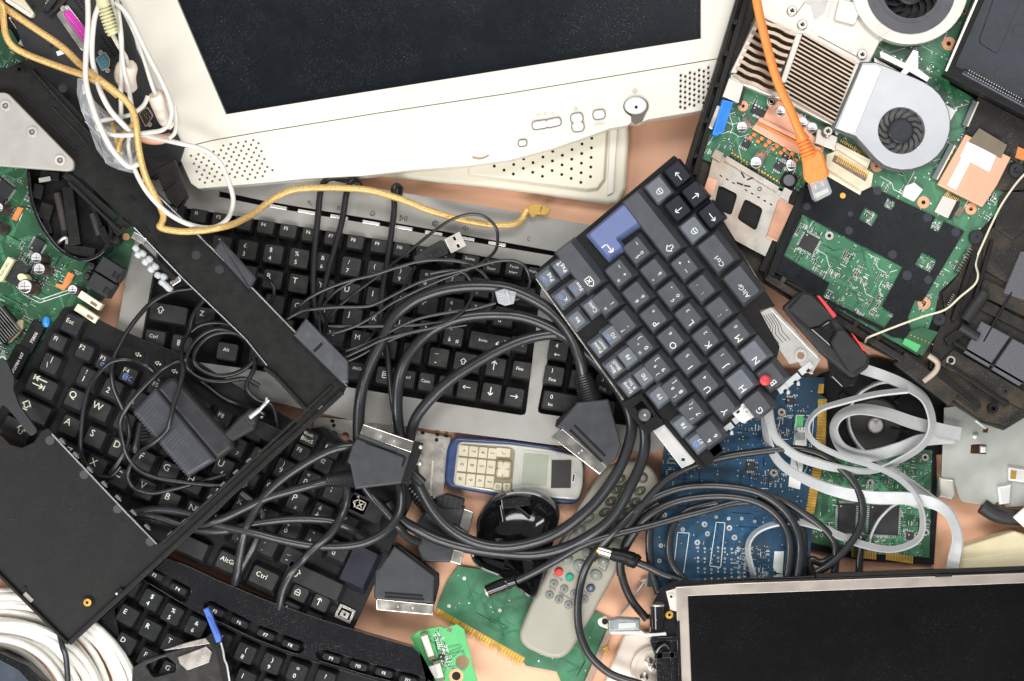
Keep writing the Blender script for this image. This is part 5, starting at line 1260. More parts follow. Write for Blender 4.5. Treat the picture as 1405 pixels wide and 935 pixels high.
for P, ic in (([(681, 614), (701, 616), (700, 628), (681, 627)], 'CALL'), ([(679, 662), (689, 663), (688, 674), (676, 672)], 'POWER'), ([(690, 663), (701, 663), (700, 675), (690, 674)], 'UP')):
    g = MB(zr); g.plate(rounded(P, 2, 2), 25, 27.4, 0, ch=.6); g.icon(ic, sum(p[0] for p in P) / 4, sum(p[1] for p in P) / 4, 6, 27.5, 1); g.build('key', [phone_key, ink_dk], ph)
g = MB(zr); P = rounded([(681, 630), (703, 632), (701, 658), (679, 656)], 5, 3); g.plate(P, 25, 28.5, 1, ch=1); g.plate(offset(P, 2.6), 28, 29.6, 0, ch=.8); g.icon('UP', 690.5, 635, 4, 29.7, 2); g.icon('DOWN', 689.5, 652, 4, 29.7, 2); g.icon('LEFT', 684, 643, 4, 29.7, 2); g.icon('RIGHT', 696, 644, 4, 29.7, 2); g.build('navigation_key', [phone_key, M('bronze_rim', (.33, .27, .17), .35, .5), ink_dk], ph)

# ================================================================ remote control
zr = 34
rc = thing('remote_control', 'beige remote control with red and green buttons leaning on the small green board', 'remote control', 810, 780, 7)
rp = rounded([(713, 868), (734, 818), (763, 757), (790, 704), (818, 660), (836, 640), (858, 632), (880, 632), (897, 644), (905, 662), (903, 682), (880, 728), (848, 782), (815, 842), (783, 896), (770, 905), (752, 904), (722, 890), (714, 880)], 8, 3)
g = MB(zr); g.plate(rp, 7, 32, 0, ch=4); g.build('body', rem_m, rc, bevel=2.5, seg=3)
tp = [(824, 664), (840, 646), (860, 638), (878, 638), (892, 648), (898, 664), (896, 682), (876, 722), (858, 752), (800, 728), (806, 694)]
g = MB(zr); g.plate(rounded(tp, 8, 2), 31, 32.6, 0, ch=.4); g.build('shaded_upper_end', rem_shade, rc)  # upper end of the body, shade put into its colour
RA = -63
def rb(x, y, rx, ry, t, m=rem_btn, ang=-20, h=36, s=5, tm=ink_dk):
    g = MB(zr); g.lathe(x, y, [(rx + .9, 31.5), (rx + .9, 33), (rx, 33), (rx, h - 1), (rx * .8, h), (.1, h + .2)], 0, 18, ry / rx, ang)
    if t in ICON: g.icon(t, x, y, s, h + .5, 1)
    elif t: g.text(t, x, y, s, h + .5, 1, ang + 20)
    g.build('button', [m, tm], rc)
lg = ink_gy
for x, y, t in ((882, 656, 'POWER'), (878, 674, '3'), (871, 689, '6'), (862, 702, '9'), (853, 717, '0'), (850, 658, 'TV'), (846, 672, '1'), (838, 688, '4'), (830, 703, '7'), (862, 665, '2'), (855, 680, '5'), (847, 695, '8'), (838, 712, 'AV')):
    rb(x, y, 6.6 if t == 'POWER' else 8, 6.4 if t == 'POWER' else 5, t, rem_btn_d, -25, 36, 6, lg)
for x, y, t in ((807, 711, 'EXIT'), (795, 728, 'MENU'), (831, 724, 'EPG'), (826, 738, 'OK')): rb(x, y, 8, 6, t, rem_btn, -25, 36, 4.2, ink)
rb(807, 759, 8.5, 6.5, 'DOWN', rem_btn, 40, 36, 7, ink); rb(778, 768, 7.5, 6, 'LEFT', rem_btn, 0, 36, 5, ink); rb(796, 777, 9.5, 8, 'OUTLET', rem_btn, 30, 36, 7, ink); rb(828, 771, 7.5, 6, '+', rem_btn, 30, 36, 9, ink); rb(818, 789, 8, 6.4, '-', rem_btn, 20, 36, 9, ink)
rb(766.6, 785, 5.4, 5.2, None, red_b); rb(781.5, 792.3, 5.2, 5, None, green_p); rb(796, 799, 5.2, 5, None, M('yellow_rubber', (.45, .36, .06), .5)); rb(810.5, 807.5, 5.4, 5, '2', M('navy_rubber', (.05, .07, .11), .5), 0, 36, 5, ink)
for x, y in ((760, 801), (774, 808.5), (788, 815), (754, 816.5), (767, 823), (780, 830), (802, 822.5)): rb(x, y, 5.2, 5, 'MENU', rem_btn, 0, 35, 4)
g = MB(zr)
for x, y, t, a in ((765, 793, 'TV/STB', 28), (758, 808, 'MUTE', 28), (771, 816, 'TIMER', 28), (783, 822, 'RADIO', 28), (806, 815, 'TEXT', 28)): g.text(t, x, y, 4.6, 32.4, 0, a)
g.tube([(783, 748, 32.2), (776, 756, 32.4), (779, 742, 32.2), (788, 726, 32.2)], .4, 0, 5); g.tube([(822, 779, 32.2), (830, 784, 32.2), (834, 776, 32.2)], .5, 0, 5)
g.build('button_print', ink_dk, rc)

# ================================================================ glossy black mouse
zr = 44
ms = thing('computer_mouse', 'glossy black mouse shell lying open beside the remote control', 'mouse', 700, 745, 2)
mp = spline([(652, 742), (655, 712), (672, 686), (700, 673), (735, 674), (760, 688), (769, 706), (764, 730), (756, 760), (746, 795), (734, 824), (716, 815), (690, 796), (658, 782), (645, 764)], 4, True)
g = MB(zr)
rings = []; cxm, cym = 706, 738
for f, z in ((1, 3), (1, 28), (.985, 38), (.955, 43), (.92, 44), (.89, 41), (.84, 33), (.74, 24), (.6, 18), (.4, 14), (.2, 12.5)):
    rings.append([g.p(cxm + (x - cxm) * f, cym + (y - cym) * f, z) for x, y in mp])
g.loops(rings, 0, True); g.build('shell', blk_gl, ms)
g = MB(zr)
g.box(708, 690, 40, 14, -8, 22, 35, 0); g.box(716, 703, 30, 5, 40, 20, 33, 0); g.box(690, 706, 5, 24, -10, 20, 34, 0)
g.build('inner_frame', blk_gl, ms, bevel=1)
g = MB(zr); g.cyl(690, 756, 11, 12, 25, 0, n=20); g.box(676, 776, 34, 12, 14, 14, 30, 0); g.build('inner_post', blk_gl, ms, bevel=1)

# ================================================================ boards near the bottom
zr = 6
b1 = thing('circuit_board', 'dark green plug-in card with a gold edge under the beige remote control', 'circuit board', 700, 840, 1, 'loose circuit boards')
P = [(597, 838), (612, 800), (629, 777), (700, 788), (800, 834), (822, 842), (838, 850), (826, 890), (800, 950), (775, 950), (764, 922), (722, 914), (716, 906), (700, 898), (650, 868)]
g = MB(zr); g.plate(P, 1, 5, 0); traces(g, offset(P, 10), 28, 40, 5.15, 1, 71, .8, (1, 3)); vias(g, offset(P, 6), 60, 5.3, 2, 72, (.8, 1.5)); 
for x, y in ((637, 794), (616, 832), (686, 838)): g.flat(circ(x, y, 2.6, 12), 5.5, 2)
g.build('board', [pcb_g, pcb_trd, solder], b1)
g = MB(zr); e0, e1 = (601, 841), (715, 908)
for i in range(32):
    if i in (6, 7, 14, 22): continue
    t = i / 31; x, y = e0[0] + (e1[0] - e0[0]) * t, e0[1] + (e1[1] - e0[1]) * t; g.box(x, y, 2.2, 11, 30, 5, 5.5, 0)
g.plate([(596, 840), (599, 834), (721, 903), (717, 910)], 2, 5.2, 1); g.build('gold_edge', [gold, M('ochre_edge', (.42, .25, .03), .4)], b1)
b2 = thing('circuit_board', 'small light green board with two white sockets and a white ribbon, bottom middle', 'circuit board', 610, 900, 36, 'loose circuit boards')
zr = 42
P = [(563, 874), (575, 866), (605, 860), (609, 863), (627, 857), (637, 864), (640, 878), (643, 888), (648, 912), (660, 950), (590, 950), (577, 905)]
g = MB(zr); g.plate(P, 36, 40, 0, holes=[circ(634.5, 909, 9.5, 24)]); g.ring(626, 928, 6, 10, 40, 40.6, 2); g.flat(circ(626, 928, 6.2, 16), 40.3, 3); g.stroke([(611, 897), (631, 889)], 1, 40.2, 1); g.box(616.5, 865, 6, 5, 15, 40, 40.5, 4)
traces(g, offset(P, 6), -12, 14, 40.1, 1, 75, .8, (1, 2)); g.build('board', [pcb_gl, pcb_g, copper_pad, blk_dk, smd_brn], b2, bevel=.3)
o = smd([(592, 868), (604, 866), (624, 915), (612, 922)], 75, 40, 40, 77, cl=5, size=(2.5, 4.5), zr=zr).build('surface_components', SM, b2); o['kind'] = 'stuff'
for x, y, w, h, a in ((587, 886, 34, 9, 71), (602, 920, 24, 9, 75)):
    g = MB(zr, (x, y, a)); g.box(0, 0, w, h, 0, 40, 48, 0); g.box(0, 0, w - 6, h - 4, 0, 48, 48.6, 1); g.box(-w / 2, 0, 4, h, 0, 40, 49, 2); g.box(w / 2, 0, 4, h, 0, 40, 49, 2); g.build('ribbon_socket', [cream, paper, smd_brn], b2, bevel=.5)
chip(b2, 606, 902, 8, 7, 15, 40, 4, 3, 2, zr)
g = MB(zr); g.ribbon([(601, 920, 46, 0), (585, 925, 47, 0), (562, 936, 44, 0), (540, 950, 40, 0)], 18, 1.5); g.build('white_ribbon', paper, b2)

# ================================================================ blue graphics card and green controller
zr = 24
b3 = thing('circuit_board', 'blue circuit board with gold edge contacts under the black cable loops', 'circuit board', 1000, 670, 16, 'loose circuit boards')
P = [(912, 612), (960, 560), (1020, 516), (1132, 518), (1131, 532), (1124, 540), (1134, 547), (1132, 620), (1116, 706), (1110, 790), (1060, 800), (888, 806), (896, 726)]
g = MB(zr); g.plate(P, 16, 21, 0)
Q = offset(P, 7); traces(g, Q, 3, 120, 21.15, 1, 81, .8, (1, 5)); vias(g, Q, 240, 21.4, 2, 83, (.6, 1.2))
for P_ in ([(930, 731), (946, 732), (938, 788), (924, 786)], [(983, 717), (995, 718), (989, 779), (974, 777)], [(1093, 570), (1117, 571), (1112, 632), (1099, 660), (1090, 620)]): g.stroke(P_ + [P_[0]], .9, 21.5, 3)
for x, y, r in ((912, 707, 3.5), (967, 720, 4), (1001, 725, 4), (971, 733, 3.5), (1008, 738, 4), (937, 727, 3), (905, 770, 3), (983, 710, 2.4), (1000, 712, 2.4), (1018, 712, 2.4), (1036, 716, 2.4), (907, 749, 3), (914, 749, 3), (957, 745, 4)): g.ring(x, y, r * .35, r, 21, 21.7, 2, 12)

for i in range(9):
    for j in range(3): g.ring(958 + i * 9.2, 752 + j * 14 + (i % 3), .6, 1.7, 21, 21.6, 2, 8); g.flat(circ(958 + i * 9.2, 757 + j * 14 + (i % 3), 1.3, 7), 21.5 + .001 * i, 2)
g.build('board', [pcb_b, pcb_btr, solder, silk], b3)
o = smd([(1008, 755), (1055, 748), (1055, 790), (1008, 788)], 3, 70, 21, 84, cl=8, size=(2.2, 3.6), zr=zr).build('surface_components', SM, b3); o['kind'] = 'stuff'
o = smd([(905, 625), (960, 570), (1000, 590), (1000, 640), (930, 660), (905, 690)], 3, 60, 21, 85, cl=7, size=(2.4, 4.2), zr=zr).build('surface_components', SM, b3); o['kind'] = 'stuff'
o = smd([(1005, 590), (1060, 540), (1120, 540), (1118, 600), (1095, 690), (1050, 700), (1010, 690)], 3, 90, 21, 86, cl=6, size=(2.6, 5), zr=zr).build('surface_components', SM, b3); o['kind'] = 'stuff'
g = MB(zr)
for i in range(40):
    t = i / 39; x, y = 1129 - 17 * t ** 1.5, 552 + 150 * t; g.box(x, y, 12, 2.4, 6, 21, 21.7, 0)
g.plate([(1124, 527), (1131, 527), (1130, 540), (1122, 540)], 21, 21.6, 0); g.plate([(1123, 548), (1135, 548), (1133, 620), (1117, 706), (1106, 704), (1121, 620)], 17, 21.2, 1); g.build('gold_edge', [gold, M('ochre_edge_blue', (.40, .25, .04), .4)], b3)
for x, y in ((1072.5, 566), (1062, 649)): screw(b3, x, y, 6.5, 21, zr, nickel)
g = MB(zr); g.plate([(1091, 587), (1108, 587), (1107, 612), (1089, 612)], 21, 21.5, 0); g.plate([(1086, 628), (1103, 632), (1098, 672), (1082, 668)], 21, 21.5, 0)
for i in range(8): g.stroke([(1093 + i * 1.6, 594), (1092.6 + i * 1.6, 604)], .8, 21.7, 1)
g.plate([(1092, 571), (1103, 571), (1102, 586), (1091, 586)], 21, 21.4, 2); g.build('paper_label', [paper, ink_dk, pcb_gl], b3)
g = MB(zr); g.plate([(1063, 757), (1076, 757), (1074, 788), (1066, 786), (1061, 780)], 21, 21.5, 0); g.build('silk_block', silk, b3)
for x, y, w, h in ((1084, 551, 11, 9), (1030, 640, 12, 12), (960, 610, 14, 12)): chip(b3, x, y, w, h, 2, 21, 4, 4, 2, zr)
b4 = thing('circuit_board', 'green drive controller board with two black chips under the grey flat cable', 'circuit board', 1200, 690, 4, 'loose circuit boards')
zr = 16
g = MB(zr); g.plate([(1118, 630), (1180, 600), (1286, 612), (1288, 700), (1283, 776), (1180, 770), (1100, 752), (1108, 700)], 4, 9, 3); Q = [(1122, 640), (1180, 612), (1280, 618), (1276, 766), (1180, 760), (1110, 744)]
g.plate(Q, 9, 12, 0); traces(g, Q, 3, 60, 12.15, 1, 91, .7, (1, 5)); vias(g, Q, 160, 12.3, 2, 92, (.6, 1.1)); g.build('board', [pcb_gd, pcb_tr, solder, blk_dk], b4)
o = smd(Q, 2, 330, 12, 93, ([(1148, 682), (1184, 684), (1180, 734), (1146, 732)], [(1190, 688), (1238, 692), (1234, 738), (1186, 734)]), 9, 12, (2, 3.4), zr=zr).build('surface_components', SM, b4); o['kind'] = 'stuff'
chip(b4, 1162, 712, 24, 40, 2, 12, 5, 8, 4, zr); chip(b4, 1213, 714, 40, 40, 3, 12, 5, 14, 4, zr); chip(b4, 1249, 736, 10, 10, 3, 12, 4, 4, 4, zr)
g = MB(zr)
for i in range(15): g.box(1190 + i * 1.15 if False else 1170 + i * 2.3, 759.5 + i * .25, 1.5, 11, 2, 12, 12.6, 0)
for i in range(18): g.box(1217 + i * 2.1, 764 + i * .3, 1.5, 10, 2, 12, 12.6, 0)
g.build('gold_edge', gold, b4)
for x, y in ((1195, 663), (1271, 731), (1183, 736), (1270, 628)):
    g = MB(zr); g.ring(x, y, 2.4, 5, 12, 13.5, 0, 14); g.flat(circ(x, y, 2.6, 10), 12.6, 1); g.build('mounting_ring', [nickel, blk_dk], b4)
zr = 20
dm = thing('drive_motor', 'round black drive motor with a bright spindle inside the loop of grey flat cable', 'motor', 1200, 583, 2)
g = MB(zr); g.plate(rounded([(1122, 515), (1200, 490), (1300, 520), (1300, 625), (1180, 628), (1120, 620)], 8, 2), 2, 8, 0); g.build('base', blk_dk, dm, bevel=1)
g = MB(zr); g.lathe(1201, 583, [(37, 8), (37, 16), (34, 19), (13, 19), (13, 17), (.1, 17)], 0, 40); g.build('platter', M('motor_grey', (.045, .043, .042), .45, dust=.2), dm)
g = MB(zr); g.lathe(1201, 584, [(10.8, 17), (10.8, 22), (9, 24), (.1, 24)], 0, 24); g.plate([(1201, 584), (1196, 577), (1206, 576)], 24, 24.3, 1); g.build('spindle', [steel_w, nickel], dm)
g = MB(zr)
for a in range(0, 360, 45): g.bar((1201 + 42 * cos(radians(a)), 583 + 42 * sin(radians(a)), 12), (1201 + 66 * cos(radians(a)), 583 + 60 * sin(radians(a)), 10), 8, 5)
g.bar((1222, 587, 20), (1248, 592, 19), 3, 2); g.build('frame_spoke', blk, dm, bevel=.8)
# galvanised sheet
zr = 40
ga = thing('metal_bracket', 'folded galvanised metal sheet with clips at the right edge below the black chassis', 'metal sheet', 1350, 640, 24)
P = [(1298, 560), (1340, 555), (1440, 560), (1440, 694), (1382, 697), (1380, 690), (1371, 690), (1364, 697), (1360, 695), (1322, 689), (1318, 683), (1312, 662), (1294, 654)]
g = MB(zr); g.plate(P, 26, 30, 0, holes=[[(1335, 611), (1344, 610), (1356, 612), (1356, 624), (1334, 623)], [(1352, 588), (1359, 588), (1358, 594), (1351, 594)]]); g.build('sheet', zinc, ga, bevel=.5)
g = MB(zr); g.plate([(1290, 655), (1312, 657), (1314, 682), (1308, 689), (1289, 683)], 20, 34, 0, ch=3); g.build('folded_lip', steel, ga, bevel=1)
for P in ([(1369, 668), (1390, 664), (1388, 692), (1372, 694)], [(1384, 640), (1410, 644), (1410, 664), (1384, 660)], [(1346, 612), (1356, 613), (1355, 622), (1346, 622)]):
    g = MB(zr); g.plate(P, 30, 37, 0, ch=2); g.build('spring_clip', steel_w, ga, bevel=1)
g = MB(zr); g.lathe(1340, 599, [(4, 30), (4, 34), (1.5, 36), (.1, 36)], 0, 12); g.build('rivet', steel_w, ga)
g = MB(zr); g.box(1391, 652, 8, 12, 8, 37, 37.6, 0); g.build('clip_hole', gold, ga)
# yellowed box and ribbed plug
zr = 40
bx_ = thing('plastic_box', 'yellowed ivory plastic box corner at the right edge above the dark panel', 'plastic box', 1360, 755, 0)
g = MB(zr); P = [(1317, 752), (1393, 729), (1440, 742), (1440, 800), (1316, 800)]; g.plate(P, 0, 38, 0, ch=2); g.build('body', M('box_ivory', (.66, .58, .37), .5, var=.05), bx_, bevel=1.5)
g = MB(zr); g.plate([(1322, 768), (1400, 756), (1440, 760), (1440, 796), (1321, 796)], 36, 39, 0); g.build('lid', M('box_ivory_lid', (.70, .62, .41), .5, var=.05), bx_, bevel=1)
g = MB(46); g.tube([(1440, 712, 30), (1400, 712, 30), (1372, 708, 30), (1352, 696, 28)], 11, 0, 14, 4)
for i in range(7): g.tube([(1352 + i * 7, 694 + i * 2.4, 33), (1400, 704 + i * 1.8, 42 - i), (1440, 704 + i * 2, 42 - i)], 1.6, 0, 6, 3)
tag(g.build('ribbed_plug', blk_mat), 'black ribbed plug poking in at the right edge above the yellowed box', 'plug')
g = MB(52); g.plate([(1390, 710), (1425, 680), (1440, 720), (1425, 742)], 48, 54, 0); tag(g.build('white_tab', paper, bevel=1), 'bright white plastic corner over the ribbed plug at the right edge', 'plastic tab')
# dark LCD panel
zr = 66
lc = thing('display_panel', 'dark flat display panel with a bare metal frame at the bottom right', 'display panel', 1160, 870, 30)
g = MB(zr); g.plate([(892, 836), (908, 806), (925, 798), (1060, 793), (1440, 779), (1440, 990), (905, 990), (900, 905), (892, 880)], 30, 60, 0, ch=1); g.build('housing', blk_gl, lc, bevel=1.2)
g = MB(zr); sc_ = [(944, 818), (1440, 799), (1440, 990), (951, 990)]
g.plate([(927, 806), (1000, 801), (1480, 784), (1480, 1030), (936, 1030)], 58, 66, 0, holes=[sc_]); g.build('metal_frame', M('frame_steel', (.42, .365, .32), .35, .55, var=.07, vs=40), lc, bevel=.8)
g = MB(zr); g.plate(offset(sc_, -3), 58, 64.5, 0); g.build('panel_glass', lcd_m, lc)
g = MB(zr); g.bar((1000, 799, 66), (1290, 788, 66), 2.4, 3, 0); g.bar((1283, 790, 66), (1306, 789, 66), 4, 4, 0); g.bar((1120, 790, 65), (1440, 778, 65), 5, 5, 0); g.build('frame_clip', blk, lc, bevel=.5)
g = MB(zr); g.plate([(914, 812), (928, 808), (932, 840), (920, 838)], 60, 63, 0); g.cyl(921, 819, 4.5, 63, 65, 0, n=14); g.cyl(921, 819, 2, 65, 65.4, 1, n=6); g.build('frame_ear', [steel, blk_dk], lc, bevel=.4)
g = MB(zr); g.ring(918.5, 844, 2, 5.4, 60, 66, 0, 16); g.cyl(918.5, 844, 7.5, 58, 62, 1, n=16); g.build('brass_insert', [gold, blk_dk], lc)
g = MB(zr); g.tube([(902, 831, 70), (903, 862, 70)], 8.5, 0, 14, 1); g.tube([(902, 829, 70), (902, 831, 70)], 9.2, 1, 14, 1); g.tube([(903, 848, 70), (903, 850, 70)], 9, 0, 14, 1); g.build('hinge_barrel', [blk_gl, steel], lc)
g = MB(zr); g.plate([(836, 867), (880, 866), (886, 870), (914, 868), (915, 873), (888, 875), (876, 871), (838, 871)], 52, 64, 0); g.cyl(830, 854, 4, 54, 63, 1, n=12); g.plate(rounded([(820, 852), (833, 846), (838, 866), (822, 860)], 3, 2), 52, 58, 2); g.build('hinge_arm', [steel_w, blk_dk, cream], lc, bevel=.6)
g = MB(zr); g.plate([(834, 849), (850, 847), (878, 849), (878, 864), (834, 866)], 56, 74, 0, ch=2); g.plate([(848, 854), (872, 853), (872, 860), (848, 862)], 74, 75, 1); g.build('hinge_block', [M('grey_hinge', (.30, .32, .33), .3, .4), M('pale_green_grey', (.48, .50, .47), .3)], lc, bevel=1)
g = MB(zr)
for a, b, w in (((894, 878), (930, 876), 6), ((898, 900), (930, 898), 8), ((921, 880), (924, 940), 6), ((905, 892), (905, 910), 8), ((930, 852), (933, 940), 5)): g.bar((a[0], a[1], 64), (b[0], b[1], 64), w, 8)
g.tube([(900, 896, 68), (906, 886, 70), (914, 884, 70), (918, 890, 68)], 2.5, 0, 8); g.build('housing_rib', blk_gl, lc, bevel=.8)
# ivory socket under the panel
zr = 30
sk = thing('round_socket', 'ivory round plug base with three metal pins beside the dark display panel', 'plug base', 880, 910, 0)
g = MB(zr); g.plate([(858, 872), (884, 868), (905, 880), (918, 950), (826, 950)], 0, 16, 0, ch=3); g.build('body', putty, sk, bevel=2, seg=3)
g = MB(zr); g.lathe(898, 920, [(33, 14), (32, 24), (27, 27), (24, 25), (.1, 25)], 0, 32); g.build('collar', putty, sk)
for x, y in ((895, 916), (884, 929), (912, 928), (890, 909)):
    g = MB(zr); g.lathe(x, y, [(6, 24), (6, 28), (2.8, 29), (2.8, 42), (1.6, 44), (.1, 44)], 0, 14); g.build('pin', nickel, sk)
zr = 8
sp = thing('metal_strip', 'narrow folded steel strip leaning from the hinge to the bottom edge', 'metal strip', 840, 880, 1)
g = MB(zr); g.bar((884, 798, 8), (848, 848, 8), 3, 5); g.bar((879, 797, 8), (888, 796, 8), 3, 5); g.bar((884, 802, 8), (846, 852, 8), 1.2, 8); g.build('wire_lever', nickel, sp, bevel=.5)
g = MB(12); g.plate([(838, 852), (845, 856), (806, 950), (796, 950)], 6, 12, 0); g.build('strip', M('brown_strip', (.36, .25, .19), .4, .5), sp, bevel=.5)
g = MB(14); g.plate([(827, 890), (834, 886), (837, 892), (830, 898)], 6, 14, 0); g.build('gold_stud', gold, sp, bevel=1)
# ================================================================ power adapter
zr = 116; ZO = -8
ad = thing('power_adapter', 'black power adapter with a ribbed side lying on the left laptop keyboard', 'power adapter', 250, 590, 66)
g = MB(zr)
A_, B_, C_, D_ = (212, 536), (294, 632), (253, 656), (180, 568)
g.plate([(180, 566), (212, 532), (296, 632), (256, 656)], 68, 112, 0, ch=4); g.build('ribbed_shell', M('lit_adapter_plastic', (.045, .047, .054), .36, bump=.3, dust=.15), ad, bevel=2)  # lighter colour than the other shell: the lit side is painted in
g = MB(zr); g.plate([(210, 533), (228, 520), (238, 518), (318, 604), (320, 616), (296, 634)], 66, 108, 0, ch=5); g.build('smooth_shell', M('adapter_black', (.022, .022, .024), .42, bump=.2, dust=.2), ad, bevel=2)
g = MB(zr)
for i in range(22):
    if i in (8, 9, 10): continue
    t = i / 21; a = (186 + 66 * t, 569 + 78 * t); b = (210 + 66 * t - 4, 546 + 77 * t + 2)
    g.bar((a[0], a[1], 111.5), (b[0], b[1], 111.5), 1.3, 2.6)
    g.bar((a[0], a[1], 112), (a[0] - 4, a[1] + 2, 98), 1.5, 2)
g.build('rib', M('adapter_rib', (.070, .073, .083), .3), ad)['kind'] = 'stuff'
g = MB(zr)
for i in range(7): g.tube([(203 + i * 1.6, 505 + i * 2.4, 96), (209 + i * 1.6, 501 + i * 2.4, 96)], 2.1, 0, 6, 1)
g.tube([(200, 503, 94), (214, 524, 94)], 3, 0, 8, 1); g.build('strain_relief', rub, ad)
g = MB(zr)
for i in range(5): g.tube([(184 + i * .6, 588 + i * 4.5, 80), (194 + i * .6, 586 + i * 4.5, 80)], 2.4, 0, 6, 1)
g.tube([(186, 582, 78), (180, 612, 78), (176, 622, 76)], 6, 0, 10); g.build('cord_boot', rub, ad)
zr = None
pg = thing('audio_plug', 'square black plug with bright metal pins next to the ribbed adapter', 'plug', 335, 580, 92)
g = MB(108); g.plate([(303, 598), (330, 570), (342, 566), (352, 580), (349, 590), (320, 606), (308, 606)], 84, 106, 0, ch=3); g.plate([(330, 571), (344, 560), (354, 566), (352, 582), (343, 588)], 86, 108, 0, ch=3); g.build('body', blk_mat, pg, bevel=1)
g = MB(108); g.tube([(343, 573, 110), (357, 562, 110)], 3.6, 0, 10, 1); g.tube([(357, 562, 110), (369, 549, 110)], 2.6, 0, 10, 1); g.tube([(365, 556, 112), (366, 546, 110)], 1.6, 0, 8, 1); g.build('metal_pin', steel_w, pg)
g = MB(94); g.lathe(358, 570, [(6, 80), (6, 92), (2, 94), (.1, 94)], 0, 14); g.plate([(330, 588), (350, 574), (392, 594), (372, 610)], 70, 88, 1); g.build('plug_base', [blk_gl, blk_dk], pg, bevel=1)

CORD = 'thin black cords of the power adapter'
def cable(name, label, cat, P, r, m, n=10, sub=6, group=None):
    g = MB(); g.tube(P, r, 0, n, sub)
    return tag(g.build(name, m), label, cat, group)
def cz(P, z): return [p if len(p) > 2 else (p[0], p[1], z) for p in P]
cable('adapter_cord', 'thin black cord looping left from the ribbed adapter around the letters A and S', 'cord', cz([(214, 514, 96), (198, 500, 100), (181, 494), (163, 494), (146, 501), (126, 525), (117, 550), (113, 575), (110.5, 611), (114, 630), (124, 648), (150, 654, 70), (165, 640, 70)], 84), 3.3, rub, group=CORD)
cable('adapter_cord', 'thin black cord running down from the shift key past the letter D', 'cord', cz([(279, 392, 60), (261, 396, 60), (240, 399, 62), (221, 407, 64), (205, 418, 64), (191, 433, 66), (178, 450, 70), (168, 466, 74), (157, 488, 80), (153, 508), (156, 533), (166, 556), (174, 575), (177, 600), (166, 628), (150, 652, 76)], 86), 3.3, rub, group=CORD)
cable('adapter_cord', 'thin black cord crossing in a long bow under the ribbed adapter to the shell edge', 'cord', cz([(255, 494, 92), (240, 498, 96), (222, 508, 104), (205, 523, 106), (185, 545, 104), (170, 566, 100), (165, 586, 96), (170, 613), (177, 630), (190, 645), (208, 654), (226, 658), (262, 663), (301, 667), (335, 668, 80)], 88), 3.3, rub, group=CORD)
cable('adapter_cord', 'thin black cord draped across the top of the ribbed adapter', 'cord', cz([(287, 404, 62), (274, 418, 62), (264, 436, 64), (259, 455, 70), (250, 472, 84), (249, 490, 104), (251, 508, 119), (246, 532, 121), (239, 553, 121), (234, 575, 121), (229, 590, 119), (211, 608, 116), (194, 619, 104), (183, 632, 90), (176, 646, 82), (177, 660, 80), (187, 672, 80), (208, 677, 80), (239, 671, 82), (276, 661, 82), (310, 652, 78)], 118), 3.3, rub, group=CORD)
cable('adapter_cord', 'thin black cord coiled in rings between the keyboards beside the black arm', 'cord', cz([(345, 470, 66), (330, 460), (310, 456), (288, 461), (272, 476), (266, 494), (276, 508), (300, 516), (325, 512), (343, 500), (352, 486), (340, 468), (318, 455), (295, 452), (273, 463), (258, 484), (258, 506), (276, 520), (305, 524), (335, 520), (356, 530)], 64), 3.2, rub, group=CORD)
cable('adapter_cord', 'thin black cord running from the coil on the grey keyboard down to the square plug', 'cord', cz([(262, 455), (276, 446), (300, 443), (322, 449), (340, 462), (350, 500, 66), (338, 530, 66), (352, 548, 70), (372, 556, 74), (379, 576, 72), (378, 600, 72), (360, 602, 80)], 60), 3.2, rub, group=CORD)
cable('adapter_cord', 'short black cord hanging across the grey strip between the two keyboards', 'cord', cz([(268, 516, 64), (284, 530), (305, 546), (328, 556), (345, 562, 76)], 58), 3, rub, group=CORD)
cable('small_cord', 'short black loop of cord at the right of the black arm over the letter R', 'cord', cz([(352, 377, 100), (362, 380, 92), (372, 388), (376, 400), (373, 412), (362, 424)], 80), 2.8, rub)

ZO = 0
# ================================================================ scart plugs
SG = 'scart plugs on the heap'
def scart(label, x, y, z, face, body, boot, side=None, dz=28, ridge=None, pins=None):
    t = thing('scart_plug', label, 'connector', x, y, z, SG); q = z + dz
    g = MB(q); g.plate(body, z, q, 0, ch=2); g.build('body', scart_m, t, bevel=1.2)
    g = MB(q); g.plate(face, z + 2, q - 2, 0, ch=.8)
    mx = sum(p[0] for p in face) / 4; my = sum(p[1] for p in face) / 4
    dx, dy = face[1][0] - face[0][0], face[1][1] - face[0][1]; l = hypot(dx, dy)
    for s_ in (-.12, .14): g.cyl(mx + dx * s_, my + dy * s_, 1.8, q - 3, q - 1.6, 1, n=10)
    g.build('metal_shroud', [M('shroud_metal', (.60, .56, .50), .22, 1, var=.15, vs=60), solder], t, bevel=.8)
    g = MB(q)
    if ridge:
        for a, b in ridge: g.bar((a[0], a[1], q), (b[0], b[1], q), 3, 2.6)
    if side: g.plate(side, z, q - 4, 0, ch=1)
    if pins:
        for a in pins: g.lathe(a[0], a[1], [(3.4, z), (3.4, q - 4), (2, q - 2), (.1, q - 2)], 1, 10)
    if g.v: g.build('moulded_ridge', [blk_dk, steel], t, bevel=.8)
    g = MB(q); a, b, r0, r1 = boot; n = 11
    zc = z + dz * .5
    P = []
    for i in range(n * 2 + 1):
        u = i / (n * 2); rr = r0 + (r1 - r0) * u
        P.append((a[0] + (b[0] - a[0]) * u, a[1] + (b[1] - a[1]) * u, zc, rr * (1.0 if i % 2 else .9)))
    g.tube(P, 1, 0, 14, 1, flat=.85); g.build('ribbed_boot', rub, t)
    return t
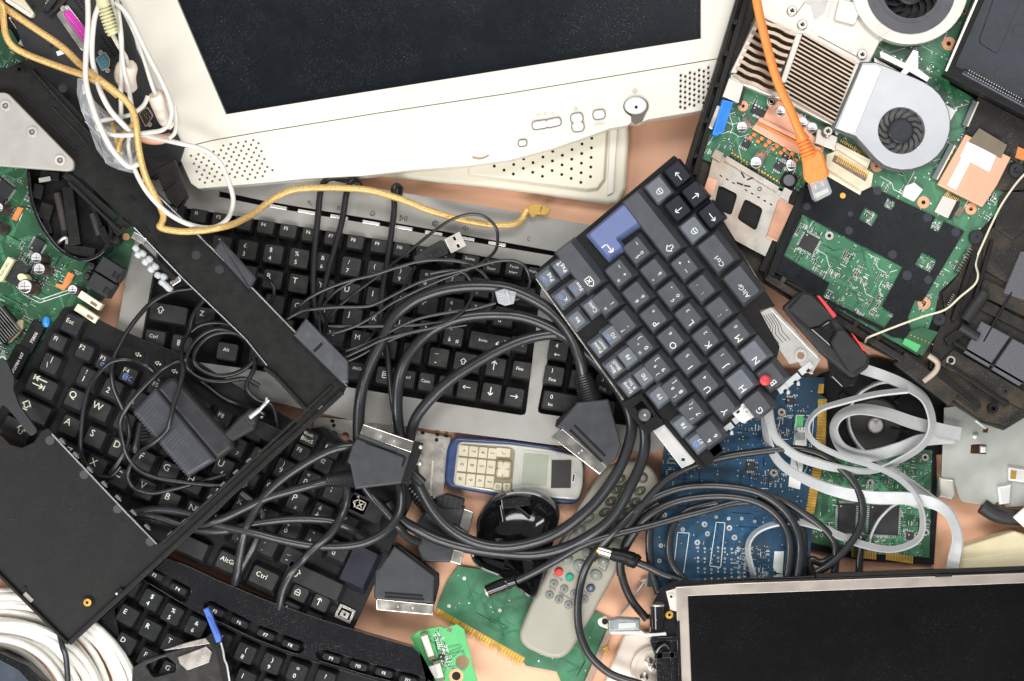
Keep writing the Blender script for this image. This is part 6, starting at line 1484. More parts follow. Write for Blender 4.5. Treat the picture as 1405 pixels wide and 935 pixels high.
scart('black scart plug whose metal face points up, lying left of the blue phone', 527, 630, 76,
      [(498, 582), (568, 606), (564, 622), (493, 597)], [(493, 595), (564, 621), (551, 664), (487, 672), (480, 638), (476, 634), (483, 612)],
      ((487, 657), (446, 661), 14, 9), [(565, 606), (580, 610), (577, 622), (560, 664), (550, 664)], 28, [((502, 608), (544, 622)), ((489, 601), (556, 628)), ((556, 628), (552, 640))], [(577, 614), (576, 637)])
scart('black scart plug pointing down onto the corner of the blue phone', 800, 600, 48,
      [(756.5, 600.6), (771.6, 588), (834, 641), (823, 652)], [(771, 589), (763, 586), (792, 552), (835, 548), (853, 611), (846, 630), (833, 641)],
      ((811, 552), (800, 514), 18, 13), [(762, 586), (764, 578), (787, 556), (794, 553), (771, 590)], 30, [((788, 584), (830, 626)), ((782, 590), (826, 634))])
scart('black scart plug with metal face downward, on bare table above the light green board', 556, 795, 20,
      [(516, 822), (595, 830), (594, 845), (516, 838)], [(541, 749), (597, 791), (595, 829), (513, 822), (514.6, 781), (519, 781)],
      ((534, 764), (503, 740), 16, 13), [(541, 747), (548, 749), (602, 790), (602, 806), (596, 832), (594, 792)], 26, [((528, 814), (580, 818)), ((528, 819), (582, 823))])
scart('black scart plug lying face right behind the thick cable, half hidden beside the mouse', 605, 740, 8,
      [(636, 698), (650, 703), (632, 776), (616, 771)], [(567, 726), (592, 690), (638, 696), (618, 772), (578, 772)],
      ((600, 706), (560, 668), 16, 11), None, 24, [((600, 712), (626, 720))], None)
g = MB(36); g.plate(rounded([(596, 684), (612, 678), (638, 686), (634, 700), (604, 698)], 3, 2), 10, 34, 0, ch=2)
for i in range(5): g.bar((602 + i * 7, 682 + i * .8, 34), (600 + i * 7, 697 + i * .6, 34), 3, 3)
tag(g.build('ribbed_plug', blk_mat, bevel=1), 'small black ribbed plug stub on the table under the left end of the phone', 'plug')

# ================================================================ thick black cables
TH = 'thick black cables over the grey keyboard'
cable('thick_cable', 'thick black cable arching from the phone plug over the keyboard and down its left side', 'cable', cz([(800, 518, 64), (797, 498, 70), (788, 470, 74), (772, 444, 78), (752, 424, 80), (726, 408, 82), (694, 396, 82), (655, 393, 82), (618, 396, 80), (588, 404, 78), (563, 416, 76), (540, 437, 74), (524, 468, 72), (508, 500, 68), (498, 528, 64), (493, 560, 60), (492, 600, 60), (496, 640, 64)], 70), 8.2, rub2, 14, 6, TH)
cable('thick_cable', 'thick black cable sweeping under the slate keyboard and round in a great ring', 'cable', cz([(580, 664, 62), (560, 640, 60), (549, 600, 58), (545, 560, 60), (547, 525, 62), (555, 498, 66), (571, 474, 68), (595, 452, 70), (630, 437, 72), (675, 432, 72), (720, 436, 70), (765, 455, 68), (805, 485, 66), (838, 520, 66), (860, 556, 66), (867, 585, 66), (861, 615, 66), (848, 646, 64), (822, 684, 60), (795, 710, 58), (765, 731, 56), (730, 745, 56), (690, 751, 54), (650, 744, 52), (615, 724, 52), (590, 695, 54), (572, 660, 58), (566, 640, 58)], 60), 7.8, rub2, 14, 6, TH)
cable('thick_cable', 'thick black cable rising diagonally across the shift key to under the slate keyboard', 'cable', cz([(556, 650, 62), (560, 620, 60), (565, 590, 60), (575, 567, 62), (601, 537, 66), (626, 516, 68), (651, 500, 68), (690, 478, 68), (730, 463, 66), (770, 460, 64), (808, 480, 62), (845, 530, 62), (880, 575, 64), (884, 620, 62), (865, 668, 62), (842, 708, 58), (812, 733, 56), (775, 752, 52), (735, 761, 50), (695, 760, 48), (650, 754, 48), (605, 742, 48), (575, 728, 50), (548, 712, 60), (530, 690, 66)], 60), 7.6, rub2, 14, 6, TH)
KC = 'black cables crossing the left laptop keyboard'
cable('black_cable', 'black cable leaving the plug left of the phone toward the lower left', 'cable', cz([(448, 661, 90), (425, 667), (395, 675), (365, 684), (335, 698), (300, 714), (262, 722, 74), (225, 716, 70), (190, 713, 66), (150, 724, 62)], 84), 6.2, rub2, 12, 6, KC)
cable('black_cable', 'black cable bowing from behind the left plug over the P key and down', 'cable', cz([(490, 612, 80), (470, 614), (450, 620), (428, 631), (405, 645), (382, 662), (362, 682), (348, 704), (336, 730), (329, 762, 76), (324, 792, 66), (316, 824, 40)], 84), 6.2, rub2, 12, 6, KC)
cable('black_cable', 'black cable running level to the boot of the lower scart plug', 'cable', cz([(506, 742, 40), (495, 736, 62), (478, 725, 76), (450, 715), (400, 713), (350, 719), (305, 729), (265, 726, 76), (220, 712, 72), (190, 708, 68), (145, 718, 62)], 80), 5.8, rub2, 12, 6, KC)
cable('black_cable', 'black cable in a wide bow below the P key up to the left plug', 'cable', cz([(546, 655, 66), (550, 685, 74), (546, 708, 82), (528, 730, 86), (500, 745, 88), (470, 750, 88), (440, 750), (413, 747), (380, 740), (345, 731), (300, 722, 80), (260, 706, 74), (210, 700, 68), (150, 712, 62)], 86), 6.2, rub2, 12, 6, KC)
cable('black_cable', 'black cable dropping diagonally from the left plug past the control key', 'cable', cz([(476, 660, 80), (475, 690, 84), (468, 710, 92), (455, 731, 94), (436, 748, 94), (418, 766), (400, 786), (388, 810, 74), (383, 834, 62), (376, 862, 40)], 84), 5.8, rub2, 12, 6, KC)
cable('black_cable', 'black cable half hidden behind the left plug, crossing the cancel key', 'cable', cz([(500, 668, 74), (515, 688, 78), (530, 704, 78), (545, 722, 74), (560, 738, 56), (575, 745, 44)], 78), 5.8, rub2, 12, 6, KC)
cable('black_cable', 'dark cable along the edge of the shell under the two others', 'cable', cz([(330, 676, 76), (360, 706), (350, 745), (335, 772, 68), (322, 796, 60), (312, 822, 38)], 74), 5.6, rub2, 12, 6, KC)
# hooks of cord under the monitor
HK = 'black cords hooked over the top edge of the grey keyboard'
cable('hooked_cord', 'leftmost of the three black cords hooked over the grey keyboard top edge', 'cord', cz([(493, 252, 40), (478, 244, 46), (460, 243, 48), (447, 248, 48), (440, 262), (436, 300), (432, 340), (430, 380), (431, 415), (436, 447)], 46), 4.4, rub, 10, 6, HK)
cable('hooked_cord', 'middle of the three black cords hooked over the grey keyboard top edge', 'cord', cz([(494, 255, 34), (488, 247, 44), (481, 249, 48), (475, 268), (470, 300), (461, 335), (451, 370), (444, 400), (438, 424), (446, 446)], 48), 4.4, rub, 10, 6, HK)
cable('hooked_cord', 'rightmost of the three black cords, running down to the bottom key row', 'cord', cz([(548, 268, 30), (549, 258, 40), (543, 255, 46), (540, 262, 48), (541, 285), (537, 320), (531, 362), (525, 400), (523, 440), (530, 476), (535, 520), (540, 560), (548, 585, 50)], 46), 4.2, rub, 10, 6, HK)
# usb lead and the thin tangle
ub = thing('usb_plug', 'flat black USB plug with a steel end resting on the function keys', 'plug', 600, 340, 40)
g = MB(56); g.plate(rounded([(566, 353), (578, 344), (607, 328.5), (617, 348.5), (590, 360), (571, 364)], 3, 2), 42, 56, 0, ch=1.5); g.build('body', blk_mat, ub, bevel=1)
g = MB(56); g.stroke([(584, 350), (604, 340), (609, 347), (590, 356), (584, 350)], .6, 56.2, 0); g.icon('OUTLET', 596, 348, 9, 56.2, 0, -118); g.build('emboss', blk_dk, ub)
g = MB(54); wn = [[(621, 326), (624, 324.6), (626.4, 329), (623.4, 330.6)], [(626, 336), (629, 334.6), (631.4, 339), (628.4, 340.6)]]
g.plate([(609.5, 328.5), (630.5, 318), (640, 337.5), (619, 348)], 44, 54, 0, holes=wn); g.plate([(611, 329), (630, 319.5), (638, 337), (619, 346)], 46, 50, 1); g.build('metal_shell', [steel, blk_dk], ub, bevel=.5)
TN = 'thin black wires in the tangle over the grey keyboard'
def thin(label, P, z=66): cable('thin_wire', label, 'wire', cz(P, z), 2.2, rub, 8, 7, TN)
thin('thin black wire arching highest, past the media buttons above the USB plug', [(448, 470), (444, 458), (452, 436), (476, 411), (526, 373), (576, 333), (600, 314), (621, 301), (646, 294), (666, 298), (680, 312), (683, 328), (679, 345), (660, 362), (630, 378)], 62)
thin('thin black wire making the widest loop round to the pause key', [(400, 431), (420, 412), (445, 398), (478, 386), (511, 378), (566, 361), (600, 357), (634, 360), (656, 370), (670, 385), (677, 406), (669, 426), (639, 437), (576, 446), (510, 448), (450, 448)], 76)
thin('thin black wire that ends in the clear telephone plug', [(390, 441), (404, 432), (420, 426), (460, 422), (501, 421), (520, 415), (538, 406), (563, 393), (589, 383), (646, 368), (680, 359), (705, 358), (720, 366), (727, 382), (724, 396), (714, 408), (706, 412)], 84)
thin('thin black wire slanting from the clamp up to the scroll lock key', [(448, 460), (470, 454), (491, 446), (515, 432), (538, 416), (570, 400), (601, 386), (632, 374), (661, 362), (672, 352)], 80)
thin('thin black wire forming a tight inner bend below the question mark key', [(470, 492), (500, 478), (526, 466), (565, 456), (601, 448), (625, 435), (641, 420), (649, 400), (646, 386), (634, 374), (612, 372), (590, 376)], 82)
thin('thin black wire lowest in the tangle, running out to the clear plug', [(474, 482), (511, 468), (545, 450), (576, 437), (621, 428), (650, 424), (680, 416)], 78)
thin('thin black wire running beside the clamp up through the U and Y keys', [(440, 462), (438, 446), (440, 428), (455, 405), (480, 388), (500, 380), (530, 372), (560, 364)], 70)
thin('thin black wire emerging under the clamp toward the number eight key', [(478, 488), (500, 470), (518, 450), (534, 428), (548, 404), (560, 384), (570, 366)], 58)
thin('thin black wire ending under the shell clamp, straight and low', [(466, 500), (490, 490), (520, 474), (560, 458), (600, 452), (640, 446)], 68)
tp_ = thing('telephone_plug', 'small clear telephone plug at the end of a thin black wire', 'plug', 694, 406, 84)
g = MB(96); g.plate([(679, 400), (692, 396), (709, 401), (705, 417), (693, 420), (683, 416)], 86, 97, 0, ch=1.5); g.build('body', clear, tp_, bevel=.6)
g = MB(98)
for i in range(4): g.bar((682 + i * 1.4, 401 + i * 3.4, 96), (690 + i * 1.4, 398.6 + i * 3.4, 96), 1.4, 3)
g.bar((695, 400, 98), (700, 418, 98), 3, 2); g.build('contact', [silver_foil], tp_)

# ================================================================ cables at the middle right
bj = thing('power_lead', 'black lead with a barrel plug lying across the beige remote', 'lead', 690, 800, 30)
g = MB(); g.tube([(709, 797, 50), (730, 787, 52), (765, 768, 54), (800, 748, 56), (845, 733, 54), (891, 722, 50), (930, 711, 48), (969, 701, 48), (1010, 690, 46), (1045, 690, 44)], 5.4, 0, 12); g.build('cord', rub2, bj)
g = MB(); g.tube([(668, 812, 40, 9), (669, 811.5, 40, 9.6), (690, 803, 44, 9.6), (692, 802, 44, 9), (694, 801.5, 44, 9.6), (696, 800.5, 44, 8.8), (698, 800, 44, 9.4), (701, 799, 46, 8), (708, 797, 48, 7)], 9, 0, 14, 1); g.tube([(666, 813, 40), (669, 811.6, 40)], 7.4, 1, 14, 1); g.build('barrel_plug', [blk_gl, steel], bj)
cx_ = thing('aerial_lead', 'black aerial lead with a nickel coaxial tip, looping over the remote', 'lead', 850, 765, 40)
g = MB(); g.tube([(822, 755, 52), (838, 760, 52)], 7.6, 0, 16, 1); g.tube([(820, 754, 52), (822, 755, 52)], 6, 1, 14, 1); g.build('coaxial_tip', [nickel, gold], cx_)
g = MB(); g.tube([(838, 760, 52, 8.6), (850, 763, 52, 9.6), (856, 764, 52, 9), (866, 768, 52, 11), (870, 770, 52, 10), (872, 770.5, 52, 11), (876, 773, 52, 8.5)], 9, 0, 16, 2); g.build('sleeve', blk_dk, cx_)
g = MB(); g.tube([(874, 772, 52), (893, 780, 50), (913, 790, 48), (945, 800, 46)], 5.4, 0, 12); g.build('cord', rub2, cx_)
LP = 'black cable loops over the blue board'
cable('looped_cable', 'black cable dropping in a big bow over the remote to the bottom edge', 'cable', cz([(872, 700, 52), (845, 728, 56), (822, 752, 50), (806, 775, 48), (797, 800), (793, 830), (794, 860), (800, 882), (812, 903), (838, 925), (876, 938), (920, 950)], 44), 5.6, rub2, 12, 6, LP)
cable('looped_cable', 'black cable making the outermost arch over the blue board', 'cable', cz([(812, 768, 40), (838, 738, 44), (866, 706), (900, 682), (945, 668), (1000, 668), (1045, 678), (1080, 705), (1098, 745), (1094, 795)], 52), 5.8, rub2, 12, 6, LP)
cable('looped_cable', 'black cable making the inner arch over the blue board', 'cable', cz([(852, 790, 36), (852, 768, 38), (866, 738, 42), (890, 708), (930, 688), (985, 681), (1035, 688), (1068, 710), (1084, 745), (1080, 795)], 48), 5.8, rub2, 12, 6, LP)
cable('looped_cable', 'black cable crossing high over the blue board toward the green controller', 'cable', cz([(862, 720, 52), (900, 672), (935, 646), (985, 629), (1050, 619), (1090, 616), (1126, 624), (1156, 645), (1177, 672), (1184, 700), (1178, 728), (1160, 754), (1138, 775), (1120, 786)], 54), 5.4, rub2, 12, 6, LP)
cable('looped_cable', 'black cable forming the left loop beside the silk-screened boxes of the blue board', 'cable', cz([(985, 690, 46), (955, 697), (936, 706), (922, 726), (918, 755), (924, 778), (940, 796)], 42), 5.4, rub2, 12, 6, LP)
cable('looped_cable', 'black cable bending down past the left edge of the blue board', 'cable', cz([(930, 690, 44), (908, 700), (893, 724), (891, 755), (895, 785), (905, 820)], 40), 5.6, rub2, 12, 6, LP)
cable('looped_cable', 'black cable hanging down to the hinge of the dark panel', 'cable', cz([(905, 690, 42), (880, 706), (862, 738), (852, 772), (856, 800), (868, 826), (888, 850)], 34), 5.6, rub2, 12, 6, LP)
cable('looped_cable', 'black cable falling right of the gold contacts to the panel edge', 'cable', cz([(1030, 672, 44), (1075, 688), (1110, 710), (1136, 732), (1147, 755), (1144, 795)], 44), 5.4, rub2, 12, 6, LP)
cable('looped_cable', 'short black cable curled just above the panel edge over the gold contacts', 'cable', cz([(1040, 680, 40), (1072, 698), (1098, 722), (1103, 752), (1098, 795)], 40), 5.4, rub2, 12, 6, LP)
cable('looped_cable', 'black cable stub curling near the gold edge of the green controller', 'cable', cz([(1160, 752, 30), (1130, 772), (1114, 768), (1112, 780), (1124, 796)], 26), 5.4, rub2, 12, 6, LP)
cable('looped_cable', 'black cable standing between the green controller and the panel edge', 'cable', cz([(1182, 735, 34), (1180, 760), (1178, 800)], 30), 5.4, rub2, 12, 6, LP)
# ================================================================ grey flat cables
FG = 'grey flat cables at the right'
def flat(label, P, w, th=2.4): 
    g = MB(); g.ribbon(P, w * .88, th); tag(g.build('flat_cable', rib_grey), label, 'flat cable', FG)
flat('grey flat cable rising from beside the G key and looping round the motor', [(1054, 562, 60, 40), (1058, 585, 60, 45), (1066, 603, 60, 50), (1090, 624, 60, 45), (1126, 637, 58, 42), (1164, 645, 56, 60), (1200, 646, 54, 70), (1234, 632, 58, 66), (1266, 611, 66, 62), (1279, 584, 72, 55), (1270, 550, 74, 50), (1246, 531, 74, 30), (1212, 516, 76, 12), (1182, 506, 76, 8)], 17)
flat('wide grey flat cable sweeping across the green controller to the dark panel', [(1049, 572, 50, 62), (1054, 606, 50, 62), (1072, 637, 50, 55), (1112, 661, 50, 45), (1156, 676, 52, 28), (1200, 683, 54, 14), (1245, 684, 56, 20), (1282, 691, 56, 30), (1304, 708, 56, 45), (1314, 738, 54, 40), (1310, 764, 52, 20), (1305, 790, 50, 10)], 20)
flat('narrow grey flat cable in a figure of eight around the motor', [(1246, 536, 86, 60), (1202, 541, 84, 58), (1156, 552, 82, 58), (1124, 563, 80, 62), (1108, 584, 78, 66), (1116, 606, 76, 62), (1151, 625, 74, 60), (1202, 641, 72, 62), (1234, 658, 66, 66), (1255, 680, 60, 66), (1266, 710, 54, 60), (1260, 740, 50, 52), (1227, 754, 46, 50), (1189, 749, 44, 45), (1151, 735, 44, 40), (1122, 722, 44, 40), (1088, 716, 44, 52), (1054, 722, 42, 62), (1033, 735, 40, 64), (1026, 755, 38, 64), (1034, 790, 36, 60)], 13)
flat('wide grey flat cable folded round the bright spindle into the metal sheet', [(1318, 596, 44, 10), (1290, 590, 50, 12), (1252, 580, 58, 22), (1214, 567, 64, 34), (1178, 562, 66, 42), (1153, 571, 66, 52), (1144, 591, 64, 58), (1157, 616, 62, 45), (1189, 626, 60, 30), (1232, 616, 56, 22), (1266, 604, 50, 12), (1310, 600, 42, 8)], 20)
flat('dark grey flat cable edge curling close behind the motor', [(1262, 540, 40, 80), (1220, 524, 40, 80), (1184, 536, 40, 80), (1166, 560, 38, 80), (1166, 590, 36, 80), (1184, 618, 36, 80), (1220, 642, 36, 60), (1250, 664, 36, 45), (1285, 690, 36, 40)], 15)
flat('short grey flat cable bent on edge just above the gold contacts of the controller', [(1268, 700, 36, 80), (1235, 690, 34, 80), (1210, 708, 32, 80), (1196, 732, 30, 80), (1192, 752, 26, 80)], 8)
# ================================================================ white cables, upper left
WC = 'white cables bundled at the upper left'
def white(label, P, r=4.2): cable('white_cable', label, 'cable', P, r * .86, white_cab, 12, 7, WC)
white('leftmost white cable of the bundle, running down beside the plastic bag', [(119, -20, 140), (121, 25, 142), (118, 75, 144), (118, 113, 146), (128, 151, 146), (140, 180, 146), (151, 201, 144), (164, 218, 140), (178, 229, 136), (192, 224, 130)], 4.6)
white('white cable curving beside the magenta port inside the bundle', [(142, -20, 150), (136, 6, 150), (129, 30, 148), (126, 75, 142), (131, 102, 140), (138, 126, 140), (151, 151, 140), (170, 172, 138), (183, 184, 132)], 4.4)
white('white cable running straight down through the middle of the bundle', [(158, -20, 134), (163, 20, 136), (167, 60, 138), (166, 105, 138), (166, 140, 134), (166, 168, 128)], 3.8)
white('white cable slipping under the gold cable in the middle of the bundle', [(150, -10, 130), (164, 40, 136), (169, 90, 142), (178, 130, 138), (182, 165, 130), (176, 200, 126), (184, 232, 120)], 3.6)
white('white cable forming the outer right bow of the bundle beside the monitor', [(158, 4, 140), (168, 12, 144), (180, 28, 146), (193, 55, 146), (208, 85, 146), (224, 116, 146), (235, 145, 144), (234, 165, 142), (224, 178, 140), (206, 182, 140), (171, 186, 140), (148, 184, 138), (134, 176, 132), (136, 168, 128), (152, 163, 128), (178, 158, 128), (196, 146, 130), (203, 132, 130)], 3.8)
white('white cable leading into the upper ivory plug', [(144, 0, 128), (152, 40, 128), (160, 58, 130), (172, 78, 130), (175, 90, 128)], 3.8)
white('white cable leading into the lower ivory plug', [(166, 8, 132), (184, 44, 132), (198, 82, 132), (207, 112, 132), (215, 134, 130)], 3.6)
white('white cable tight against the monitor edge, ending by the salmon sleeve', [(240, 148, 112), (242, 166, 114), (240, 182, 114), (232, 190, 112)], 3.6)
white('long white cable swinging over the speaker holes and back across the black arm', [(190, 184, 126), (215, 190, 118), (242, 196, 108), (272, 203, 102), (290, 212, 100), (304, 227, 98), (314, 250, 92), (320, 274, 88), (315, 296, 86), (302, 309, 88), (285, 313, 96), (262, 309, 116), (240, 299, 120), (220, 284, 120), (202, 264, 120), (190, 244, 124), (182, 225, 128)], 4.0)
IP = 'ivory plugs of the white cables'
for lb, pts in (('ivory round plug in the middle of the white cable bundle', [(176, 88, 128, 6), (176, 90, 127, 14), (172, 100, 124, 15.5), (174, 112, 120, 14), (182, 124, 114, 8)]), ('ivory round plug touching the monitor edge in the white cable bundle', [(213, 128, 130, 7), (214, 130, 129, 11.5), (217, 140, 125, 11.5), (221, 152, 118, 10), (227, 166, 112, 9), (236, 172, 108, 7)])):
    g = MB(); g.tube(pts, 1, 0, 18, 3); tag(g.build('cable_plug', putty), lb, 'plug', IP)
g = MB(); P = [(138, -10, 150, 8), (141, 4, 150, 9)]
for i in range(8): P += [(142 + i * 1.6, 8 + i * 4.6, 148, 10), (142.6 + i * 1.6, 10.2 + i * 4.6, 148, 10), (142.9 + i * 1.6, 10.4 + i * 4.6, 148, 7.4), (143.4 + i * 1.6, 12 + i * 4.6, 148, 7.4)]
P += [(155, 46, 147, 9), (156, 48, 147, 6)]
g.tube(P, 1, 0, 16, 1); tag(g.build('ribbed_strain_relief', M('pale_yellow_green', (.60, .57, .34), .45)), 'pale yellow ribbed cable sleeve at the top of the white bundle', 'cable sleeve')
g = MB(); g.tube([(194, 190, 96, 5), (206, 191, 96, 7.5), (222, 191, 94, 7), (234, 187, 90, 5)], 6, 0, 12); tag(g.build('salmon_sleeve', pink_p), 'salmon pink rubber sleeve between the white cables and the monitor corner', 'sleeve')
# gold braided cable
GC = 'gold braided cables'
cable('gold_cable', 'long gold braided cable from the top left corner to the grey keyboard', 'cable', [(-15, -4, 112), (8, 12, 114), (40, 34, 116), (85, 65, 118), (110, 89, 126), (132, 106, 152), (152, 121, 156), (170, 136, 156), (182, 152, 154), (187, 172, 152), (189, 195, 146), (193, 218, 138), (199, 240, 128), (207, 258, 122), (217, 278, 118), (224, 295, 118), (222, 306, 118), (219, 311, 118), (228, 315, 118), (250, 318, 118), (275, 317, 118), (300, 313, 118), (322, 307, 104), (348, 293, 74), (374, 274, 58), (402, 261, 56), (438, 258, 58), (475, 258.5, 60), (510, 262, 60), (551, 274, 58), (589, 289, 52), (626, 300, 46), (660, 307, 46), (685, 309.5, 44), (706, 308, 40), (717, 300, 34), (722, 290, 32), (732, 286, 30)], 4.7, gold_cab, 12, 8, GC)
cable('gold_cable', 'short gold braided cable hanging in a loop at the top left corner', 'cable', [(-8, -2, 122), (3, 8, 124), (5, 28, 124), (8, 48, 122), (17, 63, 120), (35, 74, 120), (60, 84, 122), (90, 95, 126), (116, 104, 136), (132, 112, 134), (150, 122, 136), (162, 132, 138)], 4.7, gold_cab, 12, 8, GC)
cable('gold_cable', 'frayed end of gold braided cable inside the plastic bag', 'cable', [(154, 168, 118), (158, 185, 118), (163, 202, 118), (166, 212, 116)], 3.4, gold_cab, 10, 5, GC)
cable('gold_cable', 'gold braided branch joining the long gold cable beside the plastic bag', 'cable', [(186, 168, 134), (174, 180, 132), (165, 192, 128), (163, 208, 122)], 4.2, gold_cab, 10, 6, GC)
g = MB(38); g.plate(rounded([(722, 284), (730, 279), (744, 280), (757, 287), (752, 296), (738, 294), (730, 300)], 4, 3), 20, 38, 0, ch=2); g.bar((744, 283, 38), (740, 293, 38), 2, 2, 1)
tag(g.build('amber_plug', [M('amber_clear', (.72, .48, .12), .25, trans=.45), gold], bevel=1), 'small amber plastic plug at the end of the gold cable, under the monitor', 'plug')
# crumpled plastic bag
R = random.Random(12); g = MB(124)
bag = [(103, 106), (113, 107), (122, 132), (140, 150), (158, 158), (172, 172), (186, 190), (190, 212), (184, 238), (160, 232), (146, 226), (130, 204), (118, 174), (108, 150), (101, 126)]
n = len(bag); rows_ = []
for k, t in enumerate((0, .12, .24, .36, .5, .64, .78, .92)):
    c_ = (148, 190)
    rows_.append([g.p(x + (c_[0] - x) * t + (R.uniform(-3, 3) if k else 0), y + (c_[1] - y) * t + (R.uniform(-3, 3) if k else 0), 104 + (t * 8 if k else 0) + R.uniform(-1, 15)) for x, y in bag])
for a, b in zip(rows_, rows_[1:]):
    for i in range(n):
        j = (i + 1) % n; g.face((a[i], a[j], b[j])); g.face((a[i], b[j], b[i]))
g.face(rows_[-1])
bagm = M('crinkled_clear_film', (.82, .84, .87), .12, trans=.0, var=.05, alpha=.42, coat=.6)
tag(g.build('plastic_bag', bagm), 'crumpled clear plastic bag tucked under the white cables on the black arm', 'plastic bag')
# ================================================================ orange network cable
ZO = -26
oc = thing('network_cable', 'bright orange network cable with a clear plug across the heat sinks', 'network cable', 1100, 180, 130)
g = MB(); g.tube([(1034, -30, 150), (1038, 0, 150), (1044, 30, 148), (1052, 62, 146), (1061, 95, 146), (1072, 125, 146), (1084, 150, 146), (1095, 176, 144), (1102, 192, 142)], 6.3, 0, 16, 7); g.build('cord', orange_p, oc)
g = MB(); P = [(1098, 184, 142, 7.4)]
for i in range(6): P += [(1101 + i * 2.0, 191 + i * 4.6, 142, 9.5 + i * .7), (1101.8 + i * 2.0, 193.4 + i * 4.6, 142, 9.7 + i * .7), (1102 + i * 2.0, 193.8 + i * 4.6, 142, 7.6 + i * .7), (1102.8 + i * 2.0, 195.2 + i * 4.6, 142, 7.6 + i * .7)]
g.tube(P, 1, 0, 16, 1); g.plate([(1100, 216), (1124, 205), (1130, 212), (1138, 240), (1130, 248), (1110, 253), (1103, 246)], 128, 152, 0, ch=3); g.bar((1112, 236, 152), (1129, 228, 152), 1, .8, 0); g.build('boot', orange_p, oc, bevel=1)
g = MB(150); g.plate([(1111, 252), (1134, 242), (1142, 263), (1140, 267), (1122, 276), (1117, 272)], 130, 150, 0, ch=1); g.build('plug_body', clear, oc, bevel=.6)
g = MB(149)
for i in range(8): g.bar((1115.5 + i * 2.5, 254.6 - i * 1.1, 146), (1118 + i * 2.5, 260.6 - i * 1.1, 146), 1.5, 2, i % 4)
g.plate([(1119, 266), (1136, 258), (1138, 263), (1122, 271)], 138, 146, 4); g.build('contact', [orange_p, paper, blue_p, green_p, cream], oc)
ZO = -5
# ================================================================ white coil, bottom left
g = MB(); P = []; R = random.Random(3); N_ = 32
ph0 = 0
for i in range(N_ * 26):
    t = i / 26; lay = int(t) % N_
    a = 2 * pi * t
    base_r = 92 + (lay * 37 % 100); wob = 6 * sin(a * 1 + lay * 1.7) + 4 * sin(2 * a + lay)
    nr = 92 + ((lay + 1) * 37 % 100); f = t - int(t); rr = base_r + (nr - base_r) * f * f * (3 - 2 * f) + wob
    z = 68 + (lay * 13 % 18) + 2 * sin(a + lay)
    P.append((-2 + 1.02 * rr * cos(a), 985 + .98 * rr * sin(a), z))
g.tube(P, 5.2, 0, 10, 2)
tag(g.build('coiled_cable', white_cab), 'thick coil of white cable at the bottom left corner', 'cable coil')
cable('dark_lead', 'slim dark lead hanging from the corner of the black shell over the white coil', 'lead', [(82, 872, 96), (86, 888, 104), (91, 905, 106), (94, 950, 104)], 4.2, rub2, 10, 6)
g = MB(60); g.plate([(-20, 885), (12, 891), (48, 908), (100, 960), (-20, 960)], 60, 96, 0, ch=3); g.plate([(-20, 893), (8, 898), (36, 913), (74, 955), (-20, 960)], 96, 98, 1)
tag(g.build('glossy_lid', [blk_gl, M('blue_black_gloss', (.05, .06, .08), .12, coat=.5)], bevel=1.5), 'glossy blue-black lid corner inside the white coil at the bottom left', 'lid')
# lever assembly
zr = 112
ZO = -15
lv = thing('drive_lever', 'smoky plastic holder with a blue lever standing over the glossy keyboard', 'lever assembly', 260, 890, 92)
g = MB(zr); g.plate([(180, 918), (196, 908), (240, 894), (292, 876), (302, 884), (318, 950), (178, 950)], 94, 104, 0, holes=[rounded([(197, 914), (226, 902), (241, 914), (240, 924), (208, 932)], 4, 2)], ch=0); g.build('holder', M('smoky_black', (.028, .026, .025), .25, coat=.3, dust=.4), lv, bevel=1)
g = MB(zr); g.plate([(222, 894), (252, 884), (284, 876), (290, 884), (240, 892)], 100, 106, 0); g.plate([(243, 903), (282, 888), (290, 896), (286, 910), (256, 921), (246, 912)], 100, 108, 0); g.build('spring_plate', M('smoky_steel', (.42, .38, .34), .3, .6), lv, bevel=.6)
g = MB(zr); g.plate([(279, 836), (286, 833), (291, 842), (296, 856), (304, 874), (304, 880), (297, 882), (291, 866), (283, 846)], 108, 116, 0, ch=1.2); g.plate([(285, 846), (289, 848), (299, 870), (296, 872)], 116, 117.5, 0); g.build('blue_lever', blue_lv, lv, bevel=.6)
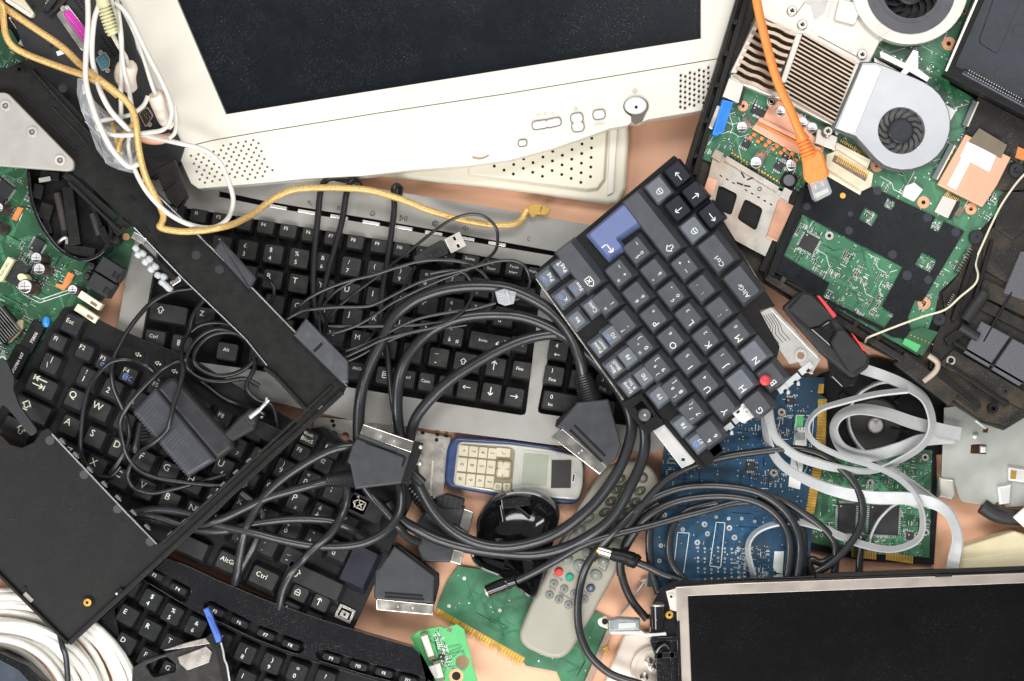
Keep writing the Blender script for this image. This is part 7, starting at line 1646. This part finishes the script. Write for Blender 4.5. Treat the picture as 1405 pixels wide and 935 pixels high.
g = MB(zr); g.bar((286, 872, 106), (300, 888, 106), 12, 14); g.bar((300, 888, 106), (314, 950, 106), 9, 12); g.cyl(297, 884, 2.5, 106, 114, 0, n=10); g.build('lever_pivot', blk_dk, lv, bevel=.8)
g = MB(); g.tube([(303, 882, 116), (306, 893, 116), (308, 905, 114), (312, 916, 113), (317, 950, 112)], 1.5, 0, 8); g.build('lever_wire', steel_w, lv)

ZO = 0
# ================================================================ camera and lamps
cam = bpy.data.cameras.new('camera'); co = bpy.data.objects.new('camera', cam); COL.objects.link(co)
co.location = (0, 0, H * S); co.rotation_euler = (0, 0, 0)
cam.sensor_width = 36; cam.sensor_fit = 'HORIZONTAL'; cam.lens = 36 * H / 1405
cam.clip_start = .05; cam.clip_end = 20
sc.camera = co
w = bpy.data.worlds.new('World'); sc.world = w; w.use_nodes = True
bg = w.node_tree.nodes['Background']; bg.inputs['Color'].default_value = (.93, .97, 1, 1); bg.inputs['Strength'].default_value = .30
def lamp(name, loc, target, size, sy, power, col):
    l = bpy.data.lights.new(name, 'AREA'); l.shape = 'RECTANGLE'; l.size = size; l.size_y = sy; l.energy = power; l.color = col
    o = bpy.data.objects.new(name, l); COL.objects.link(o); o.location = loc
    d = Vector(target) - Vector(loc); o.rotation_euler = d.to_track_quat('-Z', 'Y').to_euler()
lamp('key_softbox', (-.10, -1.0, 1.45), (.0, .05, 0), 1.2, .45, 21, (1, .985, .96))
lamp('front_strip', (.05, -1.25, .72), (.0, .05, 0), 1.4, .3, 11, (.97, .985, 1))
lamp('top_softbox', (.1, 1.0, 1.55), (.0, .05, 0), 1.1, .5, 17, (1, .99, .97))
lamp('right_softbox', (.80, .52, 1.7), (.1, .05, 0), .9, .8, 4.5, (1, .99, .97))
lamp('left_strip', (-1.05, -.35, .95), (-.1, 0, 0), .25, .7, 7.5, (.95, .98, 1))
sc.view_settings.view_transform = 'Standard'; sc.view_settings.look = 'None'
sc.view_settings.exposure = 0; sc.view_settings.gamma = 1
